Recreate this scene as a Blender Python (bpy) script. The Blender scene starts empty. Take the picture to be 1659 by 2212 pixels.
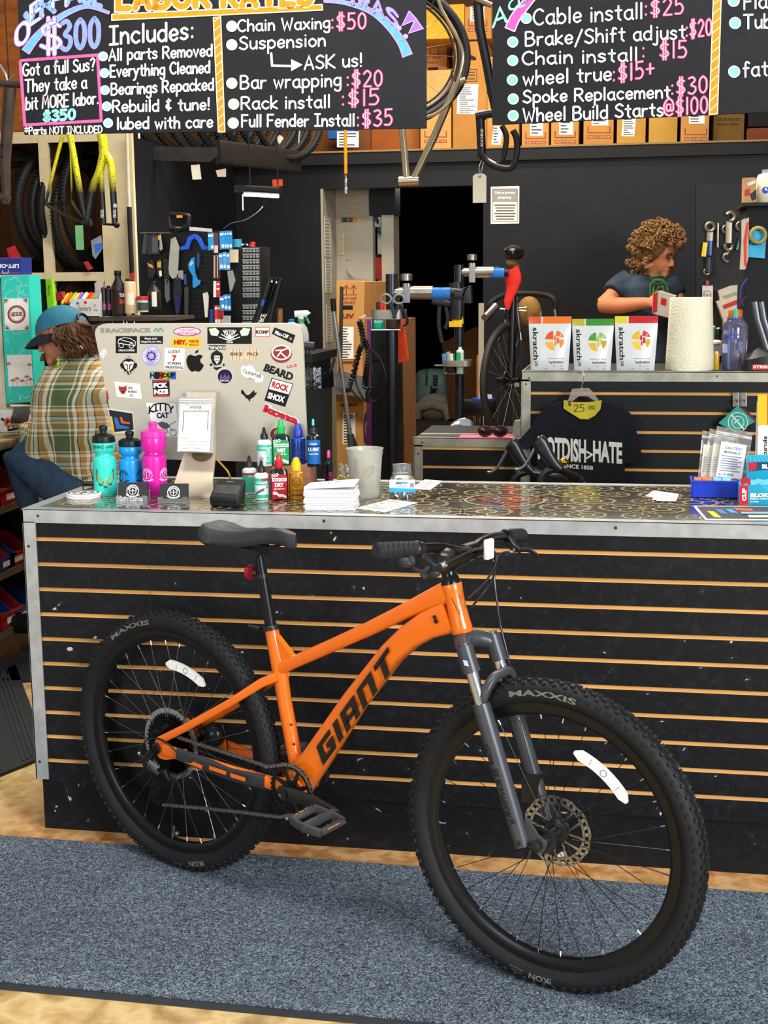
import bpy,bmesh,math,random
from math import sin,cos,pi,radians as rad
from mathutils import Vector as V,Matrix
rnd=random.Random(7)
SC=bpy.context.scene
COL=SC.collection
# ------------------------------------------------------------ camera
W,H,F=1659.,2212.,2950.
YAW,PITCH,ROLL=.1807317,.16558821,-.00958745
CP=V((1.71091708,-3.60377158,1.59799336))
def cdir(a,b,y=1.):
 x,z=cos(ROLL)*a-sin(ROLL)*b,sin(ROLL)*a+cos(ROLL)*b
 y,z=cos(PITCH)*y+sin(PITCH)*z,-sin(PITCH)*y+cos(PITCH)*z
 return V((cos(YAW)*x-sin(YAW)*y,sin(YAW)*x+cos(YAW)*y,z))
def ray(u,v):return cdir((u-W/2)/F,-(v-H/2)/F)
def PY(u,v,Y):d=ray(u,v);return CP+d*((Y-CP.y)/d.y)
def PZ(u,v,Z):d=ray(u,v);return CP+d*((Z-CP.z)/d.z)
def MP(Y,u=830,v=1100):d=ray(u,v);return(Y-CP.y)/d.y/F
cam=bpy.data.cameras.new('camera');co=bpy.data.objects.new('camera',cam);COL.objects.link(co)
cam.sensor_fit='VERTICAL';cam.sensor_height=36;cam.lens=36*F/H;cam.clip_end=100;cam.clip_start=.05
rx,up,fw=cdir(1,0,0),cdir(0,1,0),cdir(0,0,1)
co.matrix_world=Matrix(((rx.x,up.x,-fw.x,CP.x),(rx.y,up.y,-fw.y,CP.y),(rx.z,up.z,-fw.z,CP.z),(0,0,0,1)))
SC.camera=co
# ------------------------------------------------------------ light
SC.view_settings.view_transform='Standard';SC.view_settings.look='None'
SC.view_settings.exposure=0.0;SC.view_settings.gamma=1;SC.view_settings.use_curve_mapping=False
wd=bpy.data.worlds.new('daylight');SC.world=wd;wd.use_nodes=True
wd.node_tree.nodes['Background'].inputs[0].default_value=(.86,.93,1,1)
wd.node_tree.nodes['Background'].inputs[1].default_value=.5
def area(name,loc,to,sx,sy,e,col=(1,1,1)):
 l=bpy.data.lights.new(name,'AREA');l.shape='RECTANGLE';l.size=sx;l.size_y=sy;l.energy=e;l.color=col
 o=bpy.data.objects.new(name,l);COL.objects.link(o);o.location=loc
 o.rotation_euler=(V(to)-V(loc)).to_track_quat('-Z','Y').to_euler();return o
area('storefront_window_daylight',(5.2,-4.6,2.5),(1.3,-.6,.3),2.2,1.9,460,(.93,.97,1))
area('storefront_door_daylight',(-1.2,-6.0,2.2),(.6,0,.7),1.6,2.4,95,(.93,.97,1))
area('ceiling_light_counter',(.9,-1.0,3.9),(.9,-1.0,0),2.4,.5,85,(1,.95,.88))
area('ceiling_light_workshop',(.8,2.6,3.9),(.8,2.6,0),2.4,.5,175,(1,.9,.76))
area('ceiling_light_back',(.6,4.6,3.9),(.6,4.6,0),2.4,.5,110,(1,.88,.72))
# ------------------------------------------------------------ materials
def lin(h):
 if not isinstance(h,str):return tuple(h)
 c=[int(h[i:i+2],16)/255 for i in(0,2,4)]
 return tuple(x/12.92 if x<=.04045 else((x+.055)/1.055)**2.4 for x in c)
MATS={}
def mat(h,rough=.5,metal=0,var=.12,sc=18,bump=0,bsc=80,coat=0,trans=0,emit=0,alpha=1,ior=1.45,aniso=None):
 key=(h if isinstance(h,str)else tuple(h),rough,metal,var,sc,bump,bsc,coat,trans,emit,alpha,aniso)
 if key in MATS:return MATS[key]
 m=bpy.data.materials.new('m_%s'%(h if isinstance(h,str)else 'c'));m.use_nodes=True
 nt=m.node_tree;p=nt.nodes['Principled BSDF'];c=lin(h)
 p.inputs['Base Color'].default_value=(*c,1);p.inputs['Roughness'].default_value=rough
 p.inputs['Metallic'].default_value=metal;p.inputs['Specular IOR Level'].default_value=.5 if rough<.4 else .28;p.inputs['IOR'].default_value=ior
 p.inputs['Coat Weight'].default_value=coat;p.inputs['Coat Roughness'].default_value=.06
 p.inputs['Transmission Weight'].default_value=trans;p.inputs['Alpha'].default_value=alpha
 if emit:p.inputs['Emission Color'].default_value=(*c,1);p.inputs['Emission Strength'].default_value=emit
 tc=nt.nodes.new('ShaderNodeTexCoord');vec=tc.outputs['Object']
 if aniso:
  mp=nt.nodes.new('ShaderNodeMapping');mp.inputs['Scale'].default_value=aniso
  nt.links.new(vec,mp.inputs['Vector']);vec=mp.outputs['Vector']
 if var:
  n=nt.nodes.new('ShaderNodeTexNoise');n.inputs['Scale'].default_value=sc;n.inputs['Detail'].default_value=5
  nt.links.new(vec,n.inputs['Vector'])
  r=nt.nodes.new('ShaderNodeMapRange');r.inputs[1].default_value=.3;r.inputs[2].default_value=.7
  r.inputs[3].default_value=1-var;r.inputs[4].default_value=1+var
  nt.links.new(n.outputs['Fac'],r.inputs[0])
  hs=nt.nodes.new('ShaderNodeHueSaturation');hs.inputs['Color'].default_value=(*c,1)
  nt.links.new(r.outputs[0],hs.inputs['Value']);nt.links.new(hs.outputs[0],p.inputs['Base Color'])
 if bump:
  n2=nt.nodes.new('ShaderNodeTexNoise');n2.inputs['Scale'].default_value=bsc;n2.inputs['Detail'].default_value=4
  nt.links.new(vec,n2.inputs['Vector'])
  b=nt.nodes.new('ShaderNodeBump');b.inputs['Strength'].default_value=bump;b.inputs['Distance'].default_value=.01
  nt.links.new(n2.outputs['Fac'],b.inputs['Height']);nt.links.new(b.outputs[0],p.inputs['Normal'])
 MATS[key]=m;return m
def ink(h):return mat(h,.6,var=.05)
def gloss(h):return mat(h,.25,var=.03)
BLACK=mat('111214',.45);RUB=mat('17181a',.62,bump=.1,bsc=300);STEEL=mat('b9bcc0',.28,1,var=.08)
DARKM=mat('1b1c1f',.32,.6);WHITE=mat('eceae4',.5,var=.04);CARD=mat('b98a4c',.8,var=.08,sc=6)
CHROME=mat('dadde0',.12,1,var=.02);PAPER=mat('eeece6',.75,var=.03);WOODY=mat('b0743c',.6,var=.25,sc=3,aniso=(1,1,14))
# ------------------------------------------------------------ mesh builder
TXT={}
def text_mesh(s,bold=0):
 k=(s,bold)
 if k not in TXT:
  cu=bpy.data.curves.new('t','FONT');cu.body=s;cu.offset=bold;cu.resolution_u=3
  o=bpy.data.objects.new('t',cu);COL.objects.link(o)
  bpy.context.view_layer.update()
  me=o.to_mesh();vs=[(a.co.x,a.co.y)for a in me.vertices];fs=[tuple(p.vertices)for p in me.polygons]
  o.to_mesh_clear();bpy.data.objects.remove(o);bpy.data.curves.remove(cu)
  x0,x1=min(a[0]for a in vs),max(a[0]for a in vs);y0,y1=min(a[1]for a in vs),max(a[1]for a in vs)
  TXT[k]=([((a-x0)/(x1-x0),(b-y0)/(y1-y0))for a,b in vs],fs,(x1-x0)/(y1-y0))
 return TXT[k]
def catmull(p,k=5,closed=False):
 p=[V(a)for a in p];n=len(p)
 if n<3:return p
 out=[]
 for i in range(n if closed else n-1):
  if closed:a,b,c,d=p[i-1],p[i],p[(i+1)%n],p[(i+2)%n]
  else:a,b,c,d=p[max(i-1,0)],p[i],p[i+1],p[min(i+2,n-1)]
  for j in range(k):
   t=j/k;out.append(.5*((2*b)+(c-a)*t+(2*a-5*b+4*c-d)*t*t+(3*b-a-3*c+d)*t*t*t))
 if not closed:out.append(p[-1])
 return out
def frame(d,ref=V((0,0,1))):
 d=V(d).normalized()
 if abs(d.dot(ref))>.97:ref=V((1,0,0))
 x=ref.cross(d).normalized();return x,d.cross(x)
class M:
 def __init__(s):s.v=[];s.f=[];s.mi=[];s.k=0
 def mt(s,k):s.k=k;return s
 def add(s,vs,fs):
  o=len(s.v);s.v+=[V(a)for a in vs];s.f+=[[i+o for i in f]for f in fs];s.mi+=[s.k]*len(fs);return s
 def box(s,c,d,R=None,bev=0,taper=1):
  c=V(c);hx,hy,hz=d[0]/2,d[1]/2,d[2]/2
  bm=bmesh.new();bmesh.ops.create_cube(bm,size=1)
  for v in bm.verts:
   t=taper if v.co.z>0 else 1;v.co=V((v.co.x*2*hx*t,v.co.y*2*hy*t,v.co.z*2*hz))
  if bev:bmesh.ops.bevel(bm,geom=bm.edges[:],offset=bev,segments=2,affect='EDGES',profile=.5)
  bm.verts.index_update()
  s.add([c+(R @ v.co if R else v.co)for v in bm.verts],[[v.index for v in f.verts]for f in bm.faces]);bm.free();return s
 def b2(s,a,b,bev=0):
  a,b=V(a),V(b);return s.box((a+b)/2,[abs(x)for x in(b-a)],bev=bev)
 def tube(s,pts,r,n=8,cap=True,closed=False,sy=1,ref=V((0,0,1)),roll=0):
  pts=[V(p)for p in pts];m=len(pts);r=r if isinstance(r,(list,tuple))else[r]*m
  vs=[];x=None
  for i,p in enumerate(pts):
   a,b=(pts[i-1],pts[(i+1)%m])if closed else(pts[max(i-1,0)],pts[min(i+1,m-1)])
   d=b-a
   if d.length<1e-9:d=V((0,0,1))
   d.normalize()
   if x is None:x,y=frame(d,ref)
   else:x=x-d*x.dot(d);x=x.normalized()if x.length>1e-6 else frame(d,ref)[0];y=d.cross(x)
   for j in range(n):
    t=2*pi*j/n+roll;vs.append(p+x*(cos(t)*r[i])+y*(sin(t)*r[i]*sy))
  fs=[[i*n+j,i*n+(j+1)%n,((i+1)%m)*n+(j+1)%n,((i+1)%m)*n+j]for i in range(m if closed else m-1)for j in range(n)]
  if cap and not closed:fs+=[list(range(n))[::-1],[(m-1)*n+j for j in range(n)]]
  return s.add(vs,fs)
 def stube(s,pts,rx,ry,side,e=.6,n=20):
  pts=[V(p)for p in pts];m=len(pts);sd=V(side).normalized();vs=[]
  for i,p in enumerate(pts):
   d=(pts[min(i+1,m-1)]-pts[max(i-1,0)]).normalized();x=(sd-d*sd.dot(d)).normalized();y=d.cross(x)
   for j in range(n):
    c,q=cos(2*pi*j/n),sin(2*pi*j/n)
    vs.append(p+x*(math.copysign(abs(c)**e,c)*(rx[i]if isinstance(rx,list)else rx))+y*(math.copysign(abs(q)**e,q)*(ry[i]if isinstance(ry,list)else ry)))
  return s.add(vs,[[i*n+j,i*n+(j+1)%n,(i+1)*n+(j+1)%n,(i+1)*n+j]for i in range(m-1)for j in range(n)]+[list(range(n))[::-1],[(m-1)*n+j for j in range(n)]])
 def lathe(s,prof,O,ax=(0,0,1),n=20,sx=1,ref=V((0,1,0))):
  O=V(O);ax=V(ax).normalized();x,y=frame(ax,ref);vs=[]
  for r,h in prof:vs+=[O+ax*h+x*(cos(2*pi*j/n)*r*sx)+y*(sin(2*pi*j/n)*r)for j in range(n)]
  m=len(prof);fs=[[i*n+j,i*n+(j+1)%n,(i+1)*n+(j+1)%n,(i+1)*n+j]for i in range(m-1)for j in range(n)]
  if prof[0][0]>1e-6:fs.append(list(range(n))[::-1])
  if prof[-1][0]>1e-6:fs.append([(m-1)*n+j for j in range(n)])
  return s.add(vs,fs)
 def cyl(s,a,b,r,n=16,r2=None):
  a,b=V(a),V(b);return s.lathe([(r,0),(r if r2 is None else r2,(b-a).length)],a,b-a,n)
 def ext(s,poly,O,ux,uy,d):
  O,ux,uy,d=V(O),V(ux),V(uy),V(d);n=len(poly)
  a=[O+ux*p[0]+uy*p[1]for p in poly]
  return s.add(a+[p+d for p in a],[list(range(n))[::-1],[n+i for i in range(n)]]+[[i,(i+1)%n,n+(i+1)%n,n+i]for i in range(n)])
 def face(s,pts):return s.add(pts,[list(range(len(pts)))])
 def grid(s,fn,nu,nv,cu=False):
  vs=[fn(i/(nu if cu else nu-1),j/(nv-1))for j in range(nv)for i in range(nu)]
  fs=[[j*nu+i,j*nu+(i+1)%nu,(j+1)*nu+(i+1)%nu,(j+1)*nu+i]for j in range(nv-1)for i in range(nu if cu else nu-1)]
  return s.add(vs,fs)
 def sph(s,c,r,nu=16,nv=10,R=None):
  c=V(c);r=r if isinstance(r,(tuple,list))else(r,r,r)
  def fn(a,b):
   t,q=2*pi*a,pi*(b*.998+.001);p=V((r[0]*sin(q)*cos(t),r[1]*sin(q)*sin(t),-r[2]*cos(q)));return c+(R @ p if R else p)
  return s.grid(fn,nu,nv,True)
 def txt(s,t,fn,bold=.02):
  vs,fs,_=text_mesh(t,bold);return s.add([fn(a,b)for a,b in vs],fs)
 def txtr(s,t,O,ux,uy,bold=.02):
  O,ux,uy=V(O),V(ux),V(uy);return s.txt(t,lambda a,b:O+ux*a+uy*b,bold)
 def ribbon(s,pts,w,fn,caps=True):
  pts=[V((p[0],p[1]))for p in pts];q=[pts[0]]
  for p in pts[1:]:
   if(p-q[-1]).length>1e-6:q.append(p)
  if len(q)==1:q.append(q[0]+V((w*.01,0)))
  n=len(q);L=[];R=[]
  for i in range(n):
   d1=(q[i]-q[i-1]).normalized()if i else(q[1]-q[0]).normalized();d2=(q[i+1]-q[i]).normalized()if i<n-1 else d1
   n1=V((-d1.y,d1.x));nn=n1+V((-d2.y,d2.x))
   nn=nn.normalized()if nn.length>.05 else n1
   nn=nn/max(.55,nn.dot(n1));L.append(q[i]+nn*w/2);R.append(q[i]-nn*w/2)
  s.add([fn(a.x,a.y)for a in L+R],[[i,n+i,n+i+1,i+1]for i in range(n-1)])
  if caps:
   for c,d in((q[0],q[0]-q[1]),(q[-1],q[-1]-q[-2])):
    a0=math.atan2(d.y,d.x);s.add([fn(c.x+cos(a0+(k/6-.5)*pi)*w/2,c.y+sin(a0+(k/6-.5)*pi)*w/2)for k in range(7)],[list(range(7))])
  return s
 def disc(s,x,y,r,fn,n=20,r2=None):
  P=[(x+cos(2*pi*i/n)*r,y+sin(2*pi*i/n)*(r2 or r))for i in range(n)];return s.add([fn(*p)for p in P],[list(range(n))])
 def ring(s,x,y,r,w,fn,n=28,a0=0,a1=2*pi):
  P=[(a0+(a1-a0)*i/n)for i in range(n+1)];vs=[fn(x+cos(a)*q,y+sin(a)*q)for a in P for q in(r-w/2,r+w/2)]
  return s.add(vs,[[2*i,2*i+1,2*i+3,2*i+2]for i in range(n)])
 def arc(s,t,x,y,r,h,a0,a1,fn,bold=.02,inward=False):
  vs,fs,_=text_mesh(t,bold);return s.add([fn(x+cos(a0+(a1-a0)*a)*(r+h*(b if not inward else 1-b)),y+sin(a0+(a1-a0)*a)*(r+h*(b if not inward else 1-b)))for a,b in vs],fs)
 def build(s,name,mats,parent=None,smooth=True,ang=35,sub=0):
  mats=mats if isinstance(mats,(list,tuple))else[mats]
  me=bpy.data.meshes.new(name);me.from_pydata([tuple(v)for v in s.v],[],s.f)
  for m in mats:me.materials.append(m)
  for p,k in zip(me.polygons,s.mi):p.material_index=min(k,len(mats)-1);p.use_smooth=smooth
  if smooth and ang<180:me.set_sharp_from_angle(angle=rad(ang))
  me.update();o=bpy.data.objects.new(name,me);COL.objects.link(o)
  if sub:md=o.modifiers.new('s','SUBSURF');md.levels=md.render_levels=sub
  if parent is not None:
   o.parent=parent;r=parent
   while r.parent is not None:r=r.parent
   if parent.parent is None:o.location=-r.location
  return o
def tag(o,label=None,cat=None,group=None,kind=None):
 for k,x in(('label',label),('category',cat),('group',group),('kind',kind)):
  if x:o[k]=x
 return o
def thing(name,label,cat,loc=(0,0,0),group=None):
 o=bpy.data.objects.new(name,None);COL.objects.link(o);o.empty_display_size=.05;o.location=loc
 return tag(o,label,cat,group)
def part(p,o,name,mats,**k):return o.build(name,mats,p,**k)
def dup(root,loc=None,rz=None,label=None,group=None,scale=None,rot=None):
 def cp(o,par):
  c=o.copy();COL.objects.link(c);c.parent=par
  for ch in[x for x in KIDS.get(o.name,[])]:cp(ch,c)
  return c
 KIDS={}
 for o in SC.objects:
  if o.parent:KIDS.setdefault(o.parent.name,[]).append(o)
 r=cp(root,None)
 if loc is not None:r.location=loc
 if rz is not None:r.rotation_euler=(0,0,rz)
 if rot is not None:r.rotation_euler=rot
 if scale is not None:r.scale=(scale,)*3 if not isinstance(scale,tuple)else scale
 if label:r['label']=label
 if group:r['group']=group
 return r
ORD='first second third fourth fifth sixth seventh eighth ninth tenth eleventh twelfth'.split()
X,Yv,Z=V((1,0,0)),V((0,1,0)),V((0,0,1))
def Rz(a):return Matrix.Rotation(a,3,'Z')
def Rx(a):return Matrix.Rotation(a,3,'X')
def Ry(a):return Matrix.Rotation(a,3,'Y')
def pl(O,ux=X,uy=Z):
 O,ux,uy=V(O),V(ux),V(uy);return lambda a,b:O+ux*a+uy*b
G={}
for ln in '''A 7;/0,0 3.5,10 7,0|/1.2,3.4 5.8,3.4
B 6.5;/0,0 0,10|0,10 4,9.8 5.6,7.6 3.6,5.4 0,5.2|0,5.2 4.5,5.2 6.4,2.7 4.2,.2 0,0
C 6.5;6.5,8.6 4.2,10 1.4,8.6 0,5 1.4,1.4 4.2,0 6.5,1.3
D 7;/0,0 0,10|0,10 4,9.5 6.8,5 4,.5 0,0
E 5.5;/5.5,10 0,10 0,0 5.5,0|/0,5.2 4.5,5.2
F 5.5;/5.5,10 0,10 0,0|/0,5.2 4.5,5.2
G 7;6.8,8.4 4.2,10 1.4,8.6 0,5 1.4,1.2 4.2,0 6.6,1.6 6.8,4.5|/6.8,4.5 4,4.5
H 7;/0,0 0,10|/7,0 7,10|/0,5 7,5
I 5;/0,10 5,10|/2.5,10 2.5,0|/0,0 5,0
K 6.5;/0,0 0,10|/6.2,10 0,4.6 6.5,0
L 5.5;/0,10 0,0 5.5,0
M 8;/0,0 1,10 4,3 7,10 8,0
N 7;/0,0 0,10 7,0 7,10
O 7.5;3.7,10 .6,8 .4,2.5 3.7,0 7,2.5 6.8,8 3.7,10
P 6;/0,0 0,10|0,10 4.5,9.8 6,7.4 4.2,5 0,4.8
R 6.5;/0,0 0,10|0,10 4.5,9.8 6,7.5 4.2,5.2 0,5|/2.6,5 6.5,0
S 6;5.8,8.6 3.2,10 .5,8.2 1.4,6 4.6,4.4 5.8,2 3.2,0 0,1.4
T 7;/0,10 7,10|/3.5,10 3.5,0
U 7;0,10 .2,3 3.5,0 6.8,3 7,10
V 7;/0,10 3.5,0 7,10
W 9;/0,10 2.2,0 4.5,7 6.8,0 9,10
X 7;/0,10 7,0|/7,10 0,0
Y 7;/0,10 3.5,5 7,10|/3.5,5 3.5,0
a 5.4;5,5.4 2.8,6.2 .4,4.6 .3,1.8 2.4,0 4.6,1.2 5,3.6|/5,6.2 5,1.4 5.8,0
b 5.4;/0,10 0,0|0,3.6 2.4,6.2 5,4.6 5,1.6 2.6,0 0,1.2
c 4.8;4.8,5.2 2.6,6.2 .3,4.4 .3,1.8 2.6,0 4.8,1
d 5.4;/5.2,10 5.2,0|5.2,4.8 2.8,6.2 .3,4.6 .3,1.6 2.6,0 5.2,1.6
e 5;.2,3 4.8,3.4 4.2,5.6 2.4,6.2 .4,4.6 .3,1.8 2.4,0 4.8,1.2
f 4;4.2,9.2 2.8,10 1.6,8.6 1.5,0|/0,5.8 3.8,5.8
g 5.2;5,5.2 2.6,6.2 .3,4.6 .4,1.6 2.6,.4 5,2|5,6.2 5,-2 3.6,-3.8 1.6,-3.6 .6,-2.6
h 5;/0,10 0,0|0,3.4 2.4,6 4.6,4.6 4.8,0
i 1;/.5,6 .5,0|/.5,8.6 .5,8.8
j 2.5;2,6 2,-2 1,-3.6 -.8,-3|/2,8.6 2,8.8
k 4.6;/0,10 0,0|/4.4,6 0,2.6 4.6,0
l 1;/.5,10 .5,0
m 7.6;/0,6 0,0|0,3.6 1.8,6 3.6,4.6 3.8,0|3.8,3.6 5.6,6 7.4,4.6 7.6,0
n 4.8;/0,6 0,0|0,3.4 2.2,6 4.4,4.6 4.8,0
o 5.2;2.6,6.2 .3,4.4 .5,1.4 2.6,0 4.8,1.4 5,4.4 2.6,6.2
p 5.2;/0,6 0,-4|0,4.6 2.4,6.2 5,4.4 4.8,1.4 2.4,0 0,1.2
r 3.6;/0,6 0,0|0,3.4 1.4,5.6 3.6,5.8
s 4.4;4.2,5.2 2.2,6.2 .3,5 1.2,3.6 3.6,2.6 4.2,1.2 2.2,0 0,.8
t 4;/2,9 2,1.2 3.4,0|/0,6.2 4,6.2
u 4.8;0,6 .2,1.6 2.2,0 4.6,2|/4.8,6 4.8,0
v 4.8;/0,6 2.4,0 4.8,6
w 7;/0,6 1.8,0 3.5,5 5.2,0 7,6
x 4.8;/0,6 4.8,0|/4.8,6 0,0
y 4.8;/0,6 2.4,.6|4.8,6 2.4,0 1.2,-3 -.4,-3.8
0 5.6;2.8,10 .4,7.6 .4,2.4 2.8,0 5.2,2.4 5.2,7.6 2.8,10
1 1.4;/.7,10 .7,0
2 5.6;.2,8 2.6,10 5.2,8 4.4,5.4 .2,.2|/.2,.1 5.6,.1
3 5.4;.3,9.4 3,10 4.8,8 2,5.4 5,4 5,1.6 2.6,0 0,1
5 5.4;/5,10 .6,10 .4,5.4|.4,5.4 3.2,6.2 5.2,3.4 3.6,.4 0,.4
6 5.4;4.8,9.6 1.4,7.4 .3,3 2.6,0 5.2,2 4.6,5 2,5.4 .5,3.4
$ 6;5.4,8 3,9 .6,7.4 1.4,5.6 4.4,4.4 5.6,2.4 3.2,.8 .2,2|/2.2,10.6 2.2,-.8|/3.9,10.6 3.9,-.8
: 1.6;/.8,6 .8,6.2|/.8,1.2 .8,1.4
! 1;/.5,10 .5,3|/.5,.2 .5,.4
? 5;0,8.4 2.4,10 4.8,8 3.6,5.8 2.4,3|/2.4,.2 2.4,.4
. 1;/.5,.2 .5,.4
/ 5;/0,-2 5,10
* 6;/3,10 3,3|/.2,8.4 5.8,4.6|/5.8,8.4 .2,4.6
+ 5;/2.5,8 2.5,2|/0,5 5,5
@ 8;5.6,6.4 3,6.6 2.2,4 4,2.6 5.6,4 6,6.8 5.8,3 8,3.4 7.6,8 4,10 .4,6.6 .8,2 4.4,0 7.4,1
& 5;4.4,8.6 1,8 2.6,6 .6,4 1.4,1.8 4.6,2|/2.6,10 2.6,0
, 1;/.6,.8 0,-1.4
- 4;/0,4 4,4
> 5;/0,8 5,5 0,2'''.split('\n'):
 ch,r=ln.split(' ',1);a,st=r.split(';')
 L=[]
 for s_ in st.split('|'):
  q=[tuple(float(z)for z in p.split(','))for p in s_.lstrip('/').split()]
  L.append(q if s_[0]=='/' else[tuple(p)for p in catmull([V((*p,0))for p in q],4)])
 G[ch]=(float(a),[[(p[0],p[1])for p in q]for q in L])
def hand(m,t,fn,w,x0=0,y0=0,k=None,width=None,gap=2.2,jit=.25,seed=3,hh=None):
 """write t from (x0,y0); letter height hh, squeezed to the given width"""
 r=random.Random(seed);adv=sum((G[c][0]+gap)if c in G else 4.5 for c in t)-gap
 sy=hh/10;sx=width/adv if width else sy;x=0
 for c in t:
  if c==' ':x+=4.5;continue
  dy=r.uniform(-jit,jit)
  for st in G[c][1]:m.ribbon([(x0+(x+p[0])*sx,y0+(p[1]+dy)*sy)for p in st],w,fn)
  x+=G[c][0]+gap
 return m
# ------------------------------------------------------------ setting
def floor_mat():
 m=bpy.data.materials.new('stained_concrete');m.use_nodes=True;nt=m.node_tree;N=nt.nodes;L=nt.links;p=N['Principled BSDF']
 tc=N.new('ShaderNodeTexCoord')
 def noise(sc,det=6,dist=0):
  n=N.new('ShaderNodeTexNoise');n.inputs['Scale'].default_value=sc;n.inputs['Detail'].default_value=det
  n.inputs['Distortion'].default_value=dist;L.new(tc.outputs['Object'],n.inputs['Vector']);return n.outputs['Fac']
 def ramp(f,*st):
  r=N.new('ShaderNodeValToRGB');r.color_ramp.elements[0].position=st[0][0];r.color_ramp.elements[0].color=(*lin(st[0][1]),1)
  r.color_ramp.elements[1].position=st[-1][0];r.color_ramp.elements[1].color=(*lin(st[-1][1]),1)
  for q,c in st[1:-1]:e=r.color_ramp.elements.new(q);e.color=(*lin(c),1)
  L.new(f,r.inputs[0]);return r.outputs[0]
 base=ramp(noise(11,15,.3),(.34,'98794a'),(.48,'bd9d66'),(.56,'cdb27e'),(.7,'b5945c'))
 rust=ramp(noise(22,14,.4),(.36,'9c5a26'),(.5,'c07a3c'),(.62,'d0a070'))
 sp=N.new('ShaderNodeSeparateXYZ');L.new(tc.outputs['Object'],sp.inputs[0])
 mr=N.new('ShaderNodeMapRange');mr.inputs[1].default_value=-.19;mr.inputs[2].default_value=-.07;mr.interpolation_type='SMOOTHSTEP'
 L.new(sp.outputs['Y'],mr.inputs[0])
 mr2=N.new('ShaderNodeMapRange');mr2.inputs[1].default_value=-.25;mr2.inputs[2].default_value=.02;mr2.interpolation_type='SMOOTHSTEP'
 L.new(sp.outputs['X'],mr2.inputs[0])
 mm=N.new('ShaderNodeMath');mm.operation='MULTIPLY';L.new(mr.outputs[0],mm.inputs[0]);L.new(mr2.outputs[0],mm.inputs[1])
 nz=N.new('ShaderNodeMath');nz.operation='MULTIPLY_ADD';L.new(noise(7,6,.3),nz.inputs[0]);nz.inputs[1].default_value=2.2;nz.inputs[2].default_value=-.45
 m3=N.new('ShaderNodeMath');m3.operation='MULTIPLY';m3.use_clamp=True;L.new(mm.outputs[0],m3.inputs[0]);L.new(nz.outputs[0],m3.inputs[1])
 mix=N.new('ShaderNodeMix');mix.data_type='RGBA';L.new(m3.outputs[0],mix.inputs[0]);L.new(base,mix.inputs[6]);L.new(rust,mix.inputs[7])
 L.new(mix.outputs[2],p.inputs['Base Color']);p.inputs['Roughness'].default_value=.35
 b=N.new('ShaderNodeBump');b.inputs['Strength'].default_value=.12;b.inputs['Distance'].default_value=.01;L.new(noise(60),b.inputs['Height']);L.new(b.outputs[0],p.inputs['Normal'])
 return m
tag(M().b2((-5,-8,-.1),(6,16,0)).build('floor',floor_mat()),kind='structure')
def carpet_mat():
 m=bpy.data.materials.new('loop_pile');m.use_nodes=True;nt=m.node_tree;N=nt.nodes;L=nt.links;p=N['Principled BSDF']
 tc=N.new('ShaderNodeTexCoord')
 n=N.new('ShaderNodeTexNoise');n.inputs['Scale'].default_value=125;n.inputs['Detail'].default_value=3;n.inputs['Distortion'].default_value=2.0
 L.new(tc.outputs['Object'],n.inputs['Vector'])
 r=N.new('ShaderNodeValToRGB');e=r.color_ramp.elements
 e[0].position=.38;e[0].color=(*lin('262c35'),1);e[1].position=.63;e[1].color=(*lin('8d979f'),1)
 q=e.new(.5);q.color=(*lin('515b67'),1);L.new(n.outputs['Fac'],r.inputs[0])
 n3=N.new('ShaderNodeTexNoise');n3.inputs['Scale'].default_value=3;n3.inputs['Detail'].default_value=3;L.new(tc.outputs['Object'],n3.inputs['Vector'])
 mr=N.new('ShaderNodeMapRange');mr.inputs[1].default_value=.3;mr.inputs[2].default_value=.7;mr.inputs[3].default_value=.86;mr.inputs[4].default_value=1.12;L.new(n3.outputs['Fac'],mr.inputs[0])
 hs=N.new('ShaderNodeHueSaturation');L.new(r.outputs[0],hs.inputs['Color']);L.new(mr.outputs[0],hs.inputs['Value'])
 L.new(hs.outputs[0],p.inputs['Base Color']);p.inputs['Roughness'].default_value=.95;p.inputs['Specular IOR Level'].default_value=.15
 b=N.new('ShaderNodeBump');b.inputs['Strength'].default_value=.8;b.inputs['Distance'].default_value=.006;L.new(n.outputs['Fac'],b.inputs['Height']);L.new(b.outputs[0],p.inputs['Normal'])
 return m
fl,fr=PZ(0,2138,0),PZ(560,2192,0);bl_,br_=PZ(0,1809,0),PZ(1659,1934,0)
d1=(fr-fl).normalized();d2=(br_-bl_).normalized()
q=[fl-d1*1.2,fl+d1*3.4,bl_+d2*3.4,bl_-d2*1.2]
t=thing('entrance_carpet','blue-grey loop pile carpet under the orange bicycle with black rubber edge','carpet',(q[0]+q[2])/2)
inn=(q[3]-q[0]).normalized()
qi=[q[0]+inn*.028+d1*.03,q[1]+inn*.028-d1*.03,q[2]-inn*.004-d2*.03,q[3]-inn*.004+d2*.03]
m=M();m.add([a+Z*.009 for a in qi]+[a+Z*.001 for a in qi],[[0,1,2,3],[4,5,1,0],[5,6,2,1],[6,7,3,2],[7,4,0,3]]);part(t,m,'pile',carpet_mat())
m=M();m.add([a+Z*.001 for a in q]+[a+Z*.005 for a in qi],[[0,1,5,4],[1,2,6,5],[2,3,7,6],[3,0,4,7],[4,5,6,7]]);part(t,m,'rubber_edge',mat('2a2c2f',.6))
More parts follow.
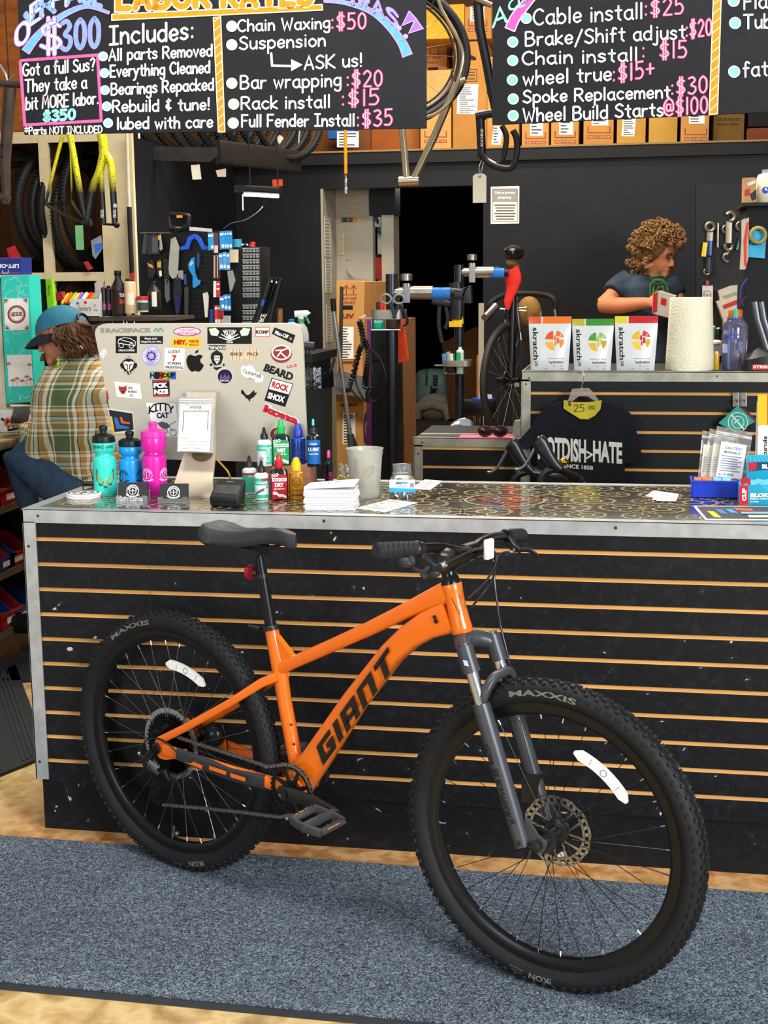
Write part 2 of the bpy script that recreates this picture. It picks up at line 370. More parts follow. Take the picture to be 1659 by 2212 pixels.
# ---- the sales counter
ALU=mat('b0b3b4',.38,.6,var=.16,sc=22,bump=.05,bsc=40);SLAT=mat('0c0d11',.5,var=.35,sc=60,bump=.06,bsc=50)
Z1,PT=.88648801,.0737;TOP=.9729;XR=2.75;DEP=.69
def speck_mat(base,sc=38,thr=.735):
 m=bpy.data.materials.new('scuffed_black');m.use_nodes=True;nt=m.node_tree;N=nt.nodes;L=nt.links;p=N['Principled BSDF']
 tc=N.new('ShaderNodeTexCoord');mp=N.new('ShaderNodeMapping');mp.inputs['Rotation'].default_value=(.3,.6,.2);L.new(tc.outputs['Object'],mp.inputs[0])
 n=N.new('ShaderNodeTexNoise');n.inputs['Scale'].default_value=sc;n.inputs['Detail'].default_value=2.5;n.inputs['Distortion'].default_value=.6;L.new(mp.outputs[0],n.inputs['Vector'])
 r=N.new('ShaderNodeValToRGB');e=r.color_ramp.elements;e[0].position=.5;e[0].color=(*lin(base),1);e[1].position=thr+.02;e[1].color=(*lin('b5b2aa'),1)
 k=e.new(.62);k.color=(*lin('131519'),1);k=e.new(thr);k.color=(*lin('181a1f'),1);L.new(n.outputs['Fac'],r.inputs[0]);L.new(r.outputs[0],p.inputs['Base Color'])
 p.inputs['Roughness'].default_value=.5;p.inputs['Specular IOR Level'].default_value=.22;return m
SLATM=speck_mat('0b0c10')
def slatwall(p,x0,x1,y,ztop,zbot,grooves,m1,m2,gh=.0115,th=.012,name=''):
 m=M();zs=[ztop]+[z for g in grooves for z in(g+gh/2,g-gh/2)]+[zbot]
 for a,b in zip(zs[0::2],zs[1::2]):m.b2((x0,y,b),(x1,y+th,a))
 part(p,m,'slat_panel',m1)
 m=M()
 for g in grooves:m.add([(x0,y+.002,g-gh/2),(x1,y+.002,g-gh/2),(x1,y+.0095,g+gh/2-.002),(x0,y+.0095,g+gh/2-.002),(x0,y+.0095,g+gh/2),(x1,y+.0095,g+gh/2)],[[0,1,2,3],[3,2,5,4]])
 part(p,m,'groove_strip',m2)
GROOVE=mat('d29a58',.5,var=.16,sc=5,aniso=(.4,6,6))
ctr=thing('sales_counter','long black slatwall counter with aluminium trim and gear-patterned top behind the orange bicycle','counter',(XR/2,DEP/2,0))
slatwall(ctr,.036,XR-.03,.004,TOP-.037,.157,[Z1-PT*k for k in range(10)],SLATM,GROOVE)
part(ctr,M().ribbon([(PY(318,1150,0).x,TOP-.04),(PY(318,1150,0).x,.16)],.0012,pl((0,.0035,0)),False),'panel_seam',ink('2c2d30'))
part(ctr,M().b2((.006,.03,0),(XR-.02,.05,.157)).b2((.03,.05,.0),(.05,DEP-.05,.157)),'kick_board',speck_mat('0d0e11',26,.70))
part(ctr,M().b2((.004,.02,.157),(.02,DEP-.01,TOP-.03)).b2((.02,DEP-.03,.157),(XR,DEP-.012,TOP-.02)),'side_panel',SLAT)
m=M();th=.003
m.b2((.0,.0,TOP-.039),(XR,.004,TOP)).b2((0,0,.165),(.039,.004,TOP-.036)).b2((-.0005,0,.165),(.003,.039,TOP)).b2((-.0005,0,TOP-.039),(.003,DEP,TOP))
m.b2((0,0,TOP-.002),(XR,.034,TOP+.0012)).b2((0,.034,TOP-.002),(.036,DEP,TOP+.0012)).b2((.036,DEP-.034,TOP-.002),(XR,DEP,TOP+.0012))
m.b2((0,DEP-.003,TOP-.039),(XR,DEP,TOP+.001))
m.ribbon([(0,0),(.039,-.039)],.0016,pl((0,-.0006,TOP)),False)
part(ctr,m,'aluminium_trim',ALU)
for u,v in((82,1114),(62,1180),(86,1645),(1330,1140),(700,1125)):
 a=PY(u,v,0);part(ctr,M().lathe([(.0042,0),(.0042,.0012),(.003,.002),(.002,.0012),(.002,.0022)],(a.x,-.0002,a.z),(0,-1,0),12),'screw',mat('4c4e50',.35,.9))
TOPM=mat('332f28',.2,var=.3,sc=4,coat=.7);GOLD=mat('b9a878',.28,var=.2,sc=8,coat=.7)
part(ctr,M().b2((.034,.032,TOP-.012),(XR,DEP-.032,TOP)),'laminate_top',TOPM)
m=M();fn=pl((0,0,TOP+.0006),X,Yv);r1=random.Random(5)
def gear(m,x,y,R,fn,sp,tooth=1):
 m.ring(x,y,R*.88,R*.075,fn,40)
 n=int(R*300)
 if tooth:
  for i in range(n):
   a=2*pi*i/n;m.ring(x,y,R*.955,R*.09,fn,1,a,a+pi/n)
 m.ring(x,y,R*.36,R*.1,fn,24)
 a0=r1.random()*6
 for k in range(sp):
  a=a0+2*pi*k/sp;m.ribbon([(x+cos(a)*R*.4,y+sin(a)*R*.4),(x+cos(a)*R*.84,y+sin(a)*R*.84)],R*.075,fn,False)
for i in range(20):
 for j in range(5):
  x=.12+i*.135+(j%2)*.066+r1.uniform(-.02,.02);y=.1+j*.123+r1.uniform(-.015,.015)
  if(x-1.25)**2+((y-.2)*1.2)**2<.014:continue
  R=r1.choice((.05,.06,.068,.076));R=min(R,y-.036,DEP-.036-y,x-.04)
  gear(m,x,y,R,fn,r1.choice((4,5,5)))
part(ctr,m,'gear_print',GOLD)
m=M();c0=PZ(1090,1082,TOP);fn=pl((c0.x,c0.y,TOP+.0009),X,Yv)
m.ribbon([(-.1,.05),(0,-.055),(.11,.07)],.02,fn,False).ribbon([(-.1,.05),(-.04,.05)],.014,fn,False).ribbon([(.11,.07),(.05,.06)],.012,fn,False)
part(ctr,m,'red_emblem',mat('9e2a24',.25,coat=.7))
m=M();m.ring(0,.01,.115,.008,fn,40).ribbon([(-.05,.03),(.04,.03)],.006,fn).ribbon([(-.04,.06),(.03,.06)],.004,fn);part(ctr,m,'dark_print',GOLD)
# ---- room shell
BW=mat('0e0f13',.5,var=.2,sc=6,bump=.03,bsc=30);YB=6.0
WXR=6
d0=PY(694,408,YB);d1_=PY(1044,404,YB);led=PY(1200,315,YB);ledlow=PY(1200,345,YB);xc=PY(513,560,YB).x
m=M().b2((xc,YB,0),(d0.x,YB+.12,led.z-.02)).b2((d1_.x,YB,0),(WXR,YB+.12,led.z-.02)).b2((d0.x,YB,d0.z),(d1_.x,YB+.12,led.z-.02))
tag(m.build('wall_back',BW),kind='structure')
m=M().b2((xc-.5,YB-.05,ledlow.z),(WXR,YB+.12,led.z-.012)).mt(1).b2((xc-.5,YB-.06,led.z-.012),(WXR,YB+.6,led.z));tag(m.build('trim_1',[mat('141518',.6),mat('8d6f45',.7)]),kind='structure')
tag(M().b2((xc-.1,3.972,0),(xc,YB+.12,led.z-.08)).build('wall_left',mat('101117',.45,var=.15,sc=5)),kind='structure')
tag(M().b2((-4,YB+.75,led.z),(WXR,YB+.8,5.4)).build('wall_mezzanine',mat('5a3a1c',.7,var=.3,sc=4,aniso=(6,1,1))),kind='structure')
tag(M().b2((-4,1.6,4.6),(WXR,12,4.7)).build('ceiling',mat('8f8a80',.8)),kind='structure')
tag(M().b2((4.2,1.2,0),(4.3,YB,4.6)).build('wall_right',BW),kind='structure')
tag(M().b2((-3.1,1.2,0),(-3.,YB+.8,4.6)).build('wall_side',mat('b0a58c',.7)),kind='structure')
JW=mat('9c9788',.6,var=.06);yj=6.42
m=M().b2((d0.x-.004,YB-.01,0),(d0.x+.012,YB+.13,d0.z)).b2((d1_.x-.03,YB-.012,0),(d1_.x+.008,YB+.13,PY(1048,655,YB).z))
tag(m.build('trim_2',JW),kind='structure')
a=PY(738,500,yj);b=PY(805,480,yj);c=PY(850,450,yj)
tag(M().b2((d0.x+.002,YB+.12,0),(d0.x+.012,yj,2.42)).b2((d0.x-.3,yj,0),(b.x,yj+.1,2.42)).build('wall_stockroom',JW),kind='structure')
e=PY(828,480,yj+1)
tag(M().b2((PY(826,480,yj).x,yj-.04,0),(PY(852,480,yj).x,yj+.2,PY(826,465,yj).z)).build('trim_3',JW),kind='structure')
tag(M().b2((b.x-.02,yj-.02,PY(826,466,yj).z),(PY(855,480,yj).x,yj+.2,2.42)).build('wall_passage',BW),kind='structure')
tag(M().b2((b.x-.3,yj+1.8,0),(PY(851,480,yj+1.8).x,yj+1.9,2.42)).build('wall_office',mat('c9c6b4',.7)),kind='structure')
area('office_light',(b.x+.2,yj+1.0,2.38),(b.x+.2,yj+1,0),.5,.5,9,(1,.95,.85))
tag(M().b2((-9,14.5,0),(4.5,14.6,2.42)).build('wall_far',mat('0b0b0c',.8)),kind='structure')
tag(M().b2((-9,YB+.12,2.42),(4.5,14.6,2.47)).build('ceiling_passage',mat('1a1a1a',.8)),kind='structure')
tag(M().b2((PY(1044,404,YB+.2).x+.9,YB+.12,0),(PY(1044,404,YB+.2).x+1.,14.6,2.42)).build('wall_passage_right',mat('0d0d0f',.8)),kind='structure')
def mat_(label,P):
 Q=[PZ(u,v,0)for u,v in P];t=thing('rubber_mat',label,'mat',sum(Q,V())/4);m=M();m.add([q+Z*.012 for q in Q]+Q,[[0,1,2,3],[4,5,1,0],[5,6,2,1],[6,7,3,2],[7,4,0,3]]);part(t,m,'mat_sheet',mat('27292b',.6,var=.15));m=M();n=46;d=(Q[1]-Q[0])
 for i in range(n):
  if(i//4)%2:continue
  a=Q[0]+d*((i+.5)/n);b=Q[3]+(Q[2]-Q[3])*((i+.5)/n);e=(b-a).normalized();m.tube([a+e*.03+Z*.012,b-e*.03+Z*.012],.005,6)
 part(t,m,'ridges',mat('323436',.55))
mat_('ribbed black rubber mat on the floor at the counter post',((-420,1610),(34,1442),(106,1636),(-420,1850)))
mat_('dark rubber mat at the foot of the side bench plinth',((-200,1425),(66,1402),(84,1474),(-200,1482)))
tag(M().b2((-4.2,YB+.2,0),(-4.1,14.5,2.42)).build('wall_light_block',mat('0d0d0f',.8)),kind='structure')  # unseen black wall, added to block world light from the passage side
# ------------------------------------------------------------ the orange mountain bike
BA=rad(-25.2);bx,by=V((cos(BA),sin(BA),0)),V((-sin(BA),cos(BA),0));BO=V((.5285,-.1918,0))
def w0(x,y,z):return BO+bx*x+by*y+Z*z
def w(x,y,z):
 q=((-.07,.021,.006),(.3,.013,.005),(.4,.010,.006),(.86,.003,.002),(1.1,0,0),(9,0,0))
 i=max(k for k in range(5)if k==0 or q[k][0]<=x);t=max(0,min(1,(x-q[i][0])/(q[i+1][0]-q[i][0])))
 return w0(x+q[i][1]+(q[i+1][1]-q[i][1])*t,y,z+q[i][2]+(q[i+1][2]-q[i][2])*t)
def bl(u,v,y):
 d=ray(u,v);P=CP+d*((y-(CP-BO).dot(by))/d.dot(by));return P
def bq(u,v,y):
 P=bl(u,v,y)-BO;return P.dot(bx),y,P.z
ORG=mat('de6607',.24,var=.03,coat=.6);DKO=mat('120d0c',.35,var=.02)
GRY=mat('3b3e43',.36,.15,var=.05);SPK=mat('9a9da1',.3,1,var=.02);BLK=mat('121315',.35,var=.1);SAT=mat('17181b',.5,var=.1,bump=.05,bsc=400)
bike=thing('mountain_bike','orange hardtail mountain bike parked on the carpet in front of the counter','bicycle',w(.53,0,.0))
RC,FC=(-.032,.367),(1.128,.367)
def wheel(name,c,steer,decals,spokes_n=32,cass=False):
 cs=w0(c[0],0,c[1]);ux=(bx*cos(steer)+by*sin(steer));uy=-bx*sin(steer)+by*cos(steer)
 def wp(a,r,o=0):return cs+(ux*cos(a)+Z*sin(a))*r+uy*o
 def prof(name_,pr,mats,par,n=96):
  m=M();m.grid(lambda i,j:wp(2*pi*i,*pr[round(j*(len(pr)-1))]),n,len(pr),True);return m
 rim=prof('rim',[(.2835,0),(.285,-.008),(.291,-.0125),(.302,-.0135),(.312,-.0145),(.314,-.012),(.308,-.010),(.308,.010),(.314,.012),(.312,.0145),(.302,.0135),(.291,.0125),(.285,.008),(.2835,0)],0,0)
 wh=part(bike,rim,name,mat('141518',.28,.4))
 pr=[]
 for k in range(15):
  t=-2.35+4.7*k/14;pr.append((.336+.0268*cos(t)*(.93 if abs(t)<.6 else .96),.0275*sin(t)))
 pr=[(.312,-.0135)]+pr+[(.312,.0135)]
 m=prof('t',pr,0,0)
 for row,(o,tl,cl,rw)in enumerate(((-.0245,.010,.007,0),(-.0155,.0085,.0075,.5),(-.0055,.012,.0085,0),(.0055,.012,.0085,.5),(.0155,.0085,.0075,0),(.0245,.010,.007,.5))):
  for i in range(88):
   a=2*pi*(i+rw)/88;tilt=o/.0275;th_=math.asin(max(-.95,min(.95,tilt)))
   rad_=.336+.0268*cos(th_);er=(ux*cos(a)+Z*sin(a));ta=-ux*sin(a)+Z*cos(a)
   nr=er*cos(th_)+uy*sin(th_);tg=uy*cos(th_)-er*sin(th_);C=cs+er*(rad_-.0005)+uy*o
   vs=[C+ta*(sx*tl/2*q)+tg*(sy*cl/2*q)+nr*h for h,q in((-.001,1.),(.0042,.82))for sx,sy in((-1,-1),(1,-1),(1,1),(-1,1))]
   m.add(vs,[[4,5,6,7],[0,1,5,4],[1,2,6,5],[2,3,7,6],[3,0,4,7]])
 ti=part(wh,m,'tire',RUB,ang=40)
 for txt_,r,h,a0,a1,bo in decals:
  m=M()
  def fn(x,z_):
   R_=math.hypot(x,z_);o=-.0275*math.sqrt(max(0,1-((R_-.336)/.0272)**2))-.0006;return wp(math.atan2(z_,x),R_,o)
  m.arc(txt_,0,0,r,h,a0,a1,fn,bo);part(wh,m,'tire_lettering',mat('6e6b64',.6,var=.02))
 m=M();flr,flo=(.024,.03)
 for i in range(spokes_n):
  side=-1 if i%2 else 1;a=2*pi*(i+.5)/spokes_n;ph=a+(.62 if(i//2)%2 else-.62)
  m.tube([wp(ph,.026,side*.030),wp(a,.287,side*.002)],.0009,5)
 part(wh,m,'spokes',mat('2c2d30',.3,.9,var=.02)if not cass else mat('6a6c70',.3,.9,var=.02))
 m=M()
 for i in range(spokes_n):a=2*pi*(i+.5)/spokes_n;m.tube([wp(a,.272,(.0025 if i%2==0 else-.0025)),wp(a,.287,0)],.0019,6)
 part(wh,m,'nipples',CHROME)
 m=M().lathe([(.008,-.05),(.014,-.045),(.016,-.034),(.029,-.033),(.029,-.028),(.0165,-.024),(.0145,0),(.0165,.024),(.029,.028),(.029,.034),(.017,.036),(.014,.048),(.008,.052)],cs,uy,28)
 part(wh,m,'hub',BLK)
 m=M().tube([wp(rad(-94.5),.28,0),wp(rad(-94.5),.262,0)],.003,8).tube([wp(rad(-94.5),.262,0),wp(rad(-94.5),.248,0)],.0038,8)
 part(wh,m,'valve',SPK)
 return cs,ux,uy,wp,wh
st=rad(3.5)
cs,ux,uy,wp,fwh=wheel('front_wheel',FC,st,[('MAXXIS',.331,.0135,rad(106),rad(78),.03),('IKON',.329,.014,rad(-87),rad(-96.5),.03),('29X2.20',.338,.004,rad(-99.5),rad(-104),0),('MAX 65 PSI',.330,.004,rad(-99),rad(-105),0)])
def rotor(wh,wp,o,R,n=28):
 m=M()
 for f in(o-.001,o+.001):
  for i in range(n*2):
   a0,a1=2*pi*i/(n*2),2*pi*(i+1)/(n*2);wv=lambda a:R*(1+.018*sin(a*12))
   if i%2==0:m.add([wp(a0,R*.8,f),wp(a0+.05,wv(a0),f),wp(a1+.05,wv(a1),f),wp(a1,R*.8,f)],[[0,1,2,3]])
   m.add([wp(a0,R*.94,f),wp(a0,wv(a0),f),wp(a1,wv(a1),f),wp(a1,R*.94,f)],[[0,1,2,3]]);m.add([wp(a0,R*.76,f),wp(a0,R*.83,f),wp(a1,R*.83,f),wp(a1,R*.76,f)],[[0,1,2,3]])
  for k in range(6):
   a=2*pi*k/6
   for da in(.5,-.12):m.add([wp(a+.1,.022,f),wp(a-.08,.022,f),wp(a+da-.05,R*.79,f),wp(a+da+.05,R*.79,f)],[[0,1,2,3]])
 return part(wh,m,'disc_rotor',mat('a7a9ac',.3,1,var=.05))
rotor(fwh,wp,.036,.083)
def reflector(wh,wp,a0,a1,r,o):
 m=M();n=10;L_=[a0+(a1-a0)*i/n for i in range(n+1)];hw=[.003]+[.0125]*(n-1)+[.003]
 m.add([wp(a,r+h*s,o+f)for f in(-.003,.003)for a,h in zip(L_,hw)for s in(1,-1)],[[2*i,2*i+1,2*i+3,2*i+2]for i in range(n)]+[[2*(n+1)+x for x in(2*i,2*i+2,2*i+3,2*i+1)]for i in range(n)])
 R_=part(wh,m,'wheel_reflector',mat('e9e9e6',.3,var=.12,sc=160))
 m=M().ring(0,0,.0075,.002,lambda x,y:wp((a0+a1)/2+x/r,r+y,o-.0035),16)
 for k,q in enumerate((.2,.27,.7,.77,.84)):m.ribbon([(a0+(a1-a0)*q,-.008),(a0+(a1-a0)*q,.008)],.006,lambda x,y:wp(x,r+y,o-.0035),False)if k%2 else None
 part(wh,m,'reflector_print',mat('8a8d90',.5))
reflector(fwh,wp,rad(74),rad(33),.222,-.014)
csr,uxr,uyr,wpr,rwh=wheel('rear_wheel',RC,0,[('MAXXIS',.331,.0135,rad(128),rad(100),.03),('IKON',.329,.014,rad(-70),rad(-80),.03),('29X2.20',.338,.004,rad(-84),rad(-90),0)],cass=True)
rotor(rwh,wpr,.036,.08)
reflector(rwh,wpr,rad(93),rad(55),.222,-.014)
m=M()
for k,(R,o)in enumerate(((.084,-.022),(.074,-.0265),(.064,-.031),(.055,-.0355),(.047,-.040),(.040,-.0445),(.033,-.049),(.027,-.0535))):
 n=int(R*2*pi/.0127);P=[]
 for i in range(n):
  for dq,rr in((0,R*.965),(.3,R*.965),(.45,R*1.03),(.6,R*1.03)):a=2*pi*(i+dq)/n;P.append((cos(a)*rr,sin(a)*rr))
 m.ext(P,csr+uyr*o,uxr,Z,uyr*-.002)
 for i in range(5 if k<4 else 0):a=i*1.257+k*.4;m.lathe([(R*.1,0),(R*.1,.0004)],csr+uyr*(o-.0022)+(uxr*cos(a)+Z*sin(a))*R*.66,-uyr,8)
part(rwh,m,'cassette',mat('17181a',.3,.8,var=.2))
m=M().lathe([(.03,0),(.098,0),(.0995,-.002),(.03,-.002)],csr+uyr*-.018,uyr,48);part(rwh,m,'spoke_protector',mat('b9bdc0',.15,trans=.85,alpha=.55,var=.02))
# ---- frame
m=M();mid=[w(*p)for p in((.0,0,0),)]
hb,ht=w(.892,0,.804),w(.861,0,.915)
hd=(ht-hb).normalized()
m.lathe([(.024,0),(.0255,.002),(.0255,.012),(.0235,.03),(.022,.07),(.0235,.10),(.0245,.112),(.0235,.1155)],hb,hd,28)
tt=[bl(u,v,0)for u,v in((605,1443),(640,1428),(720,1393),(800,1357),(880,1318),(940,1290),(975,1276))]
m.stube(tt,[.017,.0165,.0175,.019,.02,.021,.021],[.018,.0165,.0165,.0175,.019,.0235,.028],by,.72)
dt=[bl(u,v,0)for u,v in((645,1695),(690,1630),(770,1510),(850,1408),(890,1372),(930,1347),(975,1330))]
m.stube(dt,[.033,.032,.029,.028,.028,.026,.022],[.037,.034,.029,.028,.030,.034,.040],by,.5)
stt=[w(*p)for p in((.396,0,.352),(.378,0,.40),(.345,0,.55),(.330,0,.635),(.314,0,.70),(.3055,0,.737))]
m.stube(stt,[.022,.0175,.0175,.0185,.0175,.0175],[.026,.019,.019,.021,.0185,.0175],by,.95)
m.ext([(0,0),(.062,-.055),(.03,-.082),(-.006,-.07)],w(.328,-.009,.715),bx,Z,by*.018)
m.lathe([(.0205,-.038),(.022,-.036),(.022,.036),(.0205,.038)],w(.406,0,.334),by,24)
for s in(-1,1):
 ss=[w(.338,.018*s,.612),w(.30,.033*s,.594),w(.2,.05*s,.527),w(.05,.063*s,.437),w(-.045,.068*s,.385)]
 m.stube(ss,[.008,.0075,.0075,.0075,.007],[.0125,.012,.0105,.0105,.011],by,.6)
 cst=[w(.40,.028*s,.336),w(.33,.042*s,.335),w(.22,.055*s,.345),w(.06,.066*s,.357),w(-.03,.069*s,.362)]
 m.stube(cst,[.009,.0085,.0085,.008,.006],[.018,.018,.015,.014,.018],by,.6)
 m.ext([(-.05,.026),(-.03,.012),(.0,.006),(.045,.012),(.05,-.006),(.0,-.022),(-.026,-.03),(-.05,-.03),(-.066,-.018),(-.07,.0),(-.062,.02)],w(.005,.063*s,.365),bx,Z,by*(.008*s))
fr=part(bike,m,'frame',ORG,ang=50)
m=M().lathe([(.013,0),(.0155,.0),(.0155,.002),(.013,.003)],w(-.055,-.0725,.362),-by,24).lathe([(.0095,0),(.0095,.006),(.005,.006),(.004,.003)],w(-.055,-.0725,.362),-by,12)
part(bike,m,'axle_bolt',BLK)
def decal(name,mtl,strokes,p0,p1,hgt,y,thick,shear=0,cap=False):
 a,b=V(bq(*p0,0)),V(bq(*p1,0));d=(b-a);Lx=sum(s_[0]for s_ in strokes)
 ux_=w0(*b)-w0(*a);ux_=ux_/Lx;uy_=(Z-ux_.normalized()*Z.dot(ux_.normalized())).normalized()*hgt/10;O=w0(a.x,y,a.z)-uy_*5
 m=M();x=0;f=lambda q,r:O+ux_*(q+r*shear)+uy_*r
 for wd_,sts in strokes:
  for s_ in sts:m.ribbon([(x+p[0],p[1])for p in s_],thick,f,cap)
  x+=wd_
 return part(fr,m,name,mtl,smooth=False)
GI=[(9,[[(7.2,8.8),(1.2,8.8),(1.2,1.2),(6.3,1.2),(6.3,5),(3.8,5)]]),(4,[[(1.2,0),(1.2,10)]]),(9,[[(1.2,0),(1.2,8.8),(6.3,8.8),(6.3,0)],[(1.2,4),(6.3,4)]]),(9,[[(1.2,0),(1.2,8.8),(6.3,8.8),(6.3,0)]]),(8.5,[[(0,8.8),(7.5,8.8)],[(3.7,8.8),(3.7,0)]])]
decal('frame_lettering',DKO,GI,(704,1632),(862,1413),.044,-.0335,2.5,.25)
TA=[(9,[[(1,6.5),(7,8.8)],[(4,8.8),(5,0)]]),(8,[[(1,0),(1,9),(6,9),(6,0)],[(1,4),(6,4)]]),(7,[[(1,10),(1,1),(6,1)]]),(8,[[(1,1),(1,9),(6,9),(6,1),(1,1)]]),(8,[[(1,0),(1,9),(6,9),(6,0)]])]
decal('model_lettering',DKO,TA,(362,1572),(405,1552),.011,-.0735,1.8,.2)
m=M();P=bl(940,1338,-.0275);fn=pl(P,bx,Z);m.disc(-.002,.005,.005,fn,12).disc(.002,-.004,.006,fn,12)
a=w(.877+.011,0,.858);o_=(CP-a);o_.z=0;o_.normalize();sd=Z.cross(o_)
c=hb+hd*.083;xh=(bx*.75-by*.66).normalized();yh=hd.cross(xh)
def hf(a,b):return hb+hd*(.075+b)+(xh*cos(a)+yh*sin(a))*.0236
m.ribbon([(-.5,.012),(-.1,-.028),(.3,.012)],.006,lambda q,r:hf(q,r),False).ribbon([(-.55,.014),(.35,.014)],.005,lambda q,r:hf(q,r),False)
for u,v,y in((630,1565,-.018),(636,1607,-.018),(563,1472,-.03)):P=bl(u,v,y);m.lathe([(.003,0),(.004,.001),(.003,.003)],P,-by,10)
part(fr,m,'frame_marks',DKO)
part(fr,M().b2((-.006,-.0012,-.006),(.006,0,.006)),'size_sticker',mat('e8e6e0')).matrix_basis=Matrix.Translation(bl(610,1470,-.021)-bike.location)@Matrix.Rotation(BA,4,'Z')
m=M();gp=[w(.31,-.052,.337),w(.22,-.063,.345),w(.12,-.069,.353),w(.035,-.0735,.3585)]
gp=[bl(572,1690,-.05),bl(500,1672,-.06),bl(440,1650,-.068),bl(384,1628,-.073)]
m.stube(gp,.0085,[.019,.0185,.018,.017],by,.6);part(bike,m,'chainstay_guard',mat('2d2e31',.55,bump=.1,bsc=200))
m=M()
for(a,b),(c,d)in(((396,1641),(437,1657)),((452,1658),(489,1670)),((498,1674),(530,1684))):
 p,q=bl(a,b,-.0785),bl(c,d,-.0765);n_=(q-p).normalized();m.ribbon([(0,0),((q-p).length,0)],.011,pl(p-by*.0006,n_,by.cross(n_)*-1),False)
 m.v[-4:]
part(bike,m,'guard_windows',ORG)
# ---- seatpost, saddle
s0,s1=w(.306,0,.73),w(.268,0,.925)
m=M().tube([s0-(s1-s0).normalized()*.03,s1],.0145,20);part(bike,m,'seatpost',mat('1b1d20',.22,.5))
m=M().tube([s0+(s1-s0)*.66,s0+(s1-s0)*.71],.0165,20);n_=(s1-s0).normalized()
part(bike,m,'reflector_clamp',BLK)
m=M().lathe([(.021,-.004),(.0225,-.003),(.0225,.006),(.021,.008)],s0,n_,24).tube([s0-bx*.02-by*.02,s0-bx*.055-by*.022+Z*.002],.005,8);part(bike,m,'seat_clamp',BLK)
c=bl(543,1237,-.01);m=M().lathe([(.004,0),(.018,.004),(.02,.012),(.018,.014),(.0,.014)],c+bx*.004,-bx,18);part(bike,m,'rear_reflector',[mat('7c1218',.2)])
m=M().tube([s0+(s1-s0)*.68,c],.005,8);part(bike,m,'reflector_bracket',BLK)
m=M().tube([s1-by*.02,s1+by*.02],.016,14).b2((-.02,-.02,0),(.02,.02,.012));m.v[-8:]=[s1+bx*(p.x)+by*p.y+Z*(p.z+.008)for p in m.v[-8:]]
m.tube([s1+Z*.0+bx*.012,s1-Z*.045+bx*.008],.004,8).tube([s1-bx*.014,s1-Z*.03-bx*.006],.004,8)
part(bike,m,'saddle_clamp',BLK)
m=M()
for s in(-1,1):m.tube(catmull([w(.14,.035*s,.962),w(.17,.025*s,.943),w(.24,.022*s,.936),w(.31,.022*s,.94),w(.37,.012*s,.962)],5),.0035,8)
part(bike,m,'saddle_rails',DARKM)
def sad(i,j):
 t=i;xx=.108+.288*t;wd_=.074*(1-.0*t)if t<.12 else .074-(.054)*min(1,max(0,(t-.12)/.62))**.8
 if t<.12:wd_=.074*(.72+.28*(t/.12)**.5)
 if t>.93:wd_*=math.sqrt(max(0.02,1-((t-.93)/.07)**2))
 zt=.988-.012*sin(pi*min(1,t*1.5))+.002*t-.022*max(0,t-.85)*3;a=(j-.5)*2.0
 an=a*1.9;y=wd_*math.sin(max(-pi/2,min(pi/2,an*.9)))if abs(an)<1.74 else wd_*.8*math.copysign(1,a)
 ed=max(0,abs(a)-.35)/.65;z=zt-(.034+.012*(1-t))*ed**1.6-(.006*(1-abs(a)/.2)if abs(a)<.2 and .1<t<.8 else 0)
 return w(xx,y,z)
m=M().grid(sad,26,23);m.add([sad(i/25,j)for j in(0,1)for i in range(26)],[[i,i+1,26+i+1,26+i]for i in range(25)])
m.add([sad(0,j/22)for j in range(23)],[list(range(23))]);m.add([sad(1,j/22)for j in range(23)],[list(range(23))[::-1]])
part(bike,m,'saddle',mat('2a2b2d',.5,var=.08,bump=.12,bsc=260),ang=60)
# ---- fork
fa=(V(w(1.085,0,.374))-V(w(.943,0,.768))).normalized();crn=w(.915,0,.788)
m=M().lathe([(.024,0),(.024,.012),(.021,.02)],hb-hd*.02,hd,24)
for s in(-1,1):
 m.tube(catmull([w(.895,0,.79),w(.915,.035*s,.787),w(.938,.058*s,.775)],5),[.022,.022,.021,.02,.0195,.019,.019,.0185,.018,.018,.018],14)
 a=w(.934,.06*s,.793);m.tube([a,a+fa*.062],[.0195,.0205],20).lathe([(.014,0),(.014,.006),(.008,.008)],a,-fa,16)
part(bike,m,'fork_crown',GRY,ang=50)
m=M()
for s in(-1,1):a=w(.934,.06*s,.793)+fa*.05;part(bike,M().tube([a,a+fa*.16],.014,20),'stanchion',CHROME)
m=M();lowers=[]
for s in(-1,1):
 a=w(.934,.06*s,.793)+fa*.135;b=a+fa*.33
 m.tube([a,a+fa*.012,a+fa*.06,a+fa*.2,b],[.0195,.0205,.0205,.0195,.0185],22)
 e_=w(FC[0],.055*s,FC[1]);m.ext([(-.03,.055),(.0,.02),(.014,.012),(.018,-.004),(.01,-.018),(-.008,-.02),(-.03,-.006),(-.055,.0)],e_-by*(.004 if s>0 else .004),bx,Z,by*.009)
ar=[w(.978,-.060,.655),w(.99,-.058,.695),w(.997,-.034,.722),w(1.0,0,.727),w(.997,.034,.722),w(.99,.058,.695),w(.978,.060,.655)]
m.stube(catmull(ar,4),.011,.010,bx,.7)
part(bike,m,'fork_lowers',GRY,ang=50)
a=w(.934,-.06,.793)+fa*.135;n1=-by;upv=n1.cross(fa)
def fk(q,r):return a+fa*q+(n1*cos(r/.02)+(bx-fa*bx.dot(fa)).normalized()*sin(r/.02))*.0204
m=M();m.txt('SR SUNTOUR',lambda i,j:fk(.145+.115*i,-.002+.013*(1-j)-.004),.05);m.txt('XCE28',lambda i,j:fk(.085+.05*i,.0+.010*(1-j)-.008),.02);m.ribbon([(.268,-.001),(.268,.009)],.012,fk,False)
m.ribbon([(.318,.0),(.318,.008)],.012,fk,False)
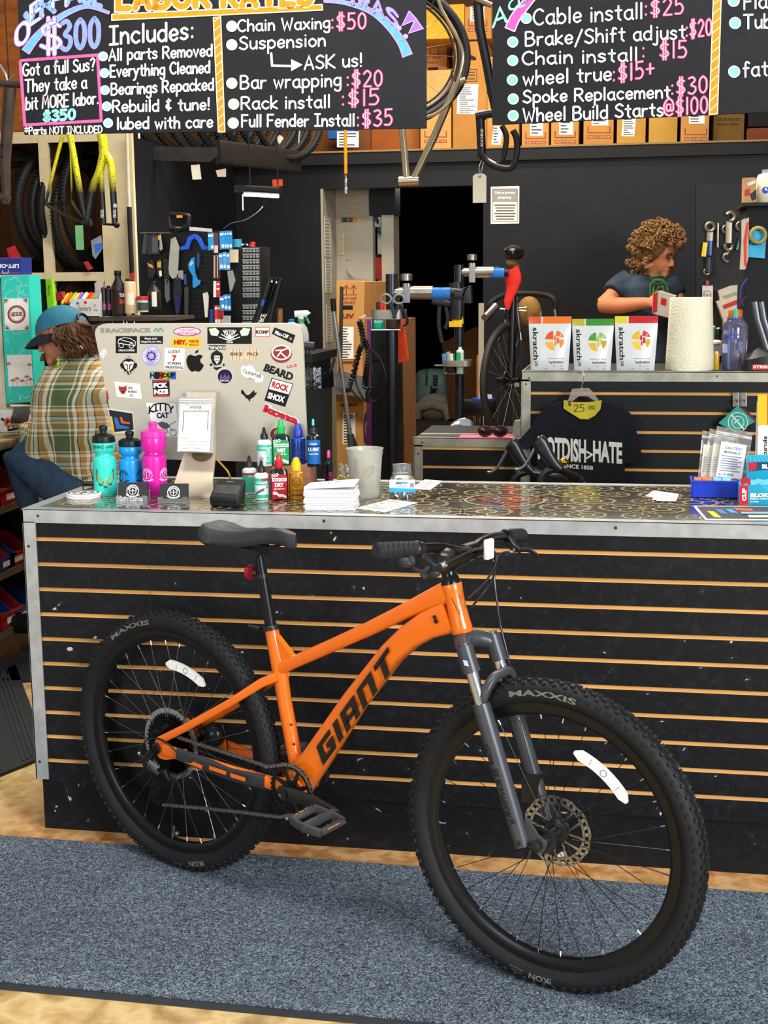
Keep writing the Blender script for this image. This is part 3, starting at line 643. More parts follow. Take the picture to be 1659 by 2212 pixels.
part(bike,m,'fork_lettering',mat('0e0f10',.3));m=M();g=w(.934,-.06,.793)+fa*.035
m.ribbon([(-.006,0),(.006,0)],.013,lambda q,r:g+fa*r+(n1*cos(q/.02)+bx*sin(q/.02+.3))*.0212,False);part(bike,m,'fork_badge',mat('cfe0ee',.4))
m=M().lathe([(.011,0),(.013,.003),(.013,.012),(.008,.016)],w(FC[0],-.06,FC[1]),-by,10).tube([w(1.118,-.07,.36),w(1.112,-.074,.338)],.004,8);part(bike,m,'front_axle',BLK)
m=M().lathe([(.005,0),(.005,.008),(.003,.010)],bl(1124,1812,-.06),-Z+bx*.2,10);part(bike,m,'fork_foot_bolt',CHROME)
m=M().b2((-.02,-.012,-.035),(.02,.02,.035));m.v=[w(1.05,.05,.45)+bx*p.x+by*p.y+Z*p.z for p in m.v];part(bike,m,'front_brake_caliper',BLK)
c=bl(462,1590,.045);m=M().sph(c,(.03,.02,.032),14,10).tube([c-bx*.02,c-bx*.05-Z*.02],.012,10).tube(catmull([c+Z*.03,c+Z*.04+bx*.03,c+bx*.045+Z*.0,c+bx*.05-Z*.03],5),.0025,6);part(bike,m,'rear_brake_caliper',mat('1a1b1e',.25,.5))
# ---- headset, stem, handlebar
m=M().lathe([(.0235,0),(.0235,.004),(.019,.016),(.0175,.02),(.0175,.034),(.0185,.036),(.0185,.056),(.015,.06),(0,.061)],ht,hd,24);part(bike,m,'headset_spacers',mat('141518',.2,.4))
bc=V(bl(1012,1192,0));stm=ht+hd*.045
m=M().stube([stm-(bc-stm)*.1,stm+(bc-stm)*.5,bc],[.02,.016,.021],[.02,.017,.021],by,.7).tube([bc-by*.024,bc+by*.024],.0205,20);part(bike,m,'stem',BLK)
pts=[bl(815,1190,-.37),bl(905,1186,-.25),bl(950,1184,-.17),bl(985,1190,-.1),bl(1008,1193,-.03),bl(1018,1190,.03),bl(1040,1172,.1),bl(1062,1162,.17),bl(1092,1158,.26),bl(1127,1156,.37)]
bar=catmull(pts,6);m=M().tube(bar,[.012 if(i<22 or i>36)else .012+.004*(1-abs(i-29)/8.5)for i in range(len(bar))],18);part(bike,m,'handlebar',mat('151618',.3,.5))
def grip(p0,p1,name):
 d=(p1-p0);n_=26;dn=d.normalized();xa,ya=frame(dn)
 def fn(i,j):
  t=2*pi*i;u_=j*d.length;r=.0168+.0011*sin(u_*420+3*sin(t*3))*(1 if .06<j<.9 else 0);r=r if 0.02<j<.985 else r*.97
  return p0+dn*u_+(xa*cos(t)+ya*sin(t))*r
 m=M().grid(fn,36,60,True);m.lathe([(.0,-.003),(.012,-.003),(.0165,0)],p0,dn,36)
 part(bike,m,name,mat('232427',.6),ang=30)
 part(bike,M().lathe([(.0168,0),(.0185,.003),(.0185,.01),(.0165,.013),(.0115,.013)],p1-dn*.002,dn,28),'grip_collar',BLK)
grip(pts[0],pts[0]+(pts[1]-pts[0])*.88,'grip');grip(pts[-1],pts[-1]+(pts[-2]-pts[-1])*.88,'grip')
def lever(c,s):
 m=M().tube([c-(pts[1]-pts[0]).normalized()*.008*s,c+(pts[1]-pts[0]).normalized()*.008*s],.0165,16)
 part(bike,m,'lever_clamp',BLK)
a=bl(905,1187,-.25);lever(a,1)
m=M().stube([a-Z*.005,bl(920,1212,-.25),bl(940,1228,-.24),bl(956,1222,-.235)],[.008,.011,.011,.008],[.012,.014,.012,.009],by,.7);part(bike,m,'brake_lever',BLK)
m=M().tube([bl(950,1224,-.235),bl(963,1217,-.23)],.007,12);part(bike,m,'barrel_adjuster',CHROME)
m=M().tube(catmull([bl(925,1225,-.26),bl(912,1235,-.29),bl(895,1228,-.32)],5),.0045,10).tube([bl(912,1238,-.27),bl(920,1248,-.27)],.007,10).sph(bl(875,1216,-.35),(.018,.012,.011),14,8,Rz(BA)).sph(bl(889,1213,-.31),(.009,.008,.012),12,8)
m.sph(bl(932,1236,-.24),(.022,.014,.012),14,8,Rz(BA));part(bike,m,'shifter',mat('2b2d30',.4))
m=M().lathe([(.016,0),(.02,.004),(.02,.014),(.014,.018)],bl(962,1205,-.17),Z+bx*.3-by*.2,18);part(bike,m,'bell',mat('1c1d20',.3))
b_=bl(1094,1158,.26);lever(b_,1)
m=M().stube([b_,bl(1103,1172,.25),bl(1112,1183,.24),bl(1125,1190,.24)],[.008,.010,.009,.006],[.011,.012,.010,.006],by,.7).tube(catmull([bl(1122,1188,.24),bl(1140,1188,.27),bl(1152,1194,.3),bl(1160,1201,.33)],4),[.006]*12+[.005],8);part(bike,m,'brake_lever',BLK)
part(bike,M().tube([bl(1112,1192,.24),bl(1100,1193,.235)],.006,10).sph(bl(1113,1186,.24),.009,10,8),'barrel_adjuster',CHROME)
c=bl(1056,1186,.0)+bx*.03;c=bl(1056,1186,-.02)
m=M().box((0,0,0),(.012,.034,.046),bev=.004);m.v=[c+bx*p.x+by*p.y*.9+Z*p.z-by*0 for p in m.v];part(bike,m,'front_reflector',mat('dfe6e4',.18,var=.1,sc=120))
part(bike,M().tube([bc,c],.007,8),'reflector_arm',BLK)
cb=M()
for path in([(963,1217,-.23),(1005,1196,-.12),(1050,1181,-.02),(1068,1192,.02),(1071,1215,.02),(1050,1255,.0),(1012,1292,-.02)],
             [(985,1228,-.1),(1040,1203,0),(1066,1212,.02),(1068,1240,.02),(1048,1276,.0),(1018,1312,-.01)],
             [(1102,1193,.235),(1084,1195,.18),(1071,1212,.1),(1068,1250,.08),(1075,1310,.075),(1082,1355,.075),(1098,1420,.075),(1107,1470,.08),(1120,1540,.085),(1150,1640,.07),(1158,1700,.06)]):
 cb.tube(catmull([bl(*p)for p in path],7),.0026,8)
part(bike,cb,'cables',mat('1a1b1d',.3))
# ---- cranks, chainring, pedals
bb=w(.406,0,.334);cr=bb-by*.052
m=M();P=[];n=32;R=.063
for i in range(n):
 for dq,rr in((0,R),(.3,R),(.45,R*1.06),(.6,R*1.06)):a=2*pi*(i+dq)/n;P.append((a,rr))
m.add([cr+(bx*cos(a)+Z*sin(a))*q+by*o for o in(-.0015,.0015)for a,r_ in P for q in(r_,R*.86)],sum([[[2*i,2*i+1,2*((i+1)%len(P))+1,2*((i+1)%len(P))],[2*len(P)+x for x in(2*i,2*((i+1)%len(P)),2*((i+1)%len(P))+1,2*i+1)]]for i in range(len(P))],[]))
for k in range(8):a=2*pi*k/8+.2;m.tube([cr+(bx*cos(a)+Z*sin(a))*.02,cr+(bx*cos(a+.12)+Z*sin(a+.12))*R*.9],[.008,.005],6,sy=.35,ref=by)
m.lathe([(.026,-.002),(.026,.002)],cr,by,20);part(bike,m,'chainring',mat('0f1012',.4))
def crank(s,ang):
 d=bx*cos(ang)+Z*sin(ang);o=-.075*1 if s<0 else .075;c=bb+by*o;e_=c+d*.17+by*(-.02 if s<0 else .02)
 m=M().stube([c-d*.018,c,c+d*.03,c+d*.1,e_,e_+d*.014],[.008,.01,.010,.008,.008,.006],[.014,.019,.017,.0135,.0125,.008],by,.6)
 m.lathe([(.012,0),(.014,.002),(.014,.005),(.008,.005),(.006,.002)],c+by*(-.01 if s<0 else .01),by*s,16)
 part(bike,m,'crank_arm',mat('141516',.3,var=.05));return e_
def pedal(e_,s,tilt):
 dx=bx*cos(tilt)+Z*sin(tilt);dz=Z*cos(tilt)-bx*sin(tilt);q=lambda a,b,c:e_+dx*a+by*(s*b)+dz*c
 m=M()
 for a in(-.044,.044):m.stube([q(a,.022,0),q(a,.11,0)],.005,.011,dz,.6)
 for b in(.022,.108):m.stube(catmull([q(-.046,b,0),q(-.02,b+(.008 if b>.1 else-.004),0),q(.02,b+(.008 if b>.1 else-.004),0),q(.046,b,0)],3),.011,.005,dz,.6)
 m.tube([q(0,.0,0),q(0,.115,0)],[.0105,.0125],14);m.lathe([(.012,0),(.012,.006),(.008,.008)],q(0,.115,0),by*s,14)
 for a in(-.044,.044):
  for b in(.035,.06,.085):m.tube([q(a,b,.01),q(a,b,.0145)],.0022,6)
 pd=part(bike,m,'pedal',mat('35373a',.45,var=.15))
 for a in(-.0505,.0505):part(pd,M().b2((0,0,0),(1,1,1)).__class__().add([q(a,b,c)for b,c in((.045,-.006),(.09,-.006),(.09,.006),(.045,.006))]+[q(a*.97,b,c)for b,c in((.045,-.006),(.09,-.006),(.09,.006),(.045,.006))],[[0,1,2,3],[4,7,6,5],[0,4,5,1],[1,5,6,2],[2,6,7,3],[3,7,4,0]]),'pedal_reflector',mat('d88a12',.3,var=.1,sc=200))
e1=crank(-1,rad(-2));pedal(e1,-1,rad(-8));e2=crank(1,rad(178));pedal(e2,1,rad(5))
# ---- chain and derailleur
yc=-.052
ch=[bl(365,1586,-.038),bl(430,1608,-.04),bl(520,1636,-.046),bl(578,1656,yc)]
ch+=[cr+(bx*cos(a)+Z*sin(a))*(R+.003)for a in[rad(105-22*k)for k in range(10)]]
ch+=[bl(605,1765,yc),bl(520,1754,yc),bl(430,1745,yc),bl(348,1738,yc)]
def links(m,pts_,pitch=.0127):
 seg=[(b-a).length for a,b in zip(pts_,pts_[1:])];tot=sum(seg);n=int(tot/pitch);k=0;acc=0
 for i in range(n):
  t=(i+.5)*pitch
  while k<len(seg)-1 and acc+seg[k]<t:acc+=seg[k];k+=1
  a,b=pts_[k],pts_[k+1];d=(b-a).normalized();c=a+d*(t-acc);u_=d.cross(by)
  wd_=.0035 if i%2 else .0025
  for s in(-1,1):m.ext([(-.0085,-.0028),(-.004,-.0042),(0,-.0026),(.004,-.0042),(.0085,-.0028),(.0085,.0028),(.004,.0042),(0,.0026),(-.004,.0042),(-.0085,.0028)],c+by*(s*wd_),d,u_,by*.001)
  for s in(-1,1):m.tube([c+d*(.00635*s)-by*.0042,c+d*(.00635*s)+by*.0042],.0024,6)
m=M();links(m,ch);part(bike,m,'chain',mat('8e8a84',.32,.9,var=.15,sc=90))
m=M();links(m,[bl(365,1640,-.055),bl(352,1668,-.056),bl(338,1700,-.057),bl(336,1725,-.057),bl(348,1738,-.055)]);
r0=bl(318,1640,-.085)
m=M().stube([bl(333,1622,-.08),bl(318,1640,-.085),bl(322,1660,-.09),bl(345,1676,-.085)],[.01,.013,.014,.01],[.013,.014,.016,.012],by,.6)
m.stube([bl(345,1672,-.08),bl(356,1668,-.08),bl(362,1682,-.075)],.009,.012,by,.6).tube([bl(300,1628,-.085),bl(312,1640,-.085)],.006,8)
m.stube([bl(352,1672,-.07),bl(342,1700,-.068),bl(336,1722,-.066)],.003,[.012,.009,.014],by,.6).stube([bl(352,1672,-.048),bl(342,1700,-.047),bl(336,1722,-.046)],.003,[.012,.009,.014],by,.6)
for u,v in((352,1674),(337,1722)):
 c=bl(u,v,-.057);P=[]
 for i in range(11):
  for dq,rr in((0,.0185),(.5,.023)):a=2*pi*(i+dq)/11;P.append((cos(a)*rr,sin(a)*rr))
 m.ext(P,c+by*.003,bx,Z,by*-.005).lathe([(.006,0),(.006,.002)],c-by*.011,-by,10)
part(bike,m,'rear_derailleur',mat('202226',.25,.7,var=.2))
part(bike,M().stube([bl(322,1645,-.103),bl(340,1662,-.103)],.0015,.007,by,.6).sph(bl(301,1627,-.088),.006,8,6),'derailleur_highlight_plate',STEEL)
part(bike,M().tube(catmull([bl(385,1628,-.078),bl(362,1606,-.078),bl(338,1595,-.076),bl(315,1600,-.08),bl(302,1620,-.085)],6),.0025,8),'derailleur_cable',BLK)
# ------------------------------------------------------------ hanging chalk signs
CHB=mat('1b1c20',.7,var=.16,sc=7,bump=.08,bsc=300)
def plane_fn(O,ux,off=.0015):
 n=ux.cross(Z).normalized()
 if n.dot(CP-O)<0:n=-n
 def S(u,v,k=0):d=ray(u,v);return CP+d*((O-CP).dot(n)/d.dot(n))+n*(off+k*.0004)
 return S,n
class Sign:
 hk=.88;hold=0
 def __init__(s,label,bl_,br_,zb,hgt,xl=0,xr=0):
  s.A=PZ(*bl_,zb);s.B=PZ(*br_,zb);ux=(s.B-s.A).normalized();s.A=s.A-ux*xl;s.B=s.B+ux*xr
  s.S,s.n=plane_fn(s.A,ux);s.t=thing('chalkboard_sign',label,'sign',(s.A+s.B)/2)
  m=M();L=(s.B-s.A).length;m.box((0,0,0),(L,.012,hgt),bev=.002)
  m.v=[(s.A+s.B)/2+ux*p.x-s.n*(p.y+.006+.0)*1+Z*(p.z+hgt/2)for p in m.v]
  m2=M();m2.v=m.v;m2.f=m.f;m2.mi=m.mi;s.board=part(s.t,m2,'board',CHB)
  for k in(.12,.88):part(s.t,M().tube([s.A+ux*L*k+Z*(hgt-.02)-s.n*.006,s.A+ux*L*k+Z*(4.6-zb)-s.n*.006],.002,6),'hanging_wire',STEEL)
  s.ms={}
 cur=0;nm='lettering'
 def new(s,nm):s.cur+=1;s.nm=nm
 def m(s,c,k=0):return s.ms.setdefault((c,k,s.cur,s.nm),M())
 def fn(s,k=0,sl=0,x0=0):return lambda x,y:s.S(x,-y+sl*(x-x0),k)
 def line(s,t,x0,v0,x1,v1,h,w_,c,k=1,gap=2.2,seed=3):
  s.new('lettering');hand(s.m(c,k),t,s.fn(k,(v1-v0)/(x1-x0),x0),w_*.86,x0,-v0,width=x1-x0,hh=h*s.hk,gap=gap,seed=seed)
 def price(s,t,x0,v0,x1,v1,h,w_=6.4,c='e0527e',c2='f3b9c9'):
  h=h/s.hk;s.line(t,x0,v0,x1,v1,h,w_,c,1,2.6);s.line(t,x0,v0,x1,v1,h,w_*.34,c2,2,2.6)
 def poly(s,P,c,k=1,w_=0):
  if not s.hold:s.new('drawn_shape')
  if w_:s.m(c,k).ribbon(P+[P[0]]if w_>0 else P,abs(w_),lambda x,y:s.S(x,y,k),w_<0)
  else:s.m(c,k).add([s.S(x,y,k)for x,y in P],[list(range(len(P)))])
 def dot(s,x,y,r,c,c2):
  s.new('bullet');s.m(c2,1).disc(x,y,r,lambda a,b:s.S(a,b,1),18);s.m(c,2).ring(x,y,r,3.2,lambda a,b:s.S(a,b,2),22)
 def band(s,P,w0,w1,c,co_,k=1):
  s.new('drawn_band');s.hold=1;Q=catmull([V((*p,0))for p in P],6);n=len(Q);L=[];R=[]
  for i in range(n):
   d=(Q[min(i+1,n-1)]-Q[max(i-1,0)]).normalized();h=(w0+(w1-w0)*i/(n-1))/2;L.append((Q[i].x-d.y*h,Q[i].y+d.x*h));R.append((Q[i].x+d.y*h,Q[i].y-d.x*h))
  s.m(c,k).add([s.S(*p,k)for p in L+R],[[i,i+1,n+i+1,n+i]for i in range(n-1)]);s.poly(L+R[::-1],co_,k+1,2.6);s.hold=0
 def hatch(s,a,b,c,d,n):
  s.new('hatched_divider');s.hold=1;s.poly([a,b,d,c],'f0861e',1);s.poly([a,b,d,c],'f3e3bd',2,2.2)
  for i in range(n):
   t=i/n;p=(a[0]+(c[0]-a[0])*t,a[1]+(c[1]-a[1])*(t+.6/n));q=(b[0]+(d[0]-b[0])*t,b[1]+(d[1]-b[1])*(t-.1/n));s.poly([p,q],'f3e3bd',2,-2)
  s.hold=0
 def done(s):
  for(c,k,_,n),m in s.ms.items():part(s.board,m,n,mat(c,.85,var=.12,sc=90),smooth=False)
zs=PY(52,291,.40).z
WH,CY,CY2='ece8dc','c5e6e2','8fb5b6'
s=Sign('wide black chalkboard hanging over the monitor, lettered with labor rates and overhaul 300 dollars',(52,291),(922,277),zs,.62)
s.line('$',88,112,134,110,78,12,'b07fd0',1);s.line('$',88,112,134,110,78,6.5,'cfe3f2',2)
s.line('300',134,108,214,100,70,12,'a884cf',1,3);s.line('300',134,108,214,100,70,7,'6d9fe4',2,3)
s.band([(56,112),(78,82),(110,52),(150,26),(190,14),(236,28)],18,5,'5fa6ea','b58ad6')
for ch,x,y,h,wd_,sl in(('O',35,102,44,28,-.6),('V',55,60,30,26,-.9),('E',68,52,40,24,-.7),('R',90,36,44,28,-.4),('H',114,20,40,30,-.3),('A',146,8,30,28,-.2),('U',176,6,30,24,0),('L',204,8,30,14,.3)):
 s.new('lettering')
 for c,ww,k in(('a58bd4',10,1),('c9dff0' if ch in 'OEH' else '6fa8ea',6,2)):
  hand(s.m(c,k),ch,s.fn(k,sl,x),ww,x,-y,width=wd_,hh=h)
s.poly([(44,131),(211,119),(219,261),(54,270)],'dd5c97',1,6.5)
s.line('Got a full Sus?',50,164,205,152,30,4.3,WH);s.line('They take a',55,199,187,190,30,4.3,WH);s.line('bit MORE labor.',57,237,212,224,30,4.3,WH)
s.line('$350',95,262,162,257,24,7,'8fe0d3');s.line('*Parts NOT INCLUDED',54,290,221,287,17,3.2,WH)
s.line('Includes:',238,96,418,84,44,6.2,'e6ecec')
for x,y in((223,122),(226,158),(227,195),(231,230),(234,266)):s.dot(x,y,9,'d8eeee','9cc5cc')
for t,a,b,c,d in(('All parts Removed',236,131,458,121),('Everything Cleaned',239,166,453,157),('Bearings Repacked',241,205,461,194),('Rebuild & tune!',244,242,452,237),('lubed with care',254,279,459,275)):s.line(t,a,b,c,d,28,4.6,'e3e9e6')
for c,ww,k in(('f0e2c4',22,1),('f08a1c',15,2)):s.line('LABOR RATES',256,18,672,8,46,ww,c,k,3.2)
s.poly([(242,31),(696,10),(697,22),(242,44)],'f08a1c',1);s.poly([(242,31),(696,10),(697,22),(242,44)],'f3e3bd',2,2.4)
s.hatch((461,38),(477,37),(472,285),(486,285),13)
for x,y in((501,57),(501,97),(501,180),(505,225),(504,266)):s.dot(x,y,10.5,'efece0','cfccb8')
for t,a,b,c,d,h in(('Chain Waxing',514,68,712,61,28),('Suspension',518,107,702,99,31),('ASK us!',658,150,781,143,32),('Bar wrapping',520,192,736,186,32),('Rack install',522,236,712,232,30),('Full Fender Install',523,274,765,272,29)):s.line(t,a,b,c,d,h,4.6,'efeadc')
for t,a,b,c,d in((':$50',716,64,790,62),(':$20',749,188,825,186),(':$15',738,230,818,226),(':$35',771,275,847,270)):s.price(t,a,b,c,d,34)
s.poly([(586,116),(588,142),(632,143)],'efeadc',1,-5);s.poly([(629,128),(654,140),(629,154)],'efeadc',1)
s.band([(700,3),(745,6),(800,24),(840,56),(868,92),(880,120)],4,22,'5fa6ea','b58ad6')
for ch,x,y,h,wd_,sl in(('T',752,6,26,20,.3),('R',778,12,26,18,.5),('A',806,26,30,22,.6),('S',836,44,30,22,.7)):
 s.new('lettering')
 for c,ww,k in(('b07fd0',9,1),('8e9be0',4.5,2)):hand(s.m(c,k),ch,s.fn(k,sl,x),ww,x,-y,width=wd_,hh=h)
for P,dx,dy in(([(884,24),(900,42),(868,56)],862,61),([(898,40),(914,62),(883,72)],876,79)):s.poly(P,'9b6bd0',1);s.poly(P,'c79be0',2,2.4);s.dot(dx,dy,4,'c79be0','9bb2e8')
s.done()
s=Sign('chalkboard sign over the paper towel roll listing cable, brake, chain and wheel prices',(1063,270),(1659,242),zs,.62,0,.28)
s.poly([(1064,48)],WH)if 0 else None
s.line('A',1066,58,1094,46,40,6.5,'8fe3cf');s.line('d',1100,24,1122,14,40,5,'8fe3cf');s.line('j',1126,6,1140,0,26,5,'8fe3cf')
s.band([(1102,64),(1114,38),(1134,12),(1152,-10)],22,18,'c453a6','f0dcea')
for x,y in((1137,40),(1108,91),(1108,131),(1107,173),(1109,214),(1109,250)):s.dot(x,y,10.5,'bfe9e2','86b8b4')
for t,a,b,c,d,h in(('Cable install',1153,54,1387,40,38),('Brake/Shift adjust',1136,99,1480,83,34),('Chain install',1129,140,1376,131,32),('wheel true',1131,184,1320,173,34),('Spoke Replacement',1131,222,1447,211,30),('Wheel Build Starts',1131,263,1432,250,32)):s.line(t,a,b,c,d,h,4.8,'dfe6e2')
for t,a,b,c,d in((':$25',1393,36,1476,30),(':$20',1482,82,1537,76),(':$15+',1324,178,1412,166),(':$30',1450,207,1527,200),('@$100',1434,250,1528,244),('$15',1426,126,1483,124)):s.price(t,a,b,c,d,36)
s.price(':',1387,126,1393,126,36)
s.hatch((1541,-2),(1558,-2),(1532,248),(1550,246),12)
for x,y in((1585,2),(1588,50),(1586,155)):s.dot(x,y,11.5,'bfe9e2','86b8b4')
s.line('Fla',1608,20,1656,17,36,4.8,'dfe6e2');s.line('Tub',1607,62,1666,60,34,4.8,'dfe6e2');s.line('fat',1606,166,1658,163,36,4.8,'dfe6e2')
s.done()
# ------------------------------------------------------------ bike boxes stored on the ledge
PR='d'
def carton(label,u0,v0,u1,v1,Y,dep,col,group=None,pr=None,name='cardboard_box',cat='box',zbase=None):
 a,b=PY(u0,v1,Y),PY(u1,v0,Y);z0=a.z if zbase is None else zbase
 t=thing(name,label,cat,((a.x+b.x)/2,Y+dep/2,z0),group)
 part(t,M().b2((a.x,Y,z0),(b.x,Y+dep,b.z),bev=.004),'carton',mat(col,.8,var=.1,sc=5))
 m=M();m.b2(((a.x+b.x)/2-.0008,Y-.0006,z0+.01),((a.x+b.x)/2+.0008,Y,b.z-.004))if 0 else None
 S=lambda x,y:PY(x,y,Y)+V((0,-.0012,0))
 if pr:pr(t,S)
 return t
def lab(t,S,u0,v0,u1,v1,seed=1,tilt=0,rows=9,name='shipping_label'):
 r=random.Random(seed);h=(v1-v0)
 part(t,M().add([S(u0+tilt,v0),S(u1+tilt,v0+tilt*.3),S(u1-tilt,v1+tilt*.3),S(u0-tilt,v1)],[[0,3,2,1]]),name,PAPER)
 m=M();T=lambda x,y:S(x,y)+V((0,-.0006,0))
 for i in range(rows):
  y=v0+h*(i+.8)/(rows+.6);m.ribbon([(u0+(u1-u0)*.1,y),(u0+(u1-u0)*r.uniform(.4,.9),y)],h/(rows*2.6),T,False)
 part(t,m,'label_print',ink('3a3a3c'))
def ustamp(t,S,u0,u1,v,col='7c3320'):
 m=M();w_=(u1-u0);m.ribbon([(u0+w_*.15,v-14),(u0+w_*.15,v),(u1-w_*.15,v),(u1-w_*.15,v-14)],2,S,False)
 m.ribbon([(u0+w_*.13,v+9),(u1-w_*.13,v+9)],7,S,False);part(t,m,'box_print',ink(col))
 part(t,M().txt('MADE IN VIETNAM',lambda a,b:S(u0+w_*.16+a*w_*.68,v+11.5-b*5)+V((0,-.0006,0))),'print_lettering',ink('c79a60'))
zl=led.z
LB=(
 ('pale tan bike box on the ledge beside the silver frame, half hidden by the chalkboard',908,150,974,318,'c08f52',lambda t,S:ustamp(t,S,908,974,296)),
 ('tan bike box with handle hole and FRAGILE stamp seen between the two chalkboards',978,88,1052,317,'a87638',None),
 ('bike box on the ledge behind the drop bars, tilted paper label',1052,120,1122,316,'b98645',None),
 ('bike box on the ledge standing next to the drop bars, with stamp and white label',1127,130,1187,313,'bb8648',None),
 ('second bike box along the ledge from the drop bars, with stamp and white label',1190,130,1252,311,'b98446',None),
 ('third bike box along the ledge from the drop bars, before the yellowish boxes',1260,130,1328,309,'b98240',None),
 ('yellowish bike box with a creased packing slip, on the ledge',1332,130,1398,308,'b5883a',None),
 ('plain yellowish bike box without any label on the ledge',1401,130,1467,307,'b5893c',None),
 ('bike box with a white label, beside the dark ORDER REQUEST box',1470,130,1536,305,'b98446',None))
LBT=[]
for i,(l,a,b,c,d,col,f)in enumerate(LB):
 t=carton(l,a,b,c,d,YB+.01,1.1,col,'bike boxes standing on the ledge',f,zbase=zl,name='bike_box')
 S=lambda x,y:PY(x,y,YB+.01)+V((0,-.0012,0));LBT.append(t)
 if i in(3,4,5,8):ustamp(t,S,a,c,d-14 if i!=5 else d-22)
 if i in(3,4,5,8):lab(t,S,a+18,d-48-60,c-14,d-20 if i in(3,4)else d-38,i,rows=12)
 if i==6:lab(t,S,a+12,d-58,c-26,d-14,5,2)
 if i==1:
  lab(t,S,a+10,182,c-20,246,3,1.5,14)
  m=M().add([S(x,y)for x,y in((1004,130),(1008,122),(1018,119),(1028,124),(1029,130))],[[0,1,2,3,4]]);part(t,m,'handle_hole',ink('0c0a08'))
  m=M();m.ribbon([(1000,150),(1030,150),(1030,176),(1000,176),(1000,150)],1.4,S,False);m.txt('FRAGILE',lambda p,q:S(1003+p*23,173-q*6));m.ribbon([(1003,156),(1026,156)],2.5,S,False);m.ribbon([(1003,162),(1026,162)],2.5,S,False);part(t,m,'box_print',ink('3d2f22'))
 if i==2:lab(t,S,a+12,272,c-38,312,4,3,6)
def livp(t,S):
 m=M()
 for x in(930,947):m.ribbon([(x,116),(x,96)],2,S,False);m.ribbon([(x-6,104),(x,96),(x+6,104)],2,S,False)
 m.ribbon([(922,117),(954,117)],2,S,False);m.txt('MUST SHIP',lambda a,b:S(905+a*48,128-b*6));m.txt('UPRIGHT',lambda a,b:S(912+a*36,138-b*6));m.txt('LIV',lambda a,b:S(914+a*42,180-b*14),.06)
 part(t,m,'box_print',ink('7c3320'));part(t,M().add([S(924,146),S(946,145),S(946,153),S(924,154)],[[0,3,2,1]]),'handle_hole',ink('0c0a08'));lab(t,S,923,196,956,262,2)
carton('bike box with MUST SHIP UPRIGHT arrows seen through the hanging wheel',905,80,965,318,YB+.35,.9,'b4763a','bike boxes standing on the ledge',livp,'bike_box',zbase=zl)
ta=PY(905,80,YB+.35).z
t=carton('smooth orange-yellow carton lying on the upright bike boxes',900,8,1003,86,YB+.02,.8,'d99a2c',None,None)
t2=carton('upper carton with Vietnam stamp above the handle-hole box',1004,12,1062,86,YB+.02,.8,'b07a3e',None,lambda t,S:(ustamp(t,S,1004,1060,56),lab(t,S,1016,14,1046,46,3)))
carton('dark box lettered ORDER REQUEST at the far end of the ledge',1540,150,1612,304,YB+.12,.9,'6e5023',None,lambda t,S:part(t,M().txt('ORDER REQUEST',lambda a,b:S(1550+a*50,262-b*7)).txt('MADE IN TAIWAN',lambda a,b:S(1550+a*46,272-b*7)),'box_print',ink('2a1c0c')),zbase=zl)
carton('black box on the ledge resting over a red-brown plank',1616,170,1720,272,YB+.1,.7,'1c1a1a',None,None,zbase=PY(1616,274,YB+.1).z)
carton('flat red-brown carton under the black box on the ledge',1614,274,1720,300,YB+.05,.8,'6a3420',None,None,zbase=zl)
for l,a,b,c,d,col in(('deep brown carton in shade behind the yellow air hose',672,230,800,318,'6b3f1c'),('orange-brown carton leaning open beside the silver seat tube',802,230,868,317,'8c4c1d'),('brown carton behind the silver frame, mostly under the chalkboard',870,230,906,317,'9a5f2a')):
 carton(l,a,b,c,d,YB+.2,.6,col,None,None,zbase=zl)
t=carton('blue accessory box hanging above the air hose',708,262,766,300,YB-.03,.1,'2456a0',None,None)
lab(t,lambda x,y:PY(x,y,YB-.03)+V((0,-.0012,0)),728,284,775,318,2,rows=5)
# ------------------------------------------------------------ frames and wheel hanging over the counter
YF=2.6
def pz(L,Y=YF):return[PY(u,v,Y)for u,v in L]
SILV=mat('b9a98c',.25,.85,var=.06)
fr2=thing('bicycle_frameset','bare silver-tan bicycle frame hanging upside down beside the big chalkboard','bicycle frame',PY(885,395,YF))
m=M().tube(pz([(868,270),(872,310),(878,386)]),.0155,14).tube(pz([(893,388),(936,300),(978,200),(986,178)]),.0165,14).tube(pz([(862,392),(905,390)]),.021,18)
m.tube([PY(990,180,YF)-Yv*.0,PY(1006,172,YF)],.014,12)
for s in(-.05,.05):m.tube(catmull(pz([(986,186),(1000,130),(994,95),(970,50),(950,10),(940,-40)],YF+s),5),.008,10);m.tube(catmull(pz([(990,176),(975,215),(950,240),(925,252),(880,262)],YF+s),5),.0075,10)
part(fr2,m,'frame_tubes',SILV);part(fr2,M().tube([PY(868,270,YF),PY(868,270,YF)+Z*(4.6-PY(868,270,YF).z)],.003,6),'hook_cord',BLACK)
part(fr2,M().txt('KARATE',lambda a,b:PY(912+a*28-b*5,368-a*62-b*0,YF-.018)+X*(b*.012)),'frame_lettering',ink('2c2620'))
t=thing('bicycle_wheel','narrow black bicycle wheel hanging behind the silver frame','wheel',PY(850,120,YF+.15))
cw=PY(830,115,YF+.15);sx=168*MP(YF+.15);sz=148*MP(YF+.15)
def wf(R,o=0):return[cw+X*(sx*R*cos(q))+Z*(sz*R*sin(q))+Yv*(o+.18*cos(q))for q in[2*pi*i/56 for i in range(56)]]
part(t,M().tube(wf(.95),.021,10,closed=True),'tire',RUB)
part(t,M().tube(wf(.86),.011,8,closed=True).tube(wf(.8),.006,8,closed=True),'rim',mat('2a2724',.35,.5))
m=M();P=wf(.84)
for i in range(0,56,2):m.tube([cw+Yv*(.03 if i%4 else-.03),P[i]],.0011,4)
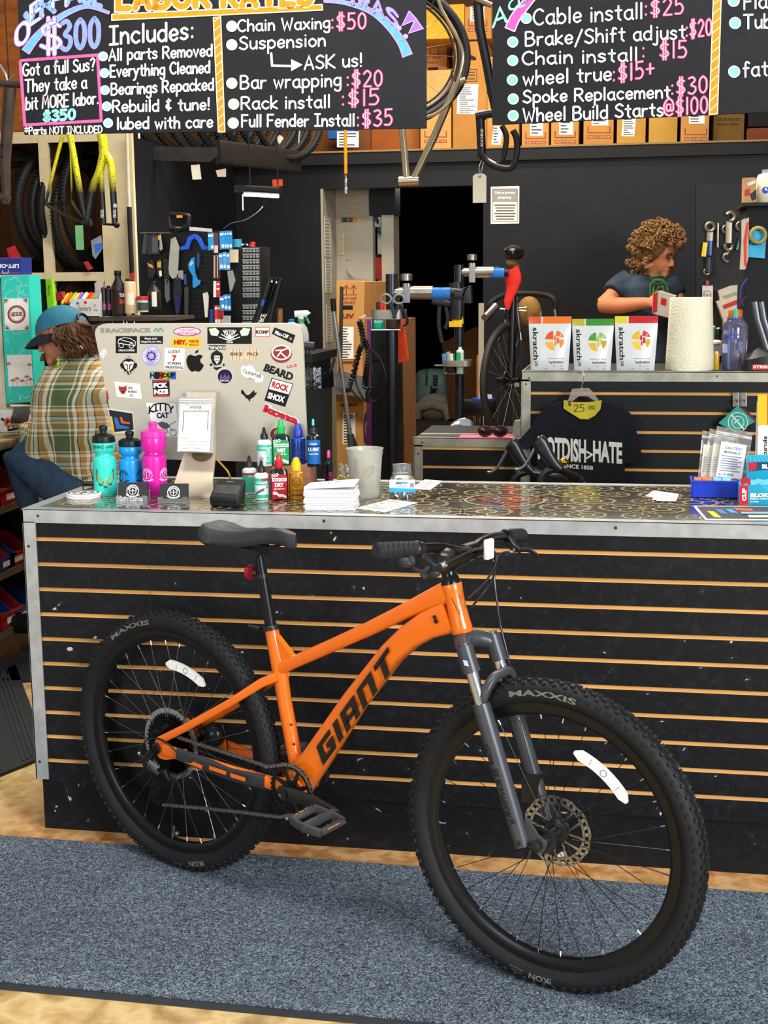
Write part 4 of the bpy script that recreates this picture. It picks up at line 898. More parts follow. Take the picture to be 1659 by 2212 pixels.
part(t,m,'spokes',STEEL);part(t,M().cyl(cw-Yv*.06,cw+Yv*.06,.018),'hub',DARKM)
part(t,M().tube(catmull(pz([(930,20),(950,-30),(960,-60)],YF+.15),4)+[PY(960,-60,YF+.15),PY(960,-400,YF+.15)],.003,6),'hook_cord',BLACK)
t=thing('road_bike_frameset','black road bike front hanging with stem, drop bars and a blank paper tag','bicycle frame',PY(1040,330,2.3))
YD=2.3
part(t,M().tube(pz([(1030,-30),(1036,60),(1052,140),(1062,200),(1075,255)],YD),[.022,.02,.019,.018,.018],16),'down_tube',mat('141416',.3))
a=PY(1040,60,YD);part(t,M().tube([a,V((a.x,a.y,4.6))],.003,6),'hook_cord',BLACK);part(t,M().tube(pz([(1025,-4),(1062,12)],YD-.03),.011,10),'silver_tube',SILV)
m=M().stube(pz([(1032,250),(1065,245),(1090,243)],YD),.019,.017,Yv,.7).tube(pz([(1037,252),(1041,340)],YD),.0185,18).tube(pz([(1028,252),(1048,248)],YD),.022,14)
part(t,m,'stem',mat('131315',.35));part(t,M().txt('KORE',lambda a,b:PY(1044-b*6,316-a*38,YD-.02)),'stem_lettering',ink('d8d4c8'))
part(t,M().tube(catmull(pz([(1040,334),(1052,350),(1078,362),(1105,362),(1116,330),(1116,300),(1108,282)],YD-.1),6),.0135,14),'drop_bar',mat('1a1a1c',.5))
part(t,M().tube(catmull(pz([(1042,336),(1056,352),(1070,358),(1086,342),(1093,310),(1093,290),(1084,272)],YD+.25),6),.0125,14),'drop_bar',mat('1a1a1c',.5))
part(t,M().tube(catmull(pz([(1040,336),(1050,348),(1068,358)],YD-.06),5),.016,14),'bar_centre',SILV)
tg=M().ext([(-.016,0),(.016,0),(.028,-.01),(.028,-.118),(-.028,-.118),(-.028,-.01)],PY(1036,375,YD-.12)+Z*0,X,Z,V((0,.0008,0)))
part(t,tg,'paper_tag',mat('dcd3b8',.8,var=.04));part(t,M().ring(0,0,.004,.004,pl(PY(1036,381,YD-.121)),14),'tag_eyelet',ink('8a6a3c'))
part(t,M().tube(catmull([PY(1044,340,YD-.1),PY(1035,360,YD-.12),PY(1036,381,YD-.123)],4),.0012,5).tube(catmull([PY(1036,381,YD-.123),PY(1042,362,YD-.12),PY(1046,342,YD-.1)],4),.0012,5),'string',ink('e6dfcc'))
t=thing('air_hose','yellow air hose hanging down in front of the doorway lintel','hose',PY(748,418,3.2))
part(t,M().tube([PY(746,-200,3.2),PY(745,200,3.2),PY(747,375,3.2)],.0085,12),'hose',mat('c98a1c',.45))
part(t,M().lathe([(.004,0),(.011,.002),(.011,.028),(.008,.03),(.008,.05),(.010,.052),(.010,.07),(.007,.072),(.007,.09),(.0095,.095)],PY(748,419,3.2),Z,14),'coupling',STEEL)
YL=3.0
GR=bpy.data.materials.new('yellow_fade');GR.use_nodes=True
nt=GR.node_tree;tcn=nt.nodes.new('ShaderNodeTexCoord');sp_=nt.nodes.new('ShaderNodeSeparateXYZ');nt.links.new(tcn.outputs['Object'],sp_.inputs[0])
mrn=nt.nodes.new('ShaderNodeMapRange');mrn.inputs[1].default_value=PY(150,418,YL).z;mrn.inputs[2].default_value=PY(150,372,YL).z
nt.links.new(sp_.outputs['Z'],mrn.inputs[0]);nz_=nt.nodes.new('ShaderNodeTexNoise');nz_.inputs['Scale'].default_value=160
nt.links.new(tcn.outputs['Object'],nz_.inputs['Vector']);rp=nt.nodes.new('ShaderNodeValToRGB');rp.color_ramp.elements[0].position=.34;rp.color_ramp.elements[0].color=(*lin('20200c'),1);rp.color_ramp.elements[1].position=.40;rp.color_ramp.elements[1].color=(*lin('d9d210'),1)
nt.links.new(nz_.outputs['Fac'],rp.inputs[0]);mx=nt.nodes.new('ShaderNodeMix');mx.data_type='RGBA';mx.inputs[6].default_value=(*lin('131312'),1);nt.links.new(rp.outputs[0],mx.inputs[7]);nt.links.new(mrn.outputs[0],mx.inputs[0])
nt.links.new(mx.outputs[2],nt.nodes['Principled BSDF'].inputs['Base Color']);nt.nodes['Principled BSDF'].inputs['Roughness'].default_value=.3
LO=PY(170,488,YL)
t=thing('bicycle_frameset','speckled yellow fading to black bicycle frame hanging before the cream tire shelf','bicycle frame',LO)
P_=lambda*L:[PY(u,v,YL)for u,v in L]
m=M();
for L,r in(([(136,290),(115,370),(99,438)],[.010,.009,.007]),([(150,285),(162,350),(176,430),(188,480)],[.016,.016,.015,.015]),([(218,285),(224,325),(215,370),(201,405),(188,478)],[.024,.023,.021,.019,.017]),([(226,330),(238,350),(242,385),(246,440),(248,484)],[.020,.020,.018,.016,.015]),([(222,340),(219,380),(222,440),(224,484)],[.012,.014,.014,.014])):
 m.tube(catmull([PY(u,v,YL)for u,v in L],5),[r[0]+(r[-1]-r[0])*i/(len(L)*5-5)for i in range(len(L)*5-4)],14)
m.tube(P_((151,285),(154,380),(155,435)),.005,8)
m.tube(catmull(P_((99,440),(115,452),(150,470),(186,482)),4),.009,10).tube(catmull([PY(155,435,YL),PY(165,452,YL),PY(188,480,YL)],4),.009,10).tube(P_((178,482),(197,480)),.02,14)
part(t,m,'frame_tubes',GR);a=PY(150,285,YL);part(t,M().tube([a,V((a.x,a.y,4.6))],.003,6),'hook_cord',BLACK)
part(t,M().tube(P_((96,440),(156,438)),.006,8).tube(P_((222,484),(252,486)),.006,10).sph(PY(252,486,YL),.016,10,8),'axles',DARKM)
m=M();
for x in(217,244):m.txt('REPORT',lambda a,b:PY(x+b*7,470-a*18,YL-.02))
part(t,m,'fork_lettering',ink('e8e6e0'));part(t,M().b2((0,0,0),(.02,.001,.016)).__class__().add([PY(x,y,YL-.02)for x,y in((245,440),(252,440),(252,448),(245,448))],[[0,3,2,1]]),'fork_sticker',ink('d8c8c8'))
for u,v,a,b,c in((172,487,18,52,'6fae78'),):
 part(t,M().ext([(0,0),(a*MP(YL),0),(a*MP(YL),-b*MP(YL)),(0,-b*MP(YL))],PY(162,487,YL-.03),X,Z,V((0,.002,0))),'green_tag',mat(c,.5,var=.2,sc=20))
t=thing('bicycle_frameset','matte brown bicycle frame hanging at the edge by the cream shelf','bicycle frame',PY(12,430,2.7))
Q=lambda*L:[PY(u,v,2.7)for u,v in L]
m=M().tube(Q((22,190),(14,300),(10,350),(14,410),(12,440)),[.03,.028,.028,.02,.018],16).tube(Q((-30,178),(60,184)),.016,14).tube(Q((-8,424),(20,428)),.022,16)
part(t,m,'frame_tubes',mat('4a4038',.45,.3,var=.2));part(t,M().tube(catmull(Q((0,140),(12,160),(16,178),(10,190)),4),.006,8).tube(Q((16,176),(30,160)),.004,6),'hook',STEEL);a=Q((20,182))[0];part(t,M().tube([a,V((a.x,a.y,4.6))],.003,6),'hook_cord',BLACK)
m=M()
for v in(316,340):m.lathe([(.006,0),(.0065,.001),(0,.001)],PY(10,v,2.7)-Yv*.029,-Yv,10)
part(t,m,'bottle_bosses',ink('0a0908'))
# ------------------------------------------------------------ things on the counter
class Ves:
 """a round vessel standing with its base edge at photo point (u, vb) on height z0"""
 def __init__(s,name,label,cat,u,vb,vt,wpx,z0,group=None,Y=None):
  P=PZ(u,vb,z0)if Y is None else PY(u,vb,Y)
  hv=V((P.x-CP.x,P.y-CP.y,0)).normalized();mp=(P-CP).dot(fw)/F;s.r=wpx*mp/2;s.P=P+hv*s.r*(1 if Y is None else 0);s.P.z=z0 if Y is None else P.z
  s.h=(vb-vt)*mp*1.0;s.hv=hv;s.sd=V((-hv.y,hv.x,0))*-1;s.t=thing(name,label,cat,s.P,group)
 def lathe(s,name,prof,m,par=None,n=28):
  return part(par or s.t,M().lathe([(a*s.r,b*s.h)for a,b in prof],s.P,Z,n,ref=s.hv),name,m,ang=40)
 def wrap(s,rr=1.,k=0):
  def f(x,y):a=x;q=s.r*rr+.0004*(k+1);return s.P+s.sd*(sin(a)*q)-s.hv*(cos(a)*q)+Z*(y*s.h)
  return f
 def patch(s,name,x0,x1,y0,y1,rr,m,k=0,par=None,n=14):
  f=s.wrap(rr,k);return part(par or s.t,M().grid(lambda i,j:f(x0+(x1-x0)*i,y0+(y1-y0)*j),n,3),name,m)
 def write(s,t,x0,x1,y0,y1,rr,m,k=1,vert=False,bold=.02,par=None):
  f=s.wrap(rr,k)
  return part(par or s.t,M().txt(t,(lambda a,b:f(x0+(x1-x0)*a,y0+(y1-y0)*b))if not vert else(lambda a,b:f(x0+(x1-x0)*(1-b),y0+(y1-y0)*a)),bold),'lettering',m,smooth=False)
BB_=[(.0,0),(.9,0),(.97,.03),(1,.08),(1,.42),(.99,.5),(.97,.53),(.74,.565),(.72,.6),(.94,.64),(.97,.68),(.97,.74),(.90,.76)]
CAPW=[(.92,.755),(.98,.76),(.98,.80),(.94,.84),(.7,.87),(.3,.885),(.28,.92),(.36,.925),(.38,.96),(.34,.985),(.2,1.)]
def emblem(s,col,bg=None,rr=1.,cx=.0,cy=.28,R=.34,par=None):
 f=s.wrap(rr,1);m=M();k=s.r/s.h;g=lambda x,y:f(cx+x,cy+y*k)
 m.ring(0,0,R,.035,g,30).ring(0,0,R*.62,.03,g,24).ribbon([(-R*.6,.0),(R*.6,0)],.05,g).ribbon([(0,.02),(0,-R*.5)],.05,g).ribbon([(-R*1.05,-R*.75),(-R*.5,-R*.95),(R*.5,-R*.95),(R*1.05,-R*.75)],.11,g).disc(0,R*.3,R*.13,g,12)
 m.arc('BEHIND BARS',0,0,R*.68,R*.24,rad(165),rad(15),g);return part(par or s.t,m,'emblem',col)
s=Ves('water_bottle','mint green sports bottle with black cap and dark winged emblem on the counter','bottle',229,1072,920,50,TOP,'sports bottles in front of the monitor')
s.lathe('bottle_body',BB_,mat('38d3bd',.3,var=.03));s.lathe('cap',CAPW,mat('17181a',.4))
s.write('BEHIND BARS',-1.1,.9,.68,.73,.97,ink('14524c'));f=s.wrap(1.,1);k=s.r/s.h
m=M();g=lambda x,y:f(x,.25+y*k)
for sg in(-1,1):
 m.add([g(sg*x,y)for x,y in((.12,-.25),(.3,-.1),(.62,.62),(.78,.9),(.86,.4),(.8,-.1),(.55,-.4),(.2,-.55))],[[0,1,2,3,4,5,6,7]])
m.ribbon([(-.5,-.5),(0,-.75),(.5,-.5)],.16,g);part(s.t,m,'emblem',ink('43592f'))
m=M()
for sg in(-1,1):
 for q in range(4):m.ribbon([(sg*(.28+.1*q),-.2-.03*q),(sg*(.48+.09*q),.1+.14*q)],.03,lambda x,y:f(x,.25+y*k)+s.hv*-.0004)
m.ring(0,-.3,.24,.07,lambda x,y:f(x,.25+y*k)-s.hv*.0005,18).ribbon([(-.3,-.25),(.3,-.25)],.07,lambda x,y:f(x,.25+y*k)-s.hv*.0005);part(s.t,m,'emblem_lines',ink('c2b65e'))
s=Ves('water_bottle','bright blue sports bottle with black cap, between the mint and pink ones','bottle',285,1069,932,51,TOP,'sports bottles in front of the monitor')
s.lathe('bottle_body',BB_,mat('1d92d8',.25,var=.03));s.lathe('cap',CAPW,mat('141517',.4));emblem(s,ink('0d2c46'),cx=-.75,R=.5,cy=.3);emblem(s,ink('0d2c46'),cx=.95,R=.5,cy=.3)
s=Ves('water_bottle','hot pink sports bottle with pink cap standing beside the waiver stand','bottle',336,1074,913,53,TOP,'sports bottles in front of the monitor')
s.lathe('bottle_body',[(a,b)for a,b in BB_[:9]]+[(.92,.6),(1.0,.64),(1.03,.70),(1.03,.78),(.98,.80)],mat('d4189c',.3,var=.03));s.lathe('cap',[(.99,.795),(1.02,.80),(1.02,.85),(.98,.875),(.6,.90),(.34,.91),(.32,.95),(.38,.955),(.38,.985),(.3,1.)],mat('d9349f',.4,var=.03));emblem(s,ink('f3d2e8'),cx=-.7,R=.5,cy=.3);emblem(s,ink('f3d2e8'),cx=.95,R=.5,cy=.3)
RB=[(0,0),(.92,0),(1,.015),(1,.60),(.96,.64),(.6,.68),(.45,.69)]
TIP=[(.44,.68),(.5,.685),(.5,.80),(.44,.82),(.28,.86),(.2,.97),(.1,1.)]
def lube(label,u,vb,vt,wpx,z0,body,capc,lab_,words,rr=1.,name='lube_bottle',tip=TIP,band=None,clear=0):
 s=Ves(name,label,'bottle',u,vb,vt,wpx,z0,'chain lube bottles on the counter');s.lathe('bottle_body',RB,mat(body,.2,var=.03,trans=clear));s.lathe('nozzle_cap',tip,mat(capc,.35,var=.03))
 if lab_:s.patch('printed_label',-1.25,1.25,.05,.56,1.,mat(lab_,.45,var=.04))
 if band:s.patch('label_band',-1.25,1.25,band[0],band[1],1.,ink(band[2]),1)
 for q in words:s.write(q[0],q[1],q[2],q[3],q[4],1.,ink(q[5]),2,*(q[6:]))
 return s
def flatb(label,u,vb,vt,wpx,z0,body,capc,lab_,word,sub):
 P=PZ(u,vb,z0);hv=V((P.x-CP.x,P.y-CP.y,0)).normalized();sd=V((hv.y,-hv.x,0));mp=(P-CP).dot(fw)/F;hw=wpx*mp/2;h=(vb-vt)*mp;C=P+hv*.02
 t=thing('lube_bottle',label,'bottle',C,'chain lube bottles on the counter');m=M()
 m.stube([C+Z*(h*q)for q in(0,.01,.6,.655,.69,.70)],[hw*.95,hw,hw,hw*.86,hw*.4,hw*.38],[.018,.019,.019,.017,.011,.011],sd,.45,28);part(t,m,'bottle_body',mat(body,.18,var=.03))
 part(t,M().lathe([(hw*.44,h*.69),(hw*.46,h*.70),(hw*.46,h*.84),(hw*.3,h*.87),(hw*.22,h*.98),(hw*.1,h)],C,Z,22),'nozzle_cap',mat(capc,.3,var=.03))
 f=lambda x,y,k=0:C+sd*(x*hw)-hv*(.0193+k*.0004)+Z*(y*h)
 part(t,M().add([f(a,b)for a,b in((-.86,.03),(.86,.03),(.86,.52),(.6,.56),(-.86,.56))],[[0,1,2,3,4]]),'printed_label',mat(lab_,.4,var=.05))
 part(t,M().add([f(a,b,1)for a,b in((-.8,.41),(.84,.41),(.84,.48),(-.8,.48))],[[0,1,2,3]]),'label_band',ink('e9e6de'));part(t,M().txt('FINISH LINE',lambda a,b:f(-.72+1.45*a,.425+.04*b,2)),'lettering',ink('5a5c60'))
 part(t,M().txt(word,lambda a,b:f(-.5+1.0*a,.29+.09*b,2),.05),'lettering',ink('f4f2ec'));part(t,M().txt(sub,lambda a,b:f(-.6+1.2*a,.235+.03*b,2)),'lettering',ink('f4f2ec'))
 m=M()
 for i in range(6):
  for j in range(3):
   if(i+j)%2==0:m.add([f(-.86+.14*(i+a),.49+.025*(j+b)+.006*i,2)for a,b in((0,0),(1,0),(1,1),(0,1))],[[0,1,2,3]])
 part(t,m,'chequer_print',ink('f4f2ec'));m=M()
 m.ribbon([(-.7,.16),(-.3,.15),(0,.10),(.3,.11),(.75,.07)],.06,lambda x,y:f(x,y,2));m.ribbon([(-.5,.14),(-.5,.2)],.05,lambda x,y:f(x,y,2));part(t,m,'frame_print',ink('f0e4e0'))
 return t
P0,P1=PZ(617,1063,TOP),PZ(664,1063,TOP);zr=PY(617,1004,P1.y+.02).z
rs=thing('display_riser','reddish wooden riser block behind the front lube bottles','riser',(P0+P1)/2)
part(rs,M().b2((PZ(553,1063,TOP).x,P1.y-.004,TOP),(P1.x+.012,P1.y+.075,zr),bev=.002),'block',mat('8a5a44',.6,var=.2,sc=8,aniso=(2,14,14)))
TE='3fb596'
s=lube('white and teal chain lube bottle with black tip, standing on the riser',572,1008,924,32,zr,'dfe4e2','17181a',TE,[('CHAINLUBE',-.9,1.1,.46,.5,'e8f2ee'),('CLEAN',.25,.85,.12,.45,'f2f4f2',True)])
s.patch('label_panel',-1.25,.2,.05,.40,1.,ink('d2d8d6'),1);f=s.wrap(1.,3);k=s.r/s.h
m=M();m.ribbon([(-.45,-.3),(-.15,0),(-.45,.3),(-.75,0),(-.45,-.3)],.06,lambda x,y:f(x,.2+y*k));part(s.t,m,'hazard_diamond',ink('b6333a'));part(s.t,M().ribbon([(-.45,.12),(-.45,-.05)],.07,lambda x,y:f(x,.2+y*k)),'hazard_mark',ink('1a1a1a'))
flatb('dark green WET chain lubricant bottle with bright green cap',608,1006,907,39,zr,'12211a','23b24e','1f9a58','WET','BIKE LUBRICANT')
def rock(label,u,vb,vt,z0,c,capc,low):
 s=lube(label,u,vb,vt,32,z0,c,capc,None,[],clear=.35,tip=[(.6,.68),(.66,.69),(.66,.85),(.56,.88),(.4,.97),(.2,1.)]);f=s.wrap(1.,1);k=s.r/s.h;d=ink('2a2418')
 m=M();m.ring(0,0,.62,.06,lambda x,y:f(x,.42+y*k),26).ring(0,0,.5,.03,lambda x,y:f(x,.42+y*k),26);part(s.t,m,'badge_print',d)
 s.write("Rock'n",-.38,.38,.43,.47,1.,d);s.write('Roll',-.3,.3,.36,.41,1.,d);s.write(low,-.7,.7,.09,.15,1.,d);s.write('THE ORIGINAL',-.7,.7,.22,.245,1.,d);return s
rock('clear blue lube bottle with blue cap and round script badge, on the riser',645,1003,917,zr,'1b4fc0','2b3ba8','Extreme')
s=lube('black and blue lube bottle with light blue needle tip on the riser',678,1008,906,30,zr,'10141a','1a1b1e','1b5fa8',[('muc',-.5,.5,.46,.5,'cfe6f4'),('LUBE',-.8,.8,.33,.40,'eaf4fa'),('wet lube',-.7,.7,.25,.29,'cfe6f4')],band=(.42,.44,'0f1a26'),tip=[(.5,.68),(.62,.69),(.62,.74),(.3,.80),(.12,.81),(.1,.88)])
s.lathe('needle_cover',[(.13,.86),(.19,.865),(.17,.98),(.08,1.)],gloss('4ec3e6'))
lube('teal lube bottle with black cap half hidden behind the card reader',540,1068,985,31,TOP,'dfe4e2','17181a',TE,[('CHAINLUBE',-.2,1.1,.46,.5,'f2f4f2')],band=(.5,.56,'a8323a'))
s=lube('teal and white CHAINLUBE bottle with chain drawing in the front row',566,1081,995,32,TOP,'dfe4e2','17181a',TE,[('CHAINLUBE',-.85,.85,.42,.475,'eef4f2')])
s.patch('label_panel',-1.1,1.1,.14,.38,1.,ink('cfd8d8'),1);f=s.wrap(1.,3);m=M();m.ribbon([(-.8,.17),(-.3,.23),(.2,.27),(.8,.34)],.07,f);part(s.t,m,'chain_print',ink('5c666a'));s.patch('label_patch',.0,1.1,.49,.55,1.,ink('b6333a'),1)
flatb('dark red DRY chain lubricant bottle with red cap in the front row',604,1081,980,38,TOP,'2a0d10','cc1f27','b3202c','DRY','BIKE LUBRICANT')
rock('clear amber lube bottle with yellow cap and gold script, front row',641,1080,989,TOP,'c8860e','e6b400','Gold')
s=lube('black lube bottle with pale yellow needle tip behind the paper stack',671,1054,978,29,TOP,'14150f','1b1c18','2b2d16',[('muc',-.5,.5,.46,.5,'d8d46a'),('lube',-.7,.7,.3,.4,'e6e05a')],tip=[(.5,.68),(.62,.69),(.62,.76),(.3,.82),(.14,.83),(.12,.88)]);s.lathe('needle_cover',[(.15,.86),(.22,.865),(.2,.98),(.1,1.)],gloss('e3e07a'))
s=lube('slim black lube bottle with hot pink needle tip beside the foil bag',711,1050,973,18,TOP,'16151a','1b1c1e',None,[('lube',-.5,.9,.1,.4,'d83a96',True)],tip=[(.7,.5),(.95,.52),(.9,.62),(.5,.72),(.2,.73),(.2,.8)]);s.lathe('needle_cover',[(.3,.78),(.42,.79),(.36,.97),(.2,1.)],gloss('e84aa6'))
t=thing('foil_bag','crinkled clear and olive foil bag behind the paper stack','bag',PZ(742,1046,TOP))
f=lambda u,v,d=0:PZ(742,1046,TOP)+X*((u-742)*MP(.3))+Z*((1046-v)*MP(.3))+Yv*(.02+d+(1046-v)*MP(.3)*.35)
part(t,M().grid(lambda i,j:f(722+58*i-(12*j if i<.5 else-0*j)+18*j*(1-i),1046-46*j+10*j*i,.012*sin(i*17+j*5)*(.4+sin(j*23)*.3)),14,14),'film',mat('b9b6a0',.12,trans=.5,var=.2,sc=30));part(t,M().grid(lambda i,j:f(724+44*i,1046-18*j*(1-.4*i),-.01+.004*sin(i*12)),8,5),'olive_contents',mat('8a7a22',.4,var=.3,sc=40))
A0,A1=PZ(657,1101,TOP),PZ(766,1102,TOP);ux_=(A1-A0).normalized();uy_=V((-ux_.y,ux_.x,0));L_=(A1-A0).length
for i in range(11):
 r=random.Random(i);o=A0+ux_*r.uniform(-.003,.003)+uy_*r.uniform(-.002,.003)+Z*(i*.0058);t_=.0055
 m=M().ext([(0,0),(L_,.0),(L_+.003*r.uniform(-1,1),.1),(.002,.1)],o,ux_,uy_,Z*t_*.9)
 sb=tag(m.build('folded_flyer',[mat('dcdde6',.7,var=.05),PAPER][i%2]),'folded white flyer, %s from the bottom of the stack by the lube bottles'%ORD[i]if i<10 else 'topmost flyer of the white stack, bowed up, with grey print','flyer','stack of folded flyers on the counter')
sb.data.vertices[4].co.z+=.002;sb.data.vertices[5].co.z+=.008;sb.data.vertices[1].co.z+=.008;sb.data.vertices[2].co.z+=.012;sb.data.vertices[6].co.z+=.012
m=M();o=A0+Z*(11*.0058+.003);m.ring(L_*.55,.05,.016,.003,pl(o,ux_+Z*.08,uy_),20).ring(L_*.68,.05,.014,.003,pl(o,ux_+Z*.08,uy_),20).ribbon([(L_*.45,.035),(L_*.8,.035)],.003,pl(o,ux_+Z*.08,uy_));part(sb,m,'flyer_print',ink('8c8c90'))
s=Ves('plastic_cup','translucent plastic tip cup with stickers of a man and a golden wing','cup',789,1078,971,64,TOP)
s.r=41*MP(.3);pr_=[(.72,.0),(.76,.02),(.93,.86),(.96,.88),(.97,.97),(1.,.985),(1.0,1.),(.95,1.),(.92,.97),(.90,.86),(.73,.03),(0,.03)]
s.lathe('cup_body',pr_,mat('d2d0c4',.3,trans=.45,var=.04,alpha=.93),n=36)
f=lambda x,y,k=1:s.P+s.sd*(sin(x)*s.r*(.745+.2*y+.004*k))-s.hv*(cos(x)*s.r*(.745+.2*y+.004*k))+Z*(y*s.h)
part(s.t,M().add([f(*p)for p in((-.75,.14),(.05,.14),(.0,.30),(-.25,.52),(-.45,.60),(-.42,.76),(-.55,.82),(-.72,.78),(-.75,.6),(-.9,.45),(-.85,.25))],[list(range(11))]),'man_sticker',ink('c8793f'))
part(s.t,M().ring(-.58,.72,.10,.05,lambda x,y:f(x,y,2),12).ribbon([(-.6,.6),(-.55,.45)],.06,lambda x,y:f(x,y,2)).ribbon([(-.35,.3),(-.1,.26)],.05,lambda x,y:f(x,y,2)),'sticker_lines',ink('5a3018'))
part(s.t,M().add([f(*p,2)for p in((-.1,.5),(-.05,.62),(.15,.68),(.5,.68),(.62,.62),(.55,.52),(.3,.44),(.1,.42))],[list(range(8))]),'wing_sticker',ink('1d1a10'))
m=M()
for q in range(5):m.ribbon([(-.02+.05*q,.5-.01*q),(.1+.1*q,.64-.01*q)],.025,lambda x,y:f(x,y,3))
m.ribbon([(0,.63),(.55,.65)],.03,lambda x,y:f(x,y,3));part(s.t,m,'wing_gold',ink('d09a2a'))
part(s.t,M().grid(lambda i,j:f(.62+.6*i,.1+.62*j),8,3),'tip_label',ink('e2e6e4'));
for q,tx in enumerate(('TIP','THE','CREW')):part(s.t,M().txt(tx,lambda a,b:f(.72+.45*a,.52-.15*q+.08*b,2)),'lettering',ink('3c6a86'))
part(s.t,M().lathe([(0,s.h*.06),(s.r*.74,s.h*.06),(s.r*.7,s.h*.09),(0,s.h*.1)],s.P,Z,20),'coins',mat('8a7a5a',.3,.7,var=.4,sc=90))
s=Ves('plastic_jar','clear square jar with a white and blue label holding small silver parts','jar',869,1077,1006,56,TOP)
sq=lambda R,h:(s.P+Z*h,R)
m=M();m.stube([s.P+Z*(s.h*q)for q in(0,.03,.12,.5,.62,.7,.72)],[s.r*q for q in(.8,.9,1.02,1.02,.85,.68,.68)],[s.r*q for q in(.8,.9,1.02,1.02,.85,.68,.68)],s.sd,.6,32);part(s.t,m,'jar_body',mat('dfe6e8',.05,trans=.92,var=0))
s.lathe('jar_neck',[(.7,.70),(.78,.72),(.78,.76),(.68,.77),(.72,.8),(.72,.97),(.76,.98),(.76,1.),(.66,1.),(.64,.75)],mat('dfe6e8',.05,trans=.9,var=0))
f=lambda x,y,k=0:s.P+s.sd*(x*s.r)-s.hv*(s.r*(1.02+.012*k))+Z*(y*s.h)
part(s.t,M().add([f(a,b)for a,b in((-.98,.2),(.98,.2),(.98,.58),(-.98,.58))],[[0,1,2,3]]),'paper_label',ink('e6ecee'));part(s.t,M().add([f(a,b,1)for a,b in((-.98,.2),(.98,.2),(.98,.3),(-.98,.34))],[[0,1,2,3]]),'label_band',ink('2f9fcf'))
part(s.t,M().txt('MSW',lambda a,b:f(-.5+.95*a,.44+.08*b,2),.04),'lettering',ink('1f6f95'));m=M()
for q in range(3):m.ribbon([(-.5,.41-.03*q),(.4,.41-.03*q)],.008,lambda x,y:f(x,y,2),False)
for q in range(6):m.ribbon([(.62+.05*q,.34),(.62+.05*q,.48)],.02+.012*(q%2),lambda x,y:f(x,y,2),False)
part(s.t,m,'label_print',ink('4a6a78'));m=M();r=random.Random(3)
for q in range(70):
 c=s.P+s.sd*r.uniform(-.8,.8)*s.r+s.hv*r.uniform(-.8,.8)*s.r+Z*(s.h*r.uniform(.05,.2));m.box(c,(.006,.004,.009),Rz(r.random()*3)@Rx(r.random()*3))
part(s.t,m,'small_parts',STEEL).__setitem__('kind','stuff')
def sheet(name,label,cat,px,col,lines=None,dz=.0006,group=None,prints=()):
 Pq=[PZ(u,v,TOP+dz)for u,v in px];c=sum(Pq,V())/4;t=thing(name,label,cat,c,group)
 m=M();m.add([p+Z*.0008 for p in Pq]+Pq,[[0,1,2,3],[7,6,5,4],[4,5,1,0],[5,6,2,1],[6,7,3,2],[7,4,0,3]]);part(t,m,'sheet',mat(col,.4,var=.06,sc=30))
 B=lambda x,y:(Pq[0]*(1-x)+Pq[1]*x)*(1-y)+(Pq[3]*(1-x)+Pq[2]*x)*y+Z*.0013
 if lines:
  m=M()
  for i in range(lines):m.ribbon([(.12,(i+1)/(lines+1)),(.12+.7*random.Random(i).uniform(.5,1),(i+1)/(lines+1))],.03,B,False)
  part(t,m,'sheet_print',ink('8a8a80'))
 for kz,(P,c_)in enumerate(prints):part(t,M().add([B(*p)+Z*(.0003+.0003*kz)for p in P],[list(range(len(P)))]),'sheet_print',ink(c_))
 return t
sheet('leaflet','glossy leaflet lying before the jar and cup','leaflet',((768,1098),(832,1107),(902,1086),(842,1079)),'d8d6c8',4,prints=(([(.3,.3),(.7,.3),(.7,.6),(.3,.6)],'b8c4c4'),))
sheet('receipt','printed white receipt lying at the back edge behind the jar','receipt',((885,1056),(930,1058),(956,1039),(918,1036)),'e4e2dc',4)
for i,px in enumerate((((1393,1072),(1440,1079),(1452,1066),(1412,1060)),((1408,1080),(1452,1082),(1462,1067),(1420,1064)),((1418,1082),(1460,1083),(1467,1068),(1428,1062)))):
 sheet('business_card',('lowest fanned white business card, before the blue tray','middle fanned white business card, before the blue tray','topmost fanned white business card, before the blue tray')[i],'card',px,'e8e6e2',2,.0006+i*.0016,'fanned business cards')
sheet('poster_sheet','colourful printed poster sheet at the counter front under the snack box','poster',((1523,1123),(1720,1124),(1700,1094),(1497,1093)),'e9e8e2',None,.0006,None,
      (([(.03,.06),(.97,.06),(.97,.94),(.03,.94)],'403e44'),([(.12,.15),(.2,.12),(.17,.55),(.1,.6)],'e8c81c'),([(.23,.4),(.3,.36),(.27,.7),(.2,.74)],'4a6fd0'),([(.34,.45),(.42,.45),(.38,.75),(.31,.7)],'2f9ae0'),([(.42,.62),(.6,.58),(.6,.75),(.4,.8)],'d8583c'),([(.5,.1),(.95,.12),(.95,.3),(.5,.28)],'d8cfa0'),([(.45,.36),(.95,.36),(.95,.5),(.45,.5)],'7fa8d0')))
c=PZ(181,1079,TOP);hv=V((c.x-CP.x,c.y-CP.y,0)).normalized();c=c+hv*.045
t=thing('coaster','round white coasters in a short stack with a black wheel emblem','coaster',c)
for i in range(2):part(t,M().lathe([(.05,0),(.0515,.001),(.0515,.0058),(.05,.0068),(0,.0068)],c+Z*(.0072*i)+X*(.002*i),Z,40),'coaster_disc',mat('e8e6e0',.7))
m=M();fn=pl(c+Z*.0148,X,Yv);m.ring(0,0,.044,.004,fn,36).ring(0,0,.03,.003,fn,30).ribbon([(-.03,0),(.03,0)],.005,fn).ribbon([(0,.0),(0,-.028)],.005,fn).disc(0,.012,.006,fn);part(t,m,'coaster_print',ink('26272a'))
